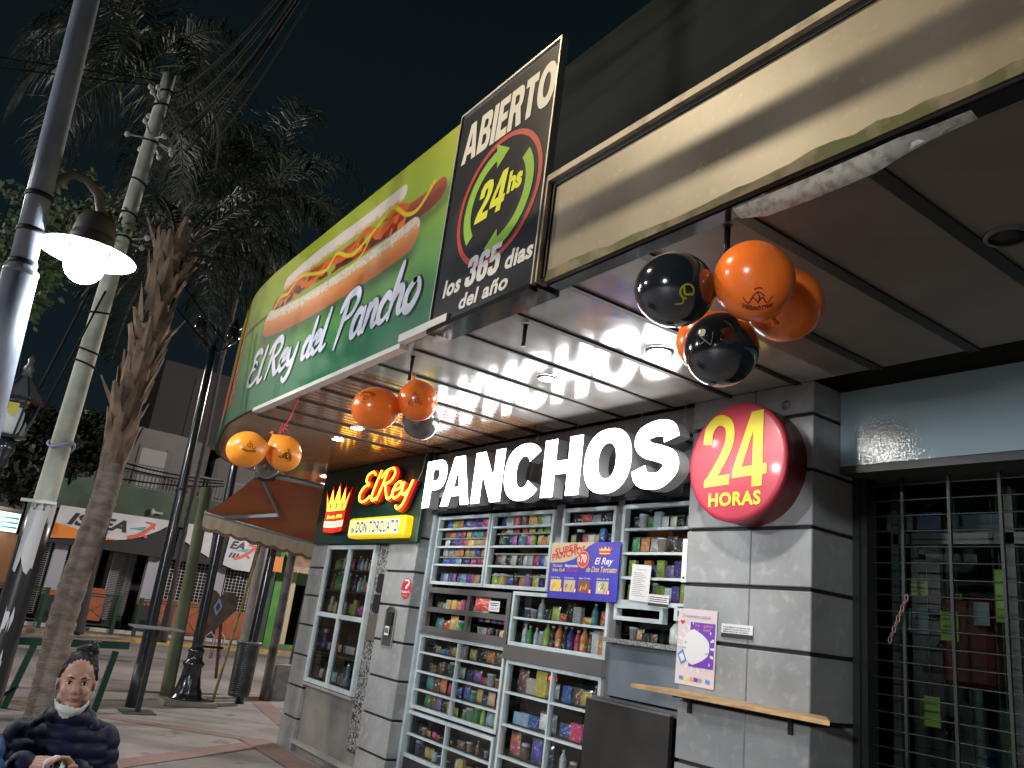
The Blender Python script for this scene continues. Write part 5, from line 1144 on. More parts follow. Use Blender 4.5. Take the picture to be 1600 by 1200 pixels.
# ------------------------------------------------------------------ ground
def sheet(name, pts, z, m, kind='structure', t=.0, label=None):
    q = MB()
    if t: q.prism(pts, lambda u, v, d: (u, v, d), z, z-t, 0)
    else: q.poly(pts, lambda u, v, d: (u, v, d), z, 0)
    return q.build(name, [m], kind=kind, label=label)
M_road = mat('worn_asphalt', (.21, .185, .18), .75, var=((.28, .245, .235), 1.2, 6, .4, .7), stain=((.10, .09, .09), .35, 3, .45, .7), bump=(180, .3, .004))
M_pave = mat('pale_concrete_paving', (.33, .305, .29), .6, var=((.25, .23, .22), 1.1, 6, .35, .7), stain=((.15, .13, .12), 5, 5, .58, .75), bump=(60, .15, .004))
M_brick = mat('terracotta_paving', (.27, .175, .15), .7, var=((.20, .145, .13), 14, 4, .4, .65), bump=(70, .2, .004))
M_kerb = mat('yellow_kerb_paint', (.42, .27, .06), .7, var=((.2, .18, .14), 9, 5, .45, .6))
sheet('ground', [(-150, -100), (100, -100), (100, 150), (-150, 150)], -.16, M_road)
sheet('road', [(-25.2, -60), (40, -60), (40, 80), (-25.2, 80)], -.13, M_road)
NP = [(30, -4.2), (-8.5, -4.2), (-11.0, -3.2), (-12.1, -.5), (-12.62, 2.74), (-14.47, 5.53), (-15.2, 8.5), (-15.2, 60), (-9.5, 60), (-9.5, 5), (30, 5)]
sheet('pavement', NP, 0, M_pave, t=.12)
KL = [(-12.1, -.5), (-12.62, 2.74), (-14.47, 5.53), (-15.2, 8.5), (-15.2, 40)]
q = MB()
for a, c in zip(KL, KL[1:]): q.bar((a[0]-.05, a[1], -.055), (c[0]-.05, c[1], -.055), .10, .12)
q.build('kerb', [mat('orange_kerb', (.36, .24, .14), .7, var=((.25, .22, .2), 6, 4, .4, .65))], kind='structure')
def strip(a, c, w_, z, m=M_brick, name='paving_band'):
    a = Vector((*a, 0)); c = Vector((*c, 0)); d_ = (c-a).normalized(); n = Vector((-d_.y, d_.x, 0))*w_/2
    sheet(name, [tuple(p)[:2] for p in (a-n, c-n, c+n, a+n)], z, m)
strip((-12.2, 1.1), (-9.75, 3.75), .22, .004); strip((-7.4, .3), (-9.6, 3.6), .30, .008); strip((-9.9, 3.62), (-3, 3.62), .34, .012); strip((-14.3, 5.0), (-9.9, 4.3), .3, .004)
strip((-9.9, -3.6), (-9.9, 2.0), .25, .004); strip((-8.5, -3.9), (20, -3.9), .3, .004)
q = MB()
for k in range(14):
    q.add([(-11.2+.09*k+du_, 1.62+.09*k+dv_, .0065) for du_, dv_ in ((0, 0), (.02, 0), (.14, -.12), (.12, -.12))], [(0, 1, 2, 3)])
q.build('paving_ribs', [mat('pale_rib', (.34, .31, .26), .7)], kind='structure')
FX = -25.2
sheet('far_pavement', [(FX-.12, -40), (FX-.12, 60), (-27.0, 60), (-27.0, -40)], .0, mat('far_paving', (.25, .17, .14), .7, var=((.2, .17, .15), 3, 4, .4, .6)), t=.12)
q = MB(); q.box(FX-.13, FX, -40, 60, -.15, .012); q.build('yellow_kerb', [M_kerb], kind='structure')
q = MB(); q.box(FX+.0, FX+.35, -40, 60, -.128, -.122); q.build('gutter', [mat('gutter', (.3, .25, .16), .7, var=((.15, .14, .13), 5, 4, .4, .6))], kind='structure')

# ------------------------------------------------------------------ buildings over the side street (facades at x = -27)
XB = -27.0
SIDE = lambda u, v, d: (XB+d, u, v)      # u = y, v = height, d metres proud of the facade
M_white_w = mat('white_painted_wall', (.52, .52, .54), .6, var=((.36, .36, .38), 1.5, 4, .4, .7)); M_gw = mat('grey_render', (.15, .14, .135), .85, var=((.10, .095, .09), .8, 5, .35, .7))
M_orange_w = mat('orange_wall', (.36, .09, .03), .6, var=((.26, .07, .03), 3, 4, .4, .7)); M_vd = mat('very_dark_opening', (.015, .016, .018), .6); M_gband = mat('dull_green_wall', (.06, .09, .06), .8, var=((.04, .065, .045), 1.2, 4, .4, .6))
M_grey_p = mat('grey_pillar_paint', (.30, .30, .34), .6); M_lgrille = mat('pale_grille', (.42, .42, .42), .5); M_blkaw = mat('black_awning', (.018, .018, .02), .7)
def fb(q, y0, y1, z0, z1, d0, d1, m=0): q.box(XB+d0, XB+d1, y0, y1, z0, z1, m)
s1 = thing('sports_shop', 'white and black shop front with slanted ISSEA lettering and orange base across the side street', 'shop', (XB, 5.5, 0))
q = MB(); fb(q, 1.9, 9.55, 3.3, 4.3, -6, -.02, 1); fb(q, 1.9, 9.55, 0, 3.4, -6, -5.9, 2); fb(q, 1.9, 2.2, 0, 3.4, -5.9, 0, 1); fb(q, 9.3, 9.55, 0, 3.4, -5.9, -.0, 1); fb(q, 2.2, 9.3, 0, .02, -5.9, 0, 2)
q.build('wall', [M_white_w, M_gband, M_vd], s1)
for y0, y1 in ((2.9, 3.25), (5.5, 5.95), (7.55, 7.9), (8.9, 9.2)): q = MB(); fb(q, y0, y1, 1.0, 3.3, -.3, .0, 0); fb(q, y0-.01, y1+.01, .02, .86, -.31, .01, 2); fb(q, y0-.01, y1+.01, .86, 1.0, -.31, .01, 1); q.build('pillar', [M_grey_p, M_orange_w, M_vd], s1)
for a_ in ((4.1, 4.62, .25, 1.18, -.6, -.4), (6.0, 7.5, .1, 1.10, -.25, -.1), (8.0, 8.85, .1, .95, -.25, -.1)): q = MB(); fb(q, *a_, 0); q.build('orange_base', [M_orange_w], s1)
q = MB()
def grille(q, y0, y1, z0, z1, d, sy=.115, sz=.10):
    y = y0
    while y <= y1+.001: q.box(XB+d, XB+d+.012, y-.008, y+.008, z0, z1); y += sy
    z = z0
    while z <= z1+.001: q.box(XB+d+.012, XB+d+.02, y0, y1, z-.007, z+.007); z += sz
grille(q, 6.0, 7.5, 1.10, 2.35, -.2); grille(q, 8.0, 8.85, .95, 2.3, -.2); grille(q, 4.65, 5.3, .3, 2.4, -.9, .5, .05); grille(q, 2.3, 2.85, .3, 2.4, -.3, .5, .06); grille(q, 3.3, 3.9, .1, 2.3, -.6, .4, .07)
q.build('window_grille', [M_lgrille], s1)
q = MB(); fb(q, 4.62, 5.45, .1, 2.5, -1.6, -1.5, 0); q.build('back_panel', [mat('dim_grey_panel', (.12, .115, .11), .7)], s1)
# swooping white sign boards over black awnings
q = MB(); q.prism([(2.66, 2.42), (3.2, 2.48), (4.0, 2.56), (4.6, 2.66), (5.1, 2.84), (5.5, 3.08), (5.80, 3.34), (5.77, 3.43), (2.70, 3.36)], SIDE, .42, .36, 0)
q.prism([(6.22, 2.93), (6.25, 3.44), (7.1, 3.42), (7.15, 2.50), (6.7, 2.70)], SIDE, .42, .36, 0); q.prism([(7.62, 2.35), (7.66, 3.35), (8.60, 3.35), (8.52, 2.24), (8.0, 2.25)], SIDE, .42, .36, 0)
q.prism([(8.72, 2.3), (8.75, 3.3), (9.16, 3.3), (9.13, 2.28)], SIDE, .42, .36, 0); q.prism([(1.95, 2.4), (2.0, 3.3), (2.6, 3.34), (2.58, 2.42)], SIDE, .42, .36, 0)
q.build('sign_board', [mat('white_fabric', (.56, .56, .58), .5, var=((.45, .45, .47), 2, 3, .4, .7))], s1)
q = MB(); q.poly([(2.66, 2.42), (3.2, 2.48), (4.0, 2.56), (4.45, 2.62), (4.0, 2.66), (3.4, 2.74), (2.9, 2.83), (2.67, 2.86)], SIDE, .424, 0); q.prism([(9.28, 2.36), (9.26, 2.84), (9.55, 2.86), (9.58, 2.36)], SIDE, .42, .36, 0); q.build('orange_sweep', [mat('orange_fabric', (.70, .22, .03), .5)], s1)
q = MB()
for y0, y1 in ((2.3, 5.95), (6.1, 9.3)):
    vs = [(XB+.36, y0, 3.2), (XB+.36, y1, 3.2), (XB+.9, y1, 2.5), (XB+.9, y0, 2.5), (XB+.9, y1, 2.15), (XB+.9, y0, 2.15), (XB+.0, y0, 3.2), (XB, y1, 3.2), (XB, y0, 2.2), (XB, y1, 2.2)]
    q.box(XB+.02, XB+.36, y0, y1, 2.30, 3.22)
q.build('awning_fabric', [M_blkaw], s1)
q = MB(); f4 = SIDE
put_text(q, 'ISSEA', 2.98, 2.86, 1.62, .36, f4, .427, 0, .045, .30, 1.05); put_text(q, 'SPORT', 3.35, 2.70, .8, .09, f4, .427, 0, .03, .2)
put_text(q, 'EA', 7.72, 2.88, .48, .26, f4, .427, 0, .045, .3, 1.05); put_text(q, 'III', 7.74, 2.60, .34, .16, f4, .427, 0, .04, .2, 1.1)
def runner(x0, z0, k):
    q.poly([(x0-.45*k, z0-.02*k), (x0+.0, z0+.10*k), (x0+.15*k, z0+.14*k), (x0+.05*k, z0-.02*k)], f4, .430, 2)
    q.ribbon([(x0-.35*k, z0-.32*k), (x0-.1*k, z0-.22*k), (x0+.15*k, z0-.02*k), (x0+.32*k, z0+.16*k)], .13*k, f4, .432, 1); q.ribbon([(x0+.10*k, z0+.28*k), (x0+.28*k, z0+.26*k), (x0+.4*k, z0+.10*k)], .07*k, f4, .434, 1); q.ribbon([(x0+.0, z0-.12*k), (x0+.2*k, z0-.22*k)], .09*k, f4, .4345, 1); q.poly(arc(x0+.36*k, z0+.24*k, .07*k, .07*k, 0, 340, 12), f4, .436, 1)
runner(5.0, 3.02, .85); runner(8.25, 2.85, .8)
q.build('lettering', [M_ink, mat('coral_print', (.62, .10, .06), .5), mat('teal_print', (.05, .35, .42), .5)], s1)
# railings on the far kerb
def railing(y0, y1, x, lab):
    t = thing('street_railing', lab, 'railing', (x, (y0+y1)/2, 0), group='dark green railings on the far pavement')
    a = MB()
    for y in (y0, y1): a.box(x-.05, x+.05, y-.05, y+.05, 0, 1.08)
    a.build('post', [mat('dark_green_paint', (.008, .05, .03), .4)], t)
    a = MB(); xm = x
    for z in (.22, .98, 1.05): a.box(xm-.015, xm+.015, y0+.05, y1-.05, z-.018, z+.018)
    n = max(1, round((y1-y0)/1.0)); L_ = (y1-y0-.1)/n
    for i in range(n):
        ya, yb = y0+.05+i*L_+.05, y0+.05+(i+1)*L_-.05
        a.tube([(xm, ya, .22), (xm, yb, .98)], .011, 6); a.tube([(xm, ya, .98), (xm, yb, .22)], .011, 6); a.box(xm-.01, xm+.01, ya-.03, ya-.01, .22, .98); a.box(xm-.01, xm+.01, yb+.01, yb+.03, .22, .98)
    a.build('crossed_bars', [mat('green_bar', (.015, .04, .028), .4)], t)
railing(1.4, 2.9, -25.9, 'dark green railing at the left, partly behind the palm trunk'); railing(3.45, 4.75, -25.9, 'dark green crossed railing just right of the palm trunk'); railing(5.35, 7.2, -25.9, 'dark green crossed railing in front of the orange wall')
q = MB(); fb(q, 2.2, 9.2, .0, .10, .3, .42, 0); q.build('white_step', [mat('pale_step', (.42, .40, .37), .7)], s1)

# building above with balcony
s2 = thing('apartment_building', 'grey apartment block with rounded corner and balcony railing above the white shop', 'building', (-30, 6, 4.3))
q = MB(); q.prism([(-28.2, 3.6), (-28.2, 5.6), (-28.35, 6.1), (-28.8, 6.7), (-29.5, 7.15), (-30.5, 7.3), (-36, 7.3), (-36, 3.6)], lambda u, v, d: (u, v, d), 6.35, 4.3, 0)
q.box(-36, -28.25, -3, 3.6, 4.3, 5.8, 0); q.box(-36, -27.1, -3, 10.0, 4.0, 4.3, 2)
q.build('wall', [M_gw, M_gw, M_gband], s2)
q = MB(); q.box(-28.19, -28.15, 4.7, 5.5, 4.35, 5.7, 0); q.box(-28.19, -28.14, 4.62, 4.7, 4.3, 5.78, 1); q.box(-28.19, -28.14, 5.5, 5.58, 4.3, 5.78, 1); q.build('shutter_door', [mat('pale_shutter', (.26, .25, .24), .7), M_gw], s2)
q = MB()
y = 3.6
while y < 9.5: q.box(-27.22, -27.20, y-.012, y+.012, 4.3, 5.0); y += .11
q.box(-27.235, -27.185, 3.6, 9.5, 5.0, 5.04); q.box(-27.23, -27.19, 3.6, 9.5, 4.34, 4.37); q.build('balcony_railing', [mat('thin_dark_rail', (.08, .08, .08), .5)], s2)
q = MB(); q.box(-36, -30, 5.0, 9.2, 6.4, 6.6, 1); q.box(-36, -31.5, 5.3, 8.5, 6.6, 9.6, 0); q.box(-31.49, -31.45, 6.5, 8.0, 6.7, 9.2, 1); q.build('upper_block', [mat('dim_purple_grey', (.045, .04, .043), .9), mat('dim_dark', (.05, .045, .05), .9)], s2)
q = MB(); q.prism([(7.4, 4.3), (7.4, 6.0), (7.9, 6.4), (8.7, 6.4), (9.3, 6.1), (9.5, 5.5), (9.5, 4.3)], lambda u, v, d: (-29.5+d, u, v), 0, -4, 0); q.build('side_block', [M_gw], s2)
q = MB(); q.lathe([(.0001, 0), (.11, 0), (.11, .05), (.04, .12), (.03, .35), (.0001, .36)], n=14, M=Matrix.Translation((-26.9, 5.2, 3.62)) @ Matrix.Rotation(math.radians(-90), 4, 'X')); q.build('wall_lamp', [mat('cream_lamp_case', (.42, .38, .30), .5)], label='unlit cream wall lamp above the white shop sign', cat='wall lamp')

s3 = thing('green_shop', 'narrow bright green shop front with cream jamb and dark doorway across the side street', 'shop', (XB, 10.5, 0))
q = MB(); fb(q, 9.58, 10.12, 0, 3.3, -.5, .0, 0); fb(q, 10.12, 10.30, 0, 2.45, -.3, .012, 1); fb(q, 10.30, 11.0, 2.05, 2.5, -.5, -.1, 2); fb(q, 9.55, 18, 3.3, 4.3, -6, -.02, 3); fb(q, 10.3, 11.9, 0, 2.05, -1.5, -1.4, 4); fb(q, 11.0, 18, 0, 3.3, -.5, -.1, 3); fb(q, 9.55, 12, 0, .10, -.0, .10, 0)
q.build('wall', [mat('bright_green_wall', (.08, .28, .035), .6, var=((.05, .2, .03), 2, 3, .4, .6)), mat('cream_jamb', (.48, .40, .24), .6), mat('green_lintel', (.09, .24, .08), .6), mat('dull_wall', (.16, .14, .11), .8), M_vd], s3)
def scallop_awning(name, lab, mk): pass
q = MB(); vs = []; n = 30
for i in range(n+1):
    y = 9.75+1.6*i/n; vs += [(XB, y, 3.0), (XB+.75, y, 2.62), (XB+.78, y, 2.45-.045*abs(math.sin(i*math.pi/2.0)))]
q.add(vs, [f for i in range(n) for f in ((3*i, 3*i+1, 3*i+4, 3*i+3), (3*i+1, 3*i+2, 3*i+5, 3*i+4))], 0)
q.build('small_awning', [mat('tan_awning', (.42, .30, .19), .7, var=((.30, .20, .13), 3, 3, .4, .6))], s3)

# more blocks so the side street does not end in the void
q = MB(); q.box(-34, XB-.02, -16, 1.85, 0, 3.9, 0); q.box(-34, XB+.0, -16, 1.85, 2.3, 2.45, 0); q.build('low_shop_building', [mat('dim_ochre', (.13, .09, .06), .8)], label='low dim ochre shop building at the far left of the side street', cat='building')
t = thing('lit_shop_window', 'white glowing shop window with teal lettering at the left picture edge', 'shop window', (-26.9, 1.2, 2.2))
q = MB(); q.box(-26.98, -26.94, .2, 1.82, 2.42, 2.95, 0); q.build('lit_panel', [mat('lit_white_panel', (.8, .8, .8), .5, emit=(.85, .95, 1), es=.55)], t)
q = MB(); q.ell((-26.86, 1.15, 2.72), (.06, .18, .18), 0); q.build('bulkhead_lamp', [mat('lit_lamp_white', (1, 1, 1), .5, emit=(.92, .97, 1), es=9)], t)
q = MB()
for k in range(3): q.box(-26.935, -26.93, 1.35, 1.80, 2.52+.13*k, 2.57+.13*k)
q.build('print', [mat('teal_sign_print', (.02, .22, .24), .5)], t)
q = MB(); q.box(-26.98, -26.9, .9, 1.9, .9, 2.38, 0); q.build('orange_door', [mat('orange_door_paint', (.16, .07, .025), .6)], t)
q = MB()
vs = [(-25.6, -1.5, 3.3), (-25.6, 1.75, 3.2), (-27, -1.5, 4.0), (-27, 1.9, 3.9), (-25.6, -1.5, 3.1), (-25.6, 1.75, 3.0)]
q.add(vs, [(0, 1, 3, 2), (0, 4, 5, 1)], 0); q.add([(x, y, z-.03) for x, y, z in vs[:4]], [(0, 1, 3, 2)], 0)
q.build('dark_shop_awning', [mat('dark_awning_cloth', (.03, .035, .045), .7)], label='wide dark awning cloth above the glowing window at the left edge', cat='awning')
light('lamp_light', 'POINT', (-26.5, 1.15, 2.7), 25, (.9, .96, 1), .15)
# distant dark building behind everything
for i, (x0, x1, y0, y1, h_) in enumerate(((-60, -44, -30, -6, 9), (-60, -44, -4, 12, 7), (-60, -44, 14, 40, 8))):
    q = MB(); q.box(x0, x1, y0, y1, 0, h_); q.build('distant_building', [mat('night_wall', (.03, .03, .035), .9)], label=('dark distant block behind the trees at the left', 'dark distant block behind the apartment building', 'dark distant block behind the green shop')[i], cat='building')

# ------------------------------------------------------------------ awning on the shop's side wall
t = thing('orange_awning', 'orange folding arm awning with cream scalloped valance on the side street wall', 'awning', (-10.5, 4, 2.5))
A0, A1 = Vector((-9.74, 3.9, 3.06)), Vector((-9.74, 6.6, 3.0)); B0, B1 = Vector((-11.3, 2.852, 2.594)), Vector((-11.3, 5.35, 2.335))
A0 = Vector((-9.9, 3.02, 3.04)); A1 = Vector((-9.74, 5.6, 3.0))
q = MB(); n = 12; vs = []
for i in range(n+1):
    for j in range(n+1):
        p = A0.lerp(A1, i/n).lerp(B0.lerp(B1, i/n), j/n); p.z -= .05*math.sin(math.pi*j/n)+.006*math.sin(i*3.3); vs.append(p)
q.add(vs, [(i*(n+1)+j, i*(n+1)+j+1, (i+1)*(n+1)+j+1, (i+1)*(n+1)+j) for i in range(n) for j in range(n)], 0, True)
q.build('canvas', [mat('faded_orange_canvas', (.42, .12, .035), .8, var=((.30, .13, .05), 2, 4, .35, .65), stain=((.38, .05, .03), 1.3, 3, .5, .75))], t)
q = MB(); n = 60; vs = []; L_ = (B1-B0).length
for i in range(n+1):
    p = B0.lerp(B1, i/n); w_ = .19+.03*abs(math.sin(i*math.pi/5)); fold = .012*math.sin(i*1.9)
    for k, z in enumerate((0, -(w_-.045), -w_)): vs.append((p.x-.01-fold*(k > 0), p.y, p.z-.03+z))
q.add(vs, [(3*i+k, 3*i+k+1, 3*i+k+4, 3*i+k+3) for i in range(n) for k in (0,)], 0, True); q.add(vs, [(3*i+k, 3*i+k+1, 3*i+k+4, 3*i+k+3) for i in range(n) for k in (1,)], 1, True)
q.build('valance', [mat('cream_valance', (.46, .40, .28), .8), mat('brown_valance_hem', (.20, .11, .08), .8)], t)
q = MB(); q.tube([B0, B1], .028, 10); q.tube([A0+Vector((.05, 0, .02)), A1+Vector((.0, 0, .02))], .035, 10)
el = B0.lerp(A0, .3)+Vector((.15, .62, -.02)); q.bar(A0+Vector((-.1, .12, -.05)), (-10.55, 3.62, 2.66), .03, .045); q.bar((-10.55, 3.62, 2.66), B0+Vector((.06, .25, -.03)), .03, .045)
q.build('folding_arm', [mat('grey_arm', (.30, .31, .32), .4, metal=.5)], t)
q = MB(); q.box(-9.95, -9.74, 3.0, 3.2, 2.98, 3.14, 0, .01); q.build('arm_bracket', [M_black], t)
q = MB(); 
for k in range(10): q.poly([(3.2+.24*k, 0), (3.29+.24*k, 0), (3.245+.24*k, .07)], lambda u, v, d: (-11.34, u, 2.37-.105*(u-3.2)*1.0+v), 0, 0)
# ------------------------------------------------------------------ poles and street things
def leanpole(name, base, top, r0, r1, m, lab, cat, n=16, extra=None, group=None, segs=10):
    t = thing(name, lab, cat, tuple(base), group=group); b_, t_ = Vector(base), Vector(top)
    q = MB(); q.tube([b_.lerp(t_, i/segs) for i in range(segs+1)], [r0+(r1-r0)*i/segs for i in range(segs+1)], n, 0); q.build('shaft', [m], t)
    return t
M_cp = mat('pale_concrete_pole', (.52, .54, .45), .75, var=((.26, .27, .22), 3, 5, .35, .7), stain=((.30, .16, .09), 2.2, 4, .62, .78), bump=(40, .3, .004)); M_bp = mat('black_gloss_pole', (.014, .017, .024), .22, coat=.5); M_wire = mat('black_cable', (.014, .013, .013), .8, spec=.1)
def pix(u, v, axis, val):
    d_ = RR.T @ np.array([(u-800)/1244.69, (v-600)/1244.69, 1.]); o_ = np.array([0, 0, 1.65]); tt = (val-o_[axis])/d_[axis]; return o_+tt*d_
XP = -9.8
PT = Vector(pix(265, 118, 0, XP)); PM_ = Vector(pix(100, 680, 0, XP)); PB = PM_+(PM_-PT)*(PM_.z/(PT.z-PM_.z)); HP = PT.z
t = leanpole('utility_pole', tuple(PB), tuple(PT), .125, .075, M_cp, 'tall pale concrete utility pole with metal bands beside the lit lamp', 'pole', segs=20)
q = MB()
for f in (.965, .94, .875, .80, .74, .70, .64, .58, .52, .50): p = PB.lerp(PT, f); q.tube([p+Vector((.001+(.135-.057*f+.01)*math.cos(a), (.135-.057*f+.01)*math.sin(a), .03*math.sin(a+f*20))) for a in [i*math.pi/8 for i in range(16)]], .011, 6, closed=True)
q.build('metal_band', [M_wire], t)
q = MB(); r = random.Random(4)
for f in (.88, .70, .94):
    p = PB.lerp(PT, f)
    for k in range(7): a = r.uniform(0, 6.28); d_ = Vector((math.cos(a), math.sin(a), r.uniform(-.5, .5)))*.26; q.tube([p, p+d_], .012, 5); q.ell(p+d_, (.03, .03, .04))
q.build('insulator', [mat('pale_insulator', (.45, .45, .45), .4)], t)
q = MB(); r = random.Random(8)                      # black paint and torn posters round the foot
p0, p1 = PB, PB.lerp(PT, 2.2/HP); q.tube([p0.lerp(p1, i/6) for i in range(7)], [.142-.0025*i for i in range(7)], 24, 0); q.build('black_paint', [mat('black_pole_paint', (.018, .018, .02), .35)], t)
q = MB()
for (z0, z1, a0, a1) in ((1.55, 2.3, -.9, .35), (.95, 1.2, -.5, .1), (.6, .8, -.3, .15), (2.0, 2.35, .3, .9)):
    n = 10; vs = []
    for i in range(n+1):
        a = a0+(a1-a0)*i/n
        for z, e in ((z0, r.uniform(-.02, .16)), (z1, r.uniform(-.16, .03))):
            c_ = PB.lerp(PT, (z+e)*.93/HP); rr_ = .148; vs.append((c_.x+rr_*math.cos(a), c_.y+rr_*math.sin(a), z+e))
    q.add(vs, [(2*i, 2*i+2, 2*i+3, 2*i+1) for i in range(n)])
q.build('torn_poster', [mat('torn_white_paper', (.55, .55, .56), .6)], t)
q = MB(); wb = Vector(pix(33, 780, 0, XP+.16)); wc = Vector(pix(88, 787, 0, XP+.16)); q.bar(wb, wc, .08, .03); q.build('white_bracket', [M_wpaint], t)
q = MB(); c_ = PB.lerp(PT, 2.9/HP); q.tube([c_+Vector((.13*math.cos(a)+.0, .13*math.sin(a), .04*math.sin(2*a))) for a in [i*math.pi/8 for i in range(16)]], .014, 6, closed=True); q.build('blue_ribbon', [mat('blue_white_cloth', (.3, .32, .6), .6)], t)

# black post of the paired street lantern (unlit)
t = leanpole('lamp_post', (-12.05, 2.70, 0), (-12.05, 2.62, 5.2), .085, .055, M_bp, 'slender black lamp post with unlit lantern arms at its top, right of the palm', 'lamp post')
q = MB(); p = Vector((-12.05, 2.62, 5.2)); 
for s_ in (-1, 1):
    q.tube([p+Vector((0, 0, -.25)), p+Vector((0, .16*s_, -.12)), p+Vector((0, .24*s_, .02))], .018, 6); q.ell(p+Vector((0, .24*s_, .12)), (.10, .10, .14)); q.lathe([(.12, 0), (.05, .1), (.02, .18)], tuple(p+Vector((0, .24*s_, .22))), 12)
q.tube([p, p+Vector((0, 0, .25))], [.04, .01], 8); q.build('lantern', [mat('glossy_black_lantern', (.02, .02, .022), .12, coat=.8)], t)
q = MB(); q.lathe([(.098, .0), (.098, .55)], (-12.05, 2.70, 0), 16); q.lathe([(.083, 0), (.09, .01), (.083, .02)], (-12.05, 2.66, 2.9), 16); q.build('collar', [mat('dark_collar', (.02, .022, .025), .5)], t)
# black post with bell foot
t = leanpole('lamp_post', (-12.62, 3.52, 0), (-12.62, 3.45, 4.6), .075, .06, M_bp, 'black lamp post with a flared cast bell foot on a concrete pad', 'lamp post')
q = MB(); q.lathe([(.24, .06), (.24, .09), (.21, .11), (.205, .16), (.17, .22), (.14, .36), (.125, .50), (.15, .53), (.15, .56), (.11, .60), (.105, .70), (.12, .72), (.10, .75), (.075, .78)], (-12.62, 3.52, 0), 28); q.build('bell_foot', [M_bp], t)
q = MB(); q.box(-12.98, -12.26, 3.16, 3.88, .0, .065, bev=.01); q.build('concrete_pad', [mat('pad_concrete', (.22, .21, .19), .8)], t)
t = leanpole('timber_pole', (-12.85, 3.30, 0), (-12.93, 3.22, 3.1), .095, .085, mat('mossy_timber', (.17, .19, .12), .85, var=((.08, .10, .05), 4, 5, .4, .65, (1, 1, .3)), bump=(25, .4, .006, (1, 1, .2))), 'mossy grey timber pole just left of the bell footed lamp post', 'pole')
t = leanpole('sign_pole', (-12.99, 4.02, 0), (-13.0, 4.30, 2.9), .022, .022, mat('mustard_paint', (.30, .24, .05), .6, var=((.16, .13, .06), 9, 4, .45, .6)), 'thin leaning mustard yellow pole right of the bell footed post', 'pole')
t = leanpole('utility_pole', (-15.0, 5.0, -.0), (-15.2, 5.0, 4.6), .10, .09, mat('pinkish_concrete', (.30, .26, .25), .8, var=((.22, .20, .19), 5, 4, .4, .6)), 'pinkish grey concrete pole behind the mustard pole', 'pole')
t = leanpole('utility_pole', (-13.4, 4.95, 0), (-13.5, 5.0, 4.4), .075, .07, mat('grey_brown_pole', (.17, .15, .14), .8, var=((.05, .05, .05), 3, 4, .45, .6)), 'grey brown pole right behind the litter bin', 'pole')
t = leanpole('utility_pole', (-13.9, 5.55, 0), (-14.0, 5.7, 4.4), .105, .095, mat('dark_purple_bark', (.10, .085, .09), .9, var=((.05, .045, .05), 5, 5, .4, .6), bump=(20, .5, .01)), 'dark rough trunk like pole nearest the grey corner pillar', 'pole')
t = leanpole('black_post', (-12.90, 4.40, 0), (-12.95, 4.45, 2.6), .07, .07, M_bp, 'short thick black post carrying the litter bin', 'post')
# bin
t = thing('litter_bin', 'dark ribbed metal litter bin strapped to the black post', 'bin', (-12.85, 4.32, .1))
q = MB(); prof = [(.145, .12), (.155, .13)]
for k in range(24): z = .15+k*.03; prof += [(.156+.012*k/24, z), (.162+.012*k/24, z+.008), (.162+.012*k/24, z+.018), (.156+.012*k/24, z+.026)]
prof += [(.185, .88), (.19, .90), (.18, .90), (.165, .86), (.16, .2)]
q.lathe(prof, (-12.78, 4.32, 0), 26); q.build('drum', [mat('dark_ribbed_metal', (.055, .06, .065), .4, metal=.5, var=((.14, .15, .15), 2.5, 4, .5, .75))], t)
q = MB(); q.lathe([(.186, .885), (.194, .89), (.197, .905), (.188, .915), (.18, .905)], (-12.78, 4.32, 0), 26); q.build('rim', [mat('dull_rim', (.25, .25, .25), .4, metal=.5)], t)
# bollard
q = MB(); q.prism([(5.06, 0), (5.06, .50), (5.10, .55), (5.42, .55), (5.46, .50), (5.46, 0)], lambda u, v, d: (-13.5+d, u, v), .0, -.32, 0); q.build('concrete_bollard', [mat('speckled_concrete', (.26, .27, .28), .8, var=((.42, .42, .42), 60, 2, .55, .65), stain=((.14, .12, .11), 3, 3, .5, .7))], label='low square speckled concrete bollard beside the grey corner pillar', cat='bollard')
# heart-shaped board
t = thing('heart_board', 'brown heart shaped street board with a small blue and white emblem', 'board', (-16.2, 4.8, 0))
hp = [(4.38, 1.38)]+arc(4.56, 1.42, .17, .17, 180, 20, 8)+arc(4.90, 1.42, .17, .17, 160, 0, 8)+[(5.07, 1.25), (4.74, .82), (4.38, 1.22)]
q = MB(); q.prism(hp, lambda u, v, d: (-16.2+d, u, v), .03, -.03, 0); q.build('heart', [mat('brown_grey_board', (.20, .15, .13), .6, var=((.13, .10, .09), 4, 3, .4, .6))], t)
q = MB(); f5 = lambda u, v, d: (-16.165+d, u, v); q.poly([(4.72, 1.46), (4.80, 1.30), (4.72, 1.12), (4.64, 1.28)], f5, .002, 0); q.poly([(4.72, 1.38), (4.77, 1.29), (4.72, 1.2), (4.68, 1.28)], f5, .004, 1); q.poly([(4.64, 1.06), (4.80, 1.08), (4.74, 1.02)], f5, .002, 1); q.build('emblem', [mat('emblem_white', (.5, .55, .65), .5), mat('emblem_blue', (.06, .08, .35), .5)], t)
q = MB(); q.bar((-16.2, 4.50, 0), (-16.2, 4.62, .98), .05, .04, 0, (1, 0, 0)); q.bar((-16.2, 4.98, 0), (-16.2, 4.86, .98), .05, .04, 0, (1, 0, 0)); q.bar((-16.2, 4.45, .55), (-16.2, 5.0, .55), .04, .04, 1); q.build('leg', [mat('rust_red', (.20, .05, .03), .6), M_black], t)
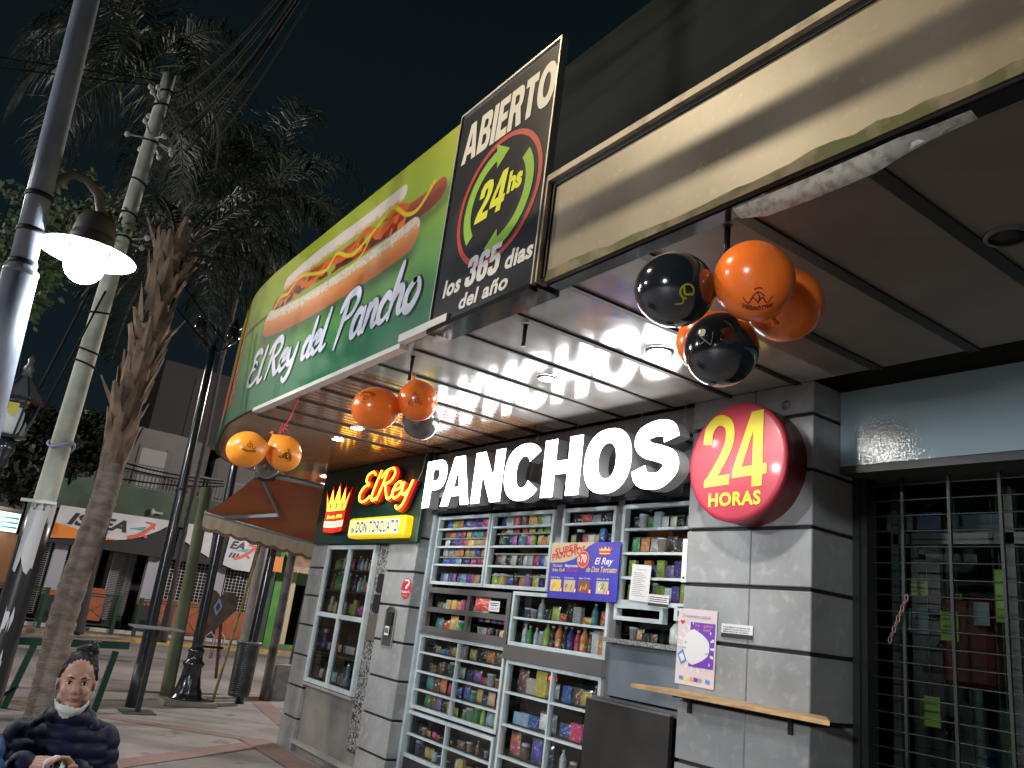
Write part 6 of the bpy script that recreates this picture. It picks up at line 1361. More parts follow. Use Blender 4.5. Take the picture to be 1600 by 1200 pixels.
# bike rack
q = MB()
for k in range(3): q.tube([(-20.5, 5.6+.25*k, 0), (-20.5, 5.6+.25*k, .5), (-20.45, 5.7+.25*k, .6), (-20.5, 5.8+.25*k, .5), (-20.5, 5.8+.25*k, 0)], .02, 6)
q.build('bike_rack', [mat('grey_tube', (.25, .25, .25), .5)], label='small grey hooped rack in the roadway behind the heart board', cat='rack')
# high table
t = thing('standing_table', 'tall narrow dark table with a thin grey top in front of the black lamp post', 'table', (-11.6, 2.7, 0))
q = MB(); q.box(-11.85, -11.35, 2.36, 2.96, 1.03, 1.05); q.build('table_top', [mat('grey_top', (.22, .23, .23), .4)], t)
q = MB(); q.box(-11.63, -11.57, 2.64, 2.70, .012, 1.03); q.build('leg', [mat('dark_leg', (.02, .022, .022), .4)], t)
q = MB(); q.box(-11.8, -11.4, 2.47, 2.87, 0, .012); q.build('foot_plate', [mat('dark_foot', (.05, .05, .045), .6)], t)
# green rail frame near the concrete pole
t = thing('pavement_railing', 'dark green tube barrier on the near pavement behind the seated woman', 'railing', (-11.5, 1.7, 0))
q = MB(); q.bar((-11.5, .2, .72), (-11.5, 2.36, .80), .06, .085); q.bar((-11.5, .2, .80), (-11.5, 2.3, .875), .05, .03, 1); q.build('top_rail', [mat('bottle_green', (.006, .045, .028), .4), mat('pale_worn_top', (.25, .26, .23), .6)], t)
for y0, y1 in ((1.30, 1.17), (2.22, 2.14)):
    q = MB(); q.bar((-11.5, y0, .72), (-11.5, y1, 0), .07, .07, 0, (1, 0, 0)); q.build('leg', [MATS['bottle_green']], t)
q = MB(); q.tube([(-11.5, 1.25, .25), (-11.2, .9, 0)], .02, 6); q.build('strut', [M_black], t)

# the big grey pole carrying the lit lamp
BPx = -5.6
pb, pt_ = Vector((BPx, -.22, 0)), Vector((-5.62, .14, 6.2))
t = thing('lit_street_lamp', 'grey pole with curved arm and glowing white globe under a wide shade', 'street lamp', tuple(pb))
def LP(z):
    # centre of the pole at height z: passes the two measured points
    a, c = Vector((BPx, LPY0, LPZ0)), Vector((BPx, LPY1, LPZ1)); f = (z-a.z)/(c.z-a.z); return a.lerp(c, f)
def pix(u, v, axis, val):
    d_ = RR.T @ np.array([(u-800)/1244.69, (v-600)/1244.69, 1.]); o_ = np.array([0, 0, 1.65]); tt = (val-o_[axis])/d_[axis]; return o_+tt*d_
pa = pix(136, 0, 0, BPx); pc = pix(4, 540, 0, BPx); LPY0, LPZ0, LPY1, LPZ1 = pa[1], pa[2], pc[1], pc[2]
q = MB(); zs = [0, 1.5, 2.6, 3.35]; q.tube([LP(z) for z in zs], [.098]*4, 20, 0); q.tube([LP(z) for z in (3.352, 4.2, 5.5, 7)], [.074]*4, 20, 0); q.lathe([(.098, 0), (.10, .03), (.08, .05), (.074, .10)], tuple(LP(3.34)), 20)
q.build('shaft', [mat('blue_grey_pole', (.30, .33, .40), .4, var=((.22, .25, .31), 5, 4, .4, .7), bump=(60, .2, .003))], t)
q = MB()
for z in (3.40, 3.62, 3.86): q.lathe([(.076, 0), (.082, .004), (.082, .03), (.076, .034)], tuple(LP(z)), 20)
q.build('strap', [M_black], t)
GC = Vector((-5.73, .352, 3.52))      # globe centre
q = MB(); yk2 = pix(40, 430, 0, -5.66); A_ = [pix(u, v, 0, xx) for u, v, xx in ((47, 408, -5.60), (58, 345, -5.61), (72, 303, -5.63), (92, 280, -5.65), (115, 272, -5.68), (138, 282, -5.70), (154, 305, -5.72), (158, 336, -5.73), (153, 352, -5.73))]
q.tube(A_, .030, 10); q.tube([pix(37, 418, 0, -5.60), pix(58, 345, 0, -5.61)], .036, 10); q.build('curved_arm', [mat('rusty_grey_arm', (.15, .125, .12), .5, var=((.24, .2, .18), 8, 4, .45, .7))], t)
cap = Vector(pix(137, 398, 0, -5.73)); 
q = MB(); q.lathe([(.30, -.002), (.302, .004), (.20, .035), (.135, .05)], tuple(cap), 40, cap=False); q.build('shade', [mat('white_enamel_shade', (.8, .8, .8), .35)], t)
q = MB(); q.lathe([(.138, .048), (.135, .13), (.127, .14), (.13, .15), (.118, .24), (.10, .275), (.05, .29), (.035, .31), (.0001, .312)], tuple(cap), 32); q.build('lamp_cap', [mat('brown_grey_cap', (.11, .095, .10), .5)], t)
gc = cap+Vector((0, 0, -.075)); q = MB(); q.ell(gc, (.125, .125, .13), n=28, k=18); q.build('globe', [mat('lit_globe', (1, 1, 1), .3, emit=(.90, .95, 1.0), es=11)], t)
light('lamp_light', 'POINT', gc+Vector((0, 0, -.16)), 90, (.86, .93, 1), .10, parent=t, rel=pb)

# old lantern at the left edge
LX_, LY_ = -9.0, .33
t = thing('old_lantern_post', 'black lamp post with an unlit six sided glass lantern at the left edge', 'lamp post', (LX_, LY_-.3, 0))
LB = Vector((LX_, LY_-.02, 2.78)); up = Vector((0, .02, 1)).normalized()
hexp = lambda r_, z, k: LB+Vector((r_*math.cos(math.pi/3*k+.3), r_*math.sin(math.pi/3*k+.3), z))
q = MB()
for k in range(6): q.bar(hexp(.115, 0, k), hexp(.20, .36, k), .018, .018); q.bar(hexp(.20, .36, k), hexp(.20, .36, k+1), .035, .035); q.bar(hexp(.115, 0, k), hexp(.115, 0, k+1), .025, .025); q.bar(hexp(.21, .39, k), hexp(.05, .60, k), .014, .014)
q.build('lantern_frame', [M_bp], t)
q = MB(); vs = [hexp(.205, .385, k) for k in range(6)]+[hexp(.05, .60, k) for k in range(6)]; q.add(vs, [(k, (k+1) % 6, (k+1) % 6+6, k+6) for k in range(6)]+[tuple(range(6))[::-1], tuple(range(6, 12))]); q.lathe([(.05, .60), (.04, .66), (.055, .68), (.02, .74), (.03, .78), (.0001, .84)], tuple(LB), 12); q.build('lantern_roof', [mat('grey_lantern_roof', (.10, .10, .10), .35, metal=.3)], t)
q = MB(); vs = [hexp(.112, .012, k) for k in range(6)]+[hexp(.195, .35, k) for k in range(6)]; q.add(vs, [(k, (k+1) % 6, (k+1) % 6+6, k+6) for k in range(6)]); q.build('lantern_glass', [glass_mat('lantern_pane', (.75, .76, .72))], t)
q = MB(); q.lathe([(.04, .02), (.075, .06), (.085, .14), (.085, .24), (.06, .29), (.0001, .30)], tuple(LB), 18); q.build('milk_bulb', [mat('milky_bulb', (.62, .64, .66), .4, emit=(.8, .88, 1), es=.12)], t)  # faint emission painted into the bulb of the unlit lantern
q = MB(); q.lathe([(.0001, -.02), (.06, -.02), (.15, -.0), (.155, .015), (.12, .02)][::1], tuple(LB), 16); q.lathe([(.05, -.30), (.075, -.28), (.06, -.2), (.09, -.12), (.09, -.08), (.05, -.02)], tuple(LB), 16); q.tube([Vector((LX_, LY_-.33, 0)), LB+Vector((0, 0, -.28))], [.10, .055], 14); q.build('post', [M_bp], t)
q = MB(); a_, b_ = hexp(.20, .32, 5), hexp(.20, .32, 0); q.add([hexp(.188, .31, 5).lerp(hexp(.188, .31, 0), .25)+Vector((.01, 0, 0)), hexp(.188, .31, 5).lerp(hexp(.188, .31, 0), .75)+Vector((.01, 0, 0)), hexp(.165, .2, 5).lerp(hexp(.165, .2, 0), .75)+Vector((.01, 0, 0)), hexp(.165, .2, 5).lerp(hexp(.165, .2, 0), .25)+Vector((.01, 0, 0))], [(0, 1, 2, 3)]); q.build('yellow_sticker', [mat('sticker_yellow', (.5, .42, .05), .5)], t)

# cables
def cable(pts, r_, lab, name='overhead_cable', sag=.0, grp='overhead street cables', n=10):
    a, c = Vector(pts[0]), Vector(pts[-1]); P = pts if len(pts) > 2 else [a.lerp(c, i/n)-Vector((0, 0, sag*4*(i/n)*(1-i/n))) for i in range(n+1)]
    q = MB(); q.tube(P, r_, 5); q.build(name, [M_wire], label=lab, cat='cable', group=grp)
r = random.Random(17)
names = ['uppermost', 'second', 'third', 'fourth', 'fifth', 'sixth', 'seventh', 'lowest']
for k in range(8):
    a = tuple(pix(264+(0, 4, 6, 12, 14, 21, 25, 33)[k], (150, 158, 176, 182, 205, 214, 236, 262)[k], 0, -9.95)); e = pix((392, 400, 404, 414, 419, 426, 436, 449)[k], 0, 2, 7.6-.04*k); d_ = Vector(e)-Vector(a); c = Vector(a)+d_*2.3
    cable([a, tuple(c)], (.016, .011, .019, .012, .022, .012, .017, .010)[k], '%s cable of the thick dark bundle rising from the concrete pole to the upper right' % names[k], sag=(.5, .42, .62, .48, .7, .55, .6, .75)[k], n=16)
for k, (v0, z) in enumerate(((88, 9.0), (104, 8.85))):
    a = tuple(pix(258, 128+8*k, 0, XP)); e = pix(0, v0, 0, XP); d_ = Vector(e)-Vector(a); cable([a, tuple(Vector(a)+d_*4)], .011, ('upper', 'lower')[k]+' thin cable running left from the top of the concrete pole', sag=.02)
cable([tuple(pix(65, 250, 0, -9)), tuple(pix(20, 700, 0, -9))], .01, 'thin cable hanging down left of the big grey pole')
for k, (p, e) in enumerate((((140, 455), (45, 640)), ((165, 455), (60, 655)), ((150, 180), (112, 258)))):
    cable([tuple(pix(*p, 0, -9.2)), tuple(pix(*e, 0, -9.0))], .016-.004*k, ('thick twisted cable falling behind the globe to the old lantern', 'thinner cable falling behind the globe beside the twisted one', 'frayed cable end above the curved lamp arm')[k])
for k, (p, e) in enumerate((((190, 722), (350, 752)), ((190, 730), (350, 756)), ((190, 748), (350, 760)), ((215, 330), (352, 535)), ((240, 430), (345, 560)))):
    cable([tuple(pix(*p, 0, -20)), tuple(pix(*e, 0, -20))] if k < 3 else [tuple(pix(*p, 0, -11.8)), tuple(pix(*e, 0, -12.0))], .02 if k < 3 else .012, ('upper of three cables crossing before the apartment balcony', 'middle of three cables crossing before the apartment balcony', 'lowest of three cables crossing before the apartment balcony', 'cable from the palm crown down to the black lantern top', 'lower cable from the palm trunk to the black lantern top')[k], sag=.06)

# street lamp out of the picture, up on the left across the road: it lights the beige fascia
def tall_lamp(x, y, h_, tgt, e, col, lab, spot=None, sz=.12):
    t = thing('unseen_street_lamp', lab, 'street lamp', (x, y, 0), group='street lamps outside the view')
    d_ = Vector(tgt)-Vector((x, y, h_)); d_.z = 0; d_.normalize(); hd = Vector((x, y, h_))
    q = MB(); q.tube([(x-d_.x*1.6, y-d_.y*1.6, 0), (x-d_.x*1.6, y-d_.y*1.6, h_-.3), tuple(hd-d_*1.2+Vector((0, 0, .12))), tuple(hd-d_*.3+Vector((0, 0, .14)))], [.10, .07, .05, .04], 10); q.build('post', [mat('grey_lamp_post', (.2, .2, .2), .5)], t)
    q = MB(); q.ell(hd+Vector((0, 0, .11)), (.30, .16, .08)); q.build('lamp_head', [mat('lamp_head_grey', (.15, .15, .15), .5)], t)
    q = MB(); q.ell(hd, (.16, .12, .04)); q.build('lamp_lens', [mat('lens'+str(round(col[2], 2)), (1, 1, 1), .4, emit=col, es=30 if e < 3000 else 6)], t)
    if spot: light('lamp_light', 'SPOT', hd+Vector((0, 0, -.06)), e, col, sz, tgt, spot, .6, t, (x, y, 0))
    elif h_ < 4: light('lamp_light', 'SPOT', hd+Vector((0, 0, -.06)), e, col, .28, (x, y, 0), 179, .02, t, (x, y, 0))
    else: light('lamp_light', 'POINT', hd+Vector((0, 0, -.15)), e, col, sz, parent=t, rel=(x, y, 0))
tall_lamp(-7.7, -4.9, 10.3, (-1.7, 1.985, 3.8), 3300, (1, .80, .50), 'warm street lamp across the road, outside the picture', 26, .10)
tall_lamp(-18, -6.5, 7.0, (-24, 6, 1), 1700, (1, .92, .82), 'added fill lamp over the side street crossing, outside the picture', None, .2)  # added unseen lamp that brightens the pavement and crossing
tall_lamp(-16.5, 12.5, 7.0, (-24, 6, 1), 3200, (1, .93, .88), 'added fill lamp farther down the side street, hidden by the corner shop', None, .2)  # added out of view to light the fronts across the side street
tall_lamp(1.5, -6.5, 3.3, (-3, 2, 1.0), 1500, (.93, .96, 1), 'added fill lamp behind the viewer, outside the picture', None, .15)  # added unseen fill for the facade, blue fascia and soffit
tall_lamp(-8.2, -6.5, 5.0, (-6, 2, 1.0), 560, (.95, .96, 1), 'street lamp across the pavement facing the shop, outside the picture', None, .15)
# cables between that lamp and the fascia
LPos = Vector((-7.7, -4.9, 10.24))
for k in range(6):
    z0 = 3.43+.016*k; z1 = 3.36+.020*k; f = .74
    a = LPos.lerp(Vector((-3.6, 1.985, z0)), f); c = LPos.lerp(Vector((1.2, 1.985, z1)), f); d_ = c-a
    cable([tuple(a-d_*.05), tuple(c+d_*1.2)], (.03, .04, .045, .03, .018, .012)[k], 'street cable overhead outside the picture, %s of six' % names[k], grp='street cables outside the view')
# ------------------------------------------------------------------ palms and trees
M_frond = mat('palm_leaf', (.022, .045, .015), .45, var=((.05, .065, .02), 2.5, 3, .45, .7)); M_frond2 = mat('dark_leaf', (.010, .019, .010), .5, var=((.024, .032, .016), 2, 3, .45, .7)); M_rach = mat('palm_rib', (.035, .032, .016), .7)
M_leafl = mat('bright_leaf', (.025, .05, .012), .6, var=((.05, .065, .02), 5, 2, .4, .6))
M_trunk = mat('palm_trunk_skin', (.21, .17, .14), .9, var=((.12, .10, .085), 6, 5, .4, .65, (1, 1, 2.5)), bump=(16, .8, .02, (1, 1, 4))); M_boot = mat('dry_leaf_base', (.26, .18, .12), .85, var=((.10, .07, .05), 8, 4, .4, .65, (1, 1, .4)), bump=(30, .5, .01, (1, 1, .2)))
def frond(q, base, az, el, L, droop, rr, nl=54, ll=.55, wid=.028, hang=.8, tw=0.):
    """a long arching rib with drooping leaflets on both sides"""
    d = Vector((math.cos(az)*math.cos(el), math.sin(az)*math.cos(el), math.sin(el))); P = [Vector(base)]; n = 14; cur = d.copy()
    for i in range(n):
        cur = (cur+Vector((0, 0, -droop*(i/n)**1.2*.42))).normalized(); P.append(P[-1]+cur*L/n)
    q.tube(P, [.022*(1-i/n)+.004 for i in range(n+1)], 5, 1)
    side = Vector((-math.sin(az), math.cos(az), 0))
    vs = []; F = []
    for k in range(nl):
        t = .14+.86*k/nl; i = min(int(t*n), n-1); f = t*n-i; p = P[i].lerp(P[i+1], f); tg = (P[i+1]-P[i]).normalized()
        for s_ in (-1, 1):
            l = ll*(math.sin(math.pi*(.12+.85*t))**.6)*rr.uniform(.75, 1.15); o = (side*s_*rr.uniform(.5, 1.0)+tg*rr.uniform(.3, .8)+Vector((0, 0, rr.uniform(-.3, .25)))).normalized()
            e1 = p+o*l*.5; o2 = (o+Vector((0, 0, -hang*rr.uniform(.7, 1.5)))).normalized(); e2 = e1+o2*l*.35; e3 = e2+(o2+Vector((0, 0, -hang*1.4))).normalized()*l*.3
            wv = tg.cross(o).normalized().cross(o).normalized()*wid*rr.uniform(.7, 1.2)
            b_ = len(vs); vs += [p-wv*.3, p+wv*.3, e1-wv*.5, e1+wv*.5, e2-wv*.35, e2+wv*.35, e3]; F += [(b_, b_+1, b_+3, b_+2), (b_+2, b_+3, b_+5, b_+4), (b_+4, b_+5, b_+6)]
    q.add(vs, F, 0)
def palm(base, top, crown_c, lab, nf=26, L=3.4, seed=1, r0=.24, r1=.20, boots=True, m=None, ll=.6, tm=None, az0=None, path=None):
    rr = random.Random(seed); t = thing('palm_tree', lab, 'palm tree', base); B, T = Vector(base), Vector(top)
    PP = [Vector(p) for p in spline([tuple(p) for p in path], 8)] if path else [B, T]
    def at(f):
        f = f*(len(PP)-1); i = min(int(f), len(PP)-2); return PP[i].lerp(PP[i+1], f-i)
    q = MB(); n = 150; rings = []
    for i in range(n+1):
        f = i/n; rings.append(r0+(r1-r0)*f+.010*((i % 4)/3-.5)+rr.uniform(-.005, .005)+(.05*(1-f*8) if f < .12 else 0))
    q.tube([at(i/n)+Vector((.012*math.sin(i*.12), .012*math.cos(i*.1), 0)) for i in range(n+1)], rings, 20, 0); q.build('trunk', [M_trunk if boots else mat('dark_trunk', (.035, .03, .028), .9)], t)
    if boots:
        q = MB(); d = (T-B).normalized()
        for k in range(92):
            f = .50+.52*k/92; p = at(min(f, 1.0)); a = k*2.4; L_ = rr.uniform(.30, .52)*(1-.0*f); o = Vector((math.cos(a), math.sin(a), 0)); out = rr.uniform(.05, .14)+(.14 if rr.random() < .10 else 0)
            w_ = rr.uniform(.07, .12); s_ = Vector((-o.y, o.x, 0)); R_ = .105+.10*max(0, f-.5)*1.6
            a0 = p+o*R_; a1 = p+d*L_*.5+o*(R_+out*.5); a2 = p+d*L_+o*(R_+out)
            vs = []
            for pt, ww, th in ((a0, w_, .02), (a1, w_*.75, .03), (a2, w_*.32, .012)): vs += [pt-s_*ww, pt+o*th, pt+s_*ww, pt-o*th*.6]
            q.add(vs, [(i*4+j, i*4+(j+1) % 4, i*4+4+(j+1) % 4, i*4+4+j) for i in range(2) for j in range(4)]+[(8, 9, 10, 11)], 0)
        q.build('leaf_base', [M_boot], t)
    q = MB()
    for k in range(nf):
        az = k*2.399+rr.uniform(-.2, .2) if az0 is None else az0[k % len(az0)]+rr.uniform(-.25, .25); lvl = k/nf; el = 1.25-1.5*lvl+rr.uniform(-.12, .12)
        frond(q, Vector(crown_c)+Vector((.08*math.cos(az), .08*math.sin(az), -.3*lvl)), az, el, L*rr.uniform(.8, 1.1), 1.0+.9*rr.random(), rr, ll=ll)
    q.build('crown', [m or M_frond, M_rach], t)
    return t
P_ = lambda u, v, x: tuple(map(float, pix(u, v, 0, x)))
TRK = [P_(62, 1135, -10.45), P_(80, 1050, -10.46), P_(102, 960, -10.5), P_(140, 840, -10.53), P_(163, 770, -10.55), P_(182, 700, -10.57), P_(203, 620, -10.6), P_(228, 550, -10.62), P_(254, 450, -10.65), P_(268, 400, -10.65)]
palm(TRK[0], TRK[-1], P_(285, 372, -10.65), 'rough trunked palm with shaggy old leaf bases and drooping fronds behind the lit lamp', nf=15, L=2.3, seed=5, az0=[1.2, 2.6, 3.6, 1.9, 0.8, 3.1, 4.2], r0=.155, r1=.125, ll=.55, path=TRK, m=M_frond2)
palm(P_(12, 1000, -15.5), P_(252, 170, -15.5), P_(225, 95, -15.5), 'taller dark palm behind the concrete pole, its crown hanging over the pole top', nf=16, L=3.0, seed=9, r0=.07, r1=.06, boots=False, ll=.95, m=M_frond2)
palm(P_(252, 1003, -19.5), P_(395, 345, -19.5), P_(402, 310, -19.5), 'dark palm behind the green hot dog board', nf=19, L=3.6, seed=12, r0=.06, r1=.05, boots=False, m=M_frond2, ll=1.0)
palm(P_(118, 990, -20.5), P_(290, 300, -20.5), P_(330, 260, -20.5), 'dark palm between the two taller ones, farther off', nf=18, L=3.4, seed=15, r0=.10, r1=.09, boots=False, m=M_frond2, ll=1.0)
def leafy(name, base, blobs, lab, cat, seed, nleaf, lm, ls=.09, tr=.1, tm=None):
    rr = random.Random(seed); t = thing(name, lab, cat, base); B = Vector(base)
    q = MB(); c0 = Vector(blobs[0][0]); fork = B.lerp(c0, .62)
    q.tube([B, B.lerp(fork, .5)+Vector((.05, .03, 0)), fork], [tr, tr*.8, tr*.6], 10, 0)
    for c, r_ in blobs:
        c = Vector(c); q.tube([fork, fork.lerp(c, .5)+Vector((0, 0, .15)), c], [tr*.5, tr*.3, tr*.1], 7, 0)
        for k in range(5):
            e = c+Vector((rr.gauss(0, 1), rr.gauss(0, 1), rr.gauss(0, .8))).normalized()*r_*.8; q.tube([c, e], [tr*.12, .006], 5, 0)
    q.build('trunk', [tm or M_trunk], t)
    vs = []; F = []; tot = sum(r_**2 for _, r_ in blobs)
    for c, r_ in blobs:
        c = Vector(c)
        for s_ in range(max(4, int(nleaf/14*r_**2/tot))):
            d = Vector((rr.gauss(0, 1), rr.gauss(0, 1), rr.gauss(0, .8))); d = d.normalized()*r_*(rr.random()**.45)*rr.uniform(.75, 1.1); cc = c+d
            for k in range(14):
                o = Vector((rr.gauss(0, 1), rr.gauss(0, 1), rr.gauss(0, 1))).normalized(); p = cc+o*rr.uniform(.02, .16)*r_**.5; l = ls*rr.uniform(.7, 1.3); u = Vector((rr.gauss(0, 1), rr.gauss(0, 1), rr.gauss(-.5, .7))).normalized(); w_ = u.orthogonal().normalized()*l*.28
                b_ = len(vs); vs += [p, p+u*l*.5+w_, p+u*l, p+u*l*.5-w_]; F.append((b_, b_+1, b_+2, b_+3))
    q = MB(); q.add(vs, F, 0); q.build('crown', [lm], t)
leafy('leafy_tree', (-8.2, -1.3, 0), [(P_(115, 330, -8.0), .42), (P_(70, 350, -8.2), .30), (P_(20, 390, -8.0), .55), (P_(10, 450, -8.2), .5), (P_(165, 345, -8.2), .28), (P_(-50, 420, -8), .6)], 'small leaved tree lit green by the lamp, behind the big grey pole', 'tree', 31, 3400, M_leafl, .07, .05)
leafy('leafy_tree', (-23, -2.5, 0), [(P_(40, 660, -22), .9), (P_(70, 700, -22), .8), (P_(20, 730, -22), .9), (P_(110, 690, -23), 1.0)], 'dark low tree beside the old lantern at the left', 'tree', 33, 9000, M_frond2, .2, .12)
# ------------------------------------------------------------------ people
M_skin = mat('warm_skin', (.44, .25, .175), .5); M_skin.node_tree.nodes['Principled BSDF'].inputs['Subsurface Weight'].default_value = .15; M_skin.node_tree.nodes['Principled BSDF'].inputs['Subsurface Scale'].default_value = .02
M_hair = mat('black_hair', (.012, .009, .008), .6, spec=.3); M_navy = mat('navy_quilted_jacket', (.008, .012, .042), .62, spec=.25, var=((.005, .008, .024), 6, 3, .4, .6)); M_jean = mat('dark_jeans', (.02, .025, .05), .8)
def person(name, lab, org, ang, jacket, face=True, seed=0):
    """seated, facing -Y before turning by ang about z; origin on the ground under the hips"""
    t = thing(name, lab, 'person', tuple(org))
    Rz = Matrix.Translation(org) @ Matrix.Rotation(ang, 4, 'Z')
    def put(q, nm, ms, parent=t, **k):
        q.v = [tuple(Rz @ Vector(p)) for p in q.v]; return q.build(nm, ms, parent, **k)
    hz = 1.165; hc = Vector((0.0, -.03, hz))
    # body: one continuous surface (torso, neck, arms, legs)
    segs = [((0, .06, .50), (0, .05, .72), .165, .165), ((0, .05, .72), (0, .05, .90), .150, .155), ((-.085, .05, .86), (.085, .05, .86), .135, .135), ((-.13, .05, .93), (.12, .05, .93), .078, .078), ((0, .03, .93), (0, .0, 1.03), .10, .085),
            ((-.166, .05, .925), (-.212, .02, .69), .070, .064), ((-.212, .02, .69), (-.125, -.20, .855), .060, .050), ((.166, .05, .925), (.212, .01, .69), .070, .064), ((.212, .01, .69), (.085, -.225, .835), .060, .050)]
    q = MB()
    for a, c, ra, rc in segs: capsule(q, a, c, ra, rc, 16)
    A = [np.array(s[0]) for s in segs]; Bq = [np.array(s[1]) for s in segs]
    def quilt(V, N):
        best = np.full(len(V), 9.); ph = np.zeros(len(V))
        for i, (a, b_) in enumerate(zip(A, Bq)):
            ab = b_-a; L2 = ab @ ab; tt = np.clip((V-a) @ ab/L2, 0, 1); d = np.linalg.norm(V-a-tt[:, None]*ab, axis=1)/segs[i][2]
            p_ = V[:, 2]/.062 if i < 5 else tt*math.sqrt(L2)/.060+i*.3
            m_ = d < best; best = np.where(m_, d, best); ph = np.where(m_, p_, ph)
        w_ = np.abs(np.sin(math.pi*(ph+.12*np.sin(V[:, 0]*9)))); am = np.where(best*0+(np.abs(V[:, 0]) > .17), .013, .021); return V+N*(am*(w_**.55)-am*.7)[:, None]
    jk = remesh(q, .009, 6, quilt); put(jk, 'jacket', [jacket])
    q = MB(); capsule(q, (0, .02, 1.0), hc+Vector((0, .02, -.07)), .056, .052, 14); neck = q
    # legs and shoes
    q = MB()
    for s_ in (-1, 1): capsule(q, (.09*s_, .05, .50), (.11*s_, -.40, .51), .085, .065, 14); capsule(q, (.11*s_, -.40, .51), (.11*s_, -.42, .12), .062, .045, 14)
    capsule(q, (-.06, .08, .52), (.06, .08, .52), .12, .12, 14); put(remesh(q, .014, 3), 'trousers', [M_jean])
    q = MB()
    for s_ in (-1, 1): capsule(q, (.11*s_, -.42, .05), (.115*s_, -.60, .04), .045, .038, 12); capsule(q, (.11*s_, -.42, .10), (.11*s_, -.42, .05), .05, .048, 12)
    put(remesh(q, .01, 2), 'shoes', [mat('dark_shoe', (.03, .03, .03), .5)])
    # head
    q = MB(); H = lambda x, y, z: hc+Vector((x, y, z))
    q.ell(H(0, .018, .035), (.074, .092, .085)); q.ell(H(0, -.018, -.02), (.063, .072, .085)); q.ell(H(0, -.055, -.088), (.030, .026, .022)); q.ell(H(0, -.02, -.075), (.050, .052, .035))
    capsule(q, H(0, -.082, .012), H(0, -.103, -.022), .0085, .0125, 10); q.ell(H(0, -.098, -.030), (.017, .012, .009))
    for s_ in (-1, 1):
        q.ell(H(.034*s_, -.060, -.028), (.024, .022, .024)); q.ell(H(.030*s_, -.074, .028), (.025, .012, .010)); q.ell(H(.074*s_, .012, -.012), (.009, .018, .028)); q.ell(H(.044*s_, -.02, -.06), (.022, .04, .022))
    q.ell(H(0, -.084, -.058), (.022, .010, .010)); q.add(neck.v, neck.f)
    def eyes_in(V, N):   # press in the eye sockets
        for s_ in (-1, 1):
            c_ = np.array(H(.030*s_, -.084, .006)); d = np.linalg.norm((V-c_)*[1, 1, 1.3], axis=1); V = V+np.array([0, 1, 0])*(.010*np.exp(-(d/.016)**2))[:, None]
        return V
    put(remesh(q, .0042, 12, eyes_in), 'head', [M_skin])
    q = MB()
    for s_ in (-1, 1): q.ell(H(.030*s_, -.0685, .006), (.0125, .0095, .0075), n=14, k=10)
    eye = put(q, 'eyes', [mat('eye_white', (.62, .58, .55), .2)])
    q = MB()
    for s_ in (-1, 1): q.ell(H(.030*s_+.001, -.0772, .0055), (.0058, .0025, .0062), n=12, k=8)
    put(q, 'iris', [mat('dark_iris', (.02, .012, .01), .1)])
    q = MB()
    for s_ in (-1, 1):
        q.tube([H(.014*s_, -.0865, .026), H(.030*s_, -.084, .031), H(.050*s_, -.070, .024)], [.0028, .0034, .0018], 6); q.tube([H(.017*s_, -.0785, .0105), H(.030*s_, -.0800, .0140), H(.045*s_, -.071, .009)], [.0014, .002, .0012], 6)
    put(q, 'eyebrows', [M_hair])
    q = MB(); q.tube([H(-.023, -.0845, -.058), H(-.011, -.0925, -.0545), H(0, -.0940, -.0565), H(.011, -.0925, -.0545), H(.023, -.0845, -.058)], [.0015, .0038, .0036, .0038, .0015], 8); q.tube([H(-.020, -.0850, -.060), H(0, -.0925, -.0655), H(.020, -.0850, -.060)], [.0015, .005, .0015], 8)
    put(q, 'lips', [mat('lip_red', (.42, .13, .11), .35)])
    q = MB(); q.ell(H(0, .0275, .044), (.0775, .0925, .0825)); q.ell(H(0, .06, .0), (.070, .072, .085)); pass
    for s_ in (-1, 1): capsule(q, H(.064*s_, -.022, .058), H(.073*s_, .016, .02), .010, .012)
    q.ell(H(.014, .050, .142), (.036, .034, .024)); q.ell(H(.046, .05, .132), (.016, .018, .018)); q.ell(H(-.018, .06, .138), (.02, .02, .016))
    def strands(V, N): return V+N*(.0010*np.sin(V[:, 0]*420+V[:, 2]*90))[:, None]
    hr = remesh(q, .005, 4, strands); put(hr, 'hair', [M_hair])
    q = MB(); r_ = random.Random(seed+3)
    for k in range(46):
        a = -1.9+3.8*k/45; s0 = H(.077*math.sin(a), .026-.075*math.cos(a), .052+.036*math.cos(a)); m0 = H(.058*math.sin(a*.9), .03-.045*math.cos(a), .112+.006*math.cos(a)); e0 = H(.012+.03*math.sin(a), .05-.03*math.cos(a), .136)
        q.tube(spline([tuple(s0), tuple(m0+Vector((0, 0, .006*r_.random()))), tuple(e0)], 4), .0010, 4)
    for k in range(26):
        a = r_.uniform(0, 6.28); b0 = H(.014, .050, .142); q.tube([b0+Vector((.036*math.cos(a), .036*math.sin(a), .004)), b0+Vector((.041*math.cos(a+.5), .041*math.sin(a+.5), .012)), b0+Vector((.03*math.cos(a+1.1), .03*math.sin(a+1.1), .03)), b0+Vector((.05*math.cos(a+1.3), .05*math.sin(a+1.3), .036))], .0016, 4)
    put(q, 'hair_strands', [mat('hair_strand', (.016, .011, .009), .5)])
    # cloth mask pulled under the chin
    q = MB(); n = 18; vs = []
    for i in range(n+1):
        a = math.radians(-78+156*i/n); rx, ry = .069, .083
        for z, k in ((-.082, .99), (-.096, 1.05), (-.112, .98), (-.127, .72)): vs.append(H(rx*k*math.sin(a), -.012-ry*k*math.cos(a)*(1 if z > -.1 else .93), z-.010*math.cos(a)+.003*math.sin(i*2.7)+.006*math.sin(a*3+z*200)+.024*(abs(math.sin(a))**3)))
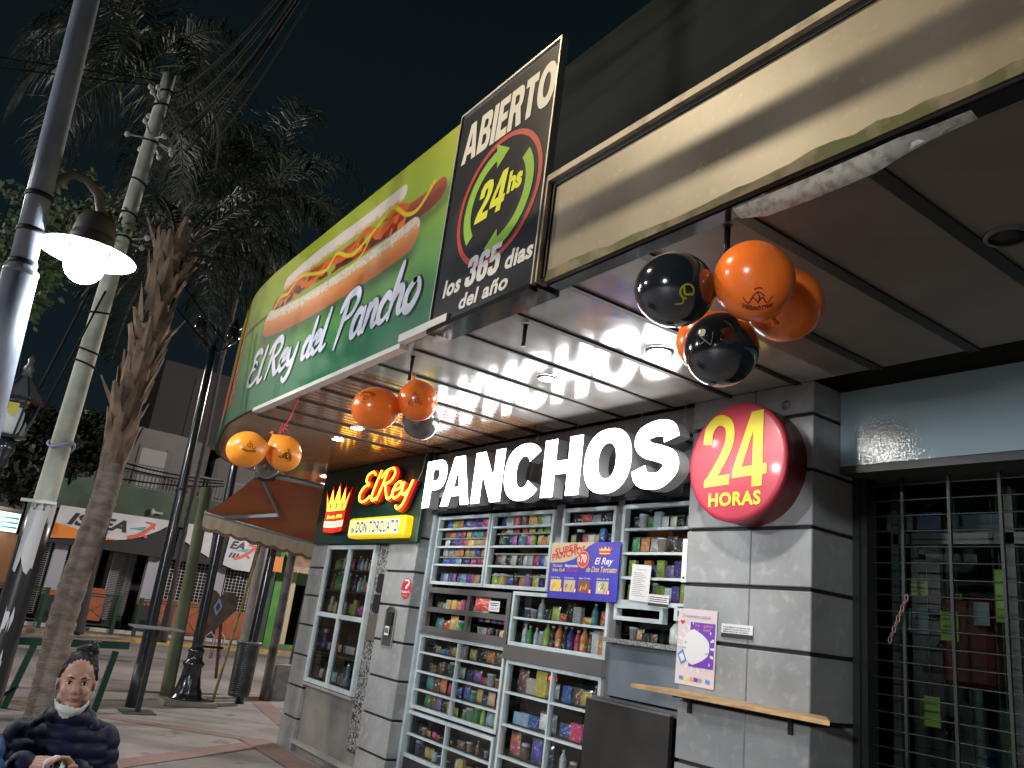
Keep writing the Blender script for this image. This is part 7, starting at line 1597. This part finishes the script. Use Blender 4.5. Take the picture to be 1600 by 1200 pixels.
    q.add(vs, [(i*4+j, (i+1)*4+j, (i+1)*4+j+1, i*4+j+1) for i in range(n) for j in range(3)], 0, True)
    for s_ in (-1, 1): q.tube([H(.066*s_, -.028, -.055), H(.078*s_, -.005, -.03), H(.082*s_, .012, .012)], .0022, 5)
    put(q, 'face_mask', [mat('pale_mask_cloth', (.62, .63, .57), .8)])
    q = MB(); capsule(q, (-.07, .05, 1.005), (.07, .05, 1.005), .05, .05, 14); capsule(q, (.07, .05, 1.0), (.115, .0, .98), .045, .03, 14); capsule(q, (-.07, .05, 1.0), (-.115, .0, .98), .045, .03, 14); q.ell((0, .13, .99), (.12, .06, .075)); put(remesh(q, .009, 5), 'hood', [jacket])
    # hands: palm, thumb and four bent fingers each
    for s_, wr, dirp, curl in ((-1, Vector((-.125, -.20, .855)), Vector((.90, -.38, .18)).normalized(), .35), (1, Vector((.080, -.230, .840)), Vector((-.62, -.40, .62)).normalized(), .95)):
        q = MB(); up_ = Vector((0, -.55, .85)) if s_ < 0 else Vector((.5, .6, .6)); sd = dirp.cross(up_).normalized(); nm = sd.cross(dirp).normalized()
        w0 = wr-dirp*.02; capsule(q, w0, wr+dirp*.035, .024, .024, 12)
        for k in range(4): off_ = (k-1.5)*.0175; capsule(q, wr+dirp*.03+sd*off_*.6, wr+dirp*.088+sd*off_, .0125, .0105, 10)
        for k, ln in enumerate((.9, 1.0, .94, .76)):
            off_ = (k-1.5)*.0185; p0 = wr+dirp*.088+sd*off_; cc = curl*(1+.12*k); d_ = dirp; 
            for j, sl in enumerate((.036, .026, .021)):
                ang_ = cc*(.55 if j == 0 else .62); d_ = (d_*math.cos(ang_)-nm*math.sin(ang_)).normalized(); p1 = p0+d_*sl*ln; capsule(q, p0, p1, .0084-.0008*j, .0078-.0009*j, 9); p0 = p1
        th = wr+dirp*.028+sd*(-.026); td = (dirp*.75-sd*.55-nm*.35).normalized(); p1 = th+td*.036; td2 = (td-nm*.3+sd*.25).normalized(); p2 = p1+td2*.028; capsule(q, th, p1, .0125, .010, 9); capsule(q, p1, p2, .0098, .0082, 9)
        put(remesh(q, .0030, 2), 'hand', [M_skin])
    return t, Rz
o_ = Vector((-4.33, .70, 0)); ang = math.atan2(.986, .164)
wt, Rz = person('person', 'woman with hair in a bun, navy quilted jacket and white mask under her chin, seated', Vector((-4.24, .69, 0)), ang, M_navy)
q = MB(); pts = [(-.005+.034*math.cos(a), -.285+.012*math.sin(2*a), .872+.030*math.sin(a)) for a in [i*2*math.pi/16 for i in range(16)]]
q.tube([tuple(Rz @ Vector(p)) for p in pts], [.0085+.003*math.sin(i*2.2) for i in range(16)], 8, 0, closed=True); q.build('crumpled_tissue', [mat('tissue_white', (.7, .7, .72), .8)], label='crumpled white tissue ring held between the seated woman\'s hands', cat='tissue')
q = MB(); q.ell(tuple(Rz @ Vector((0, -.284, .868))), (.016, .016, .02)); q.build('dark_snack', [mat('dark_snack_skin', (.03, .02, .02), .5)], label='small dark morsel wrapped in the white tissue in her hands', cat='snack')
M_bj = mat('bright_blue_jacket', (.01, .09, .30), .45, var=((.01, .05, .20), 5, 3, .4, .6), bump=(35, .25, .004))
person('person', 'seated person in a bright blue jacket, only a shoulder showing at the left edge', Vector((-3.98, .215, 0)), ang+.1, M_bj)
# bench they sit on
t = thing('street_bench', 'plain concrete bench under the two seated people', 'bench', (-4.45, .4, 0))
q = MB(); q.box(-4.52, -3.82, -.5, 1.15, .34, .405, bev=.012); q.build('seat', [mat('bench_concrete', (.3, .29, .27), .8)], t)
for y in (-.3, .95): q = MB(); q.box(-4.42, -3.92, y-.06, y+.06, 0, .34); q.build('leg', [mat('bench_concrete', (.3, .29, .27), .8)], t)

# small far street light glimpsed through the foliage
_p = Vector(pix(291, 300, 0, -24.3)); t = thing('distant_street_lamp', 'small bright far street light seen through the dark palm leaves', 'street lamp', (-24.3, _p.y, 0))
q = MB(); q.ell(_p, (.07, .07, .05)); q.build('lamp_glow', [mat('far_glow', (1, 1, 1), .5, emit=(.9, .95, 1), es=14)], t)
q = MB(); q.tube([(-24.3, _p.y+.25, 0), (-24.3, _p.y+.25, _p.z-.2), (-24.3, _p.y+.15, _p.z+.08), tuple(_p+Vector((0, 0, .06)))], [.07, .05, .03, .02], 8); q.build('post', [MATS['dark_trunk']], t)
# pieces that belong to a part go one level deeper (every piece already shares its thing's origin)
OWN = {'lettering': ('panel', 'printed_face', 'lit_face', 'red_disc', 'sign_board'), 'print': ('panel', 'sheet', 'disc', 'body', 'lit_panel'), 'red_ring': ('panel',), 'circling_arrow': ('panel',), 'crown_flames': ('crown_body',), 'knot': ('body',),
       'eyes': ('head',), 'iris': ('head',), 'eyebrows': ('head',), 'lips': ('head',), 'hair_strands': ('hair',), 'lantern_glass': ('lantern_frame',), 'milk_bulb': ('lantern_frame',), 'rim': ('drum',), 'glowing_tube': ('red_casing',), 'emblem': ('heart',),
       'barcode_label': ('handset',), 'leaf_base': ('trunk',), 'collar': ('shaft',), 'strap': ('shaft',), 'metal_band': ('shaft',), 'black_paint': ('shaft',), 'torn_poster': ('shaft',), 'orange_sweep': ('sign_board',), 'small_awning': ('wall',)}
base = lambda n: n.split('.')[0]
for root in [o for o in COL.objects if o.parent is None and o.type == 'EMPTY']:
    kids = list(root.children)
    for k in kids:
        for cand in OWN.get(base(k.name), ()):
            m_ = [c for c in kids if base(c.name) == cand and c is not k]
            if m_: k.parent = m_[0]; break
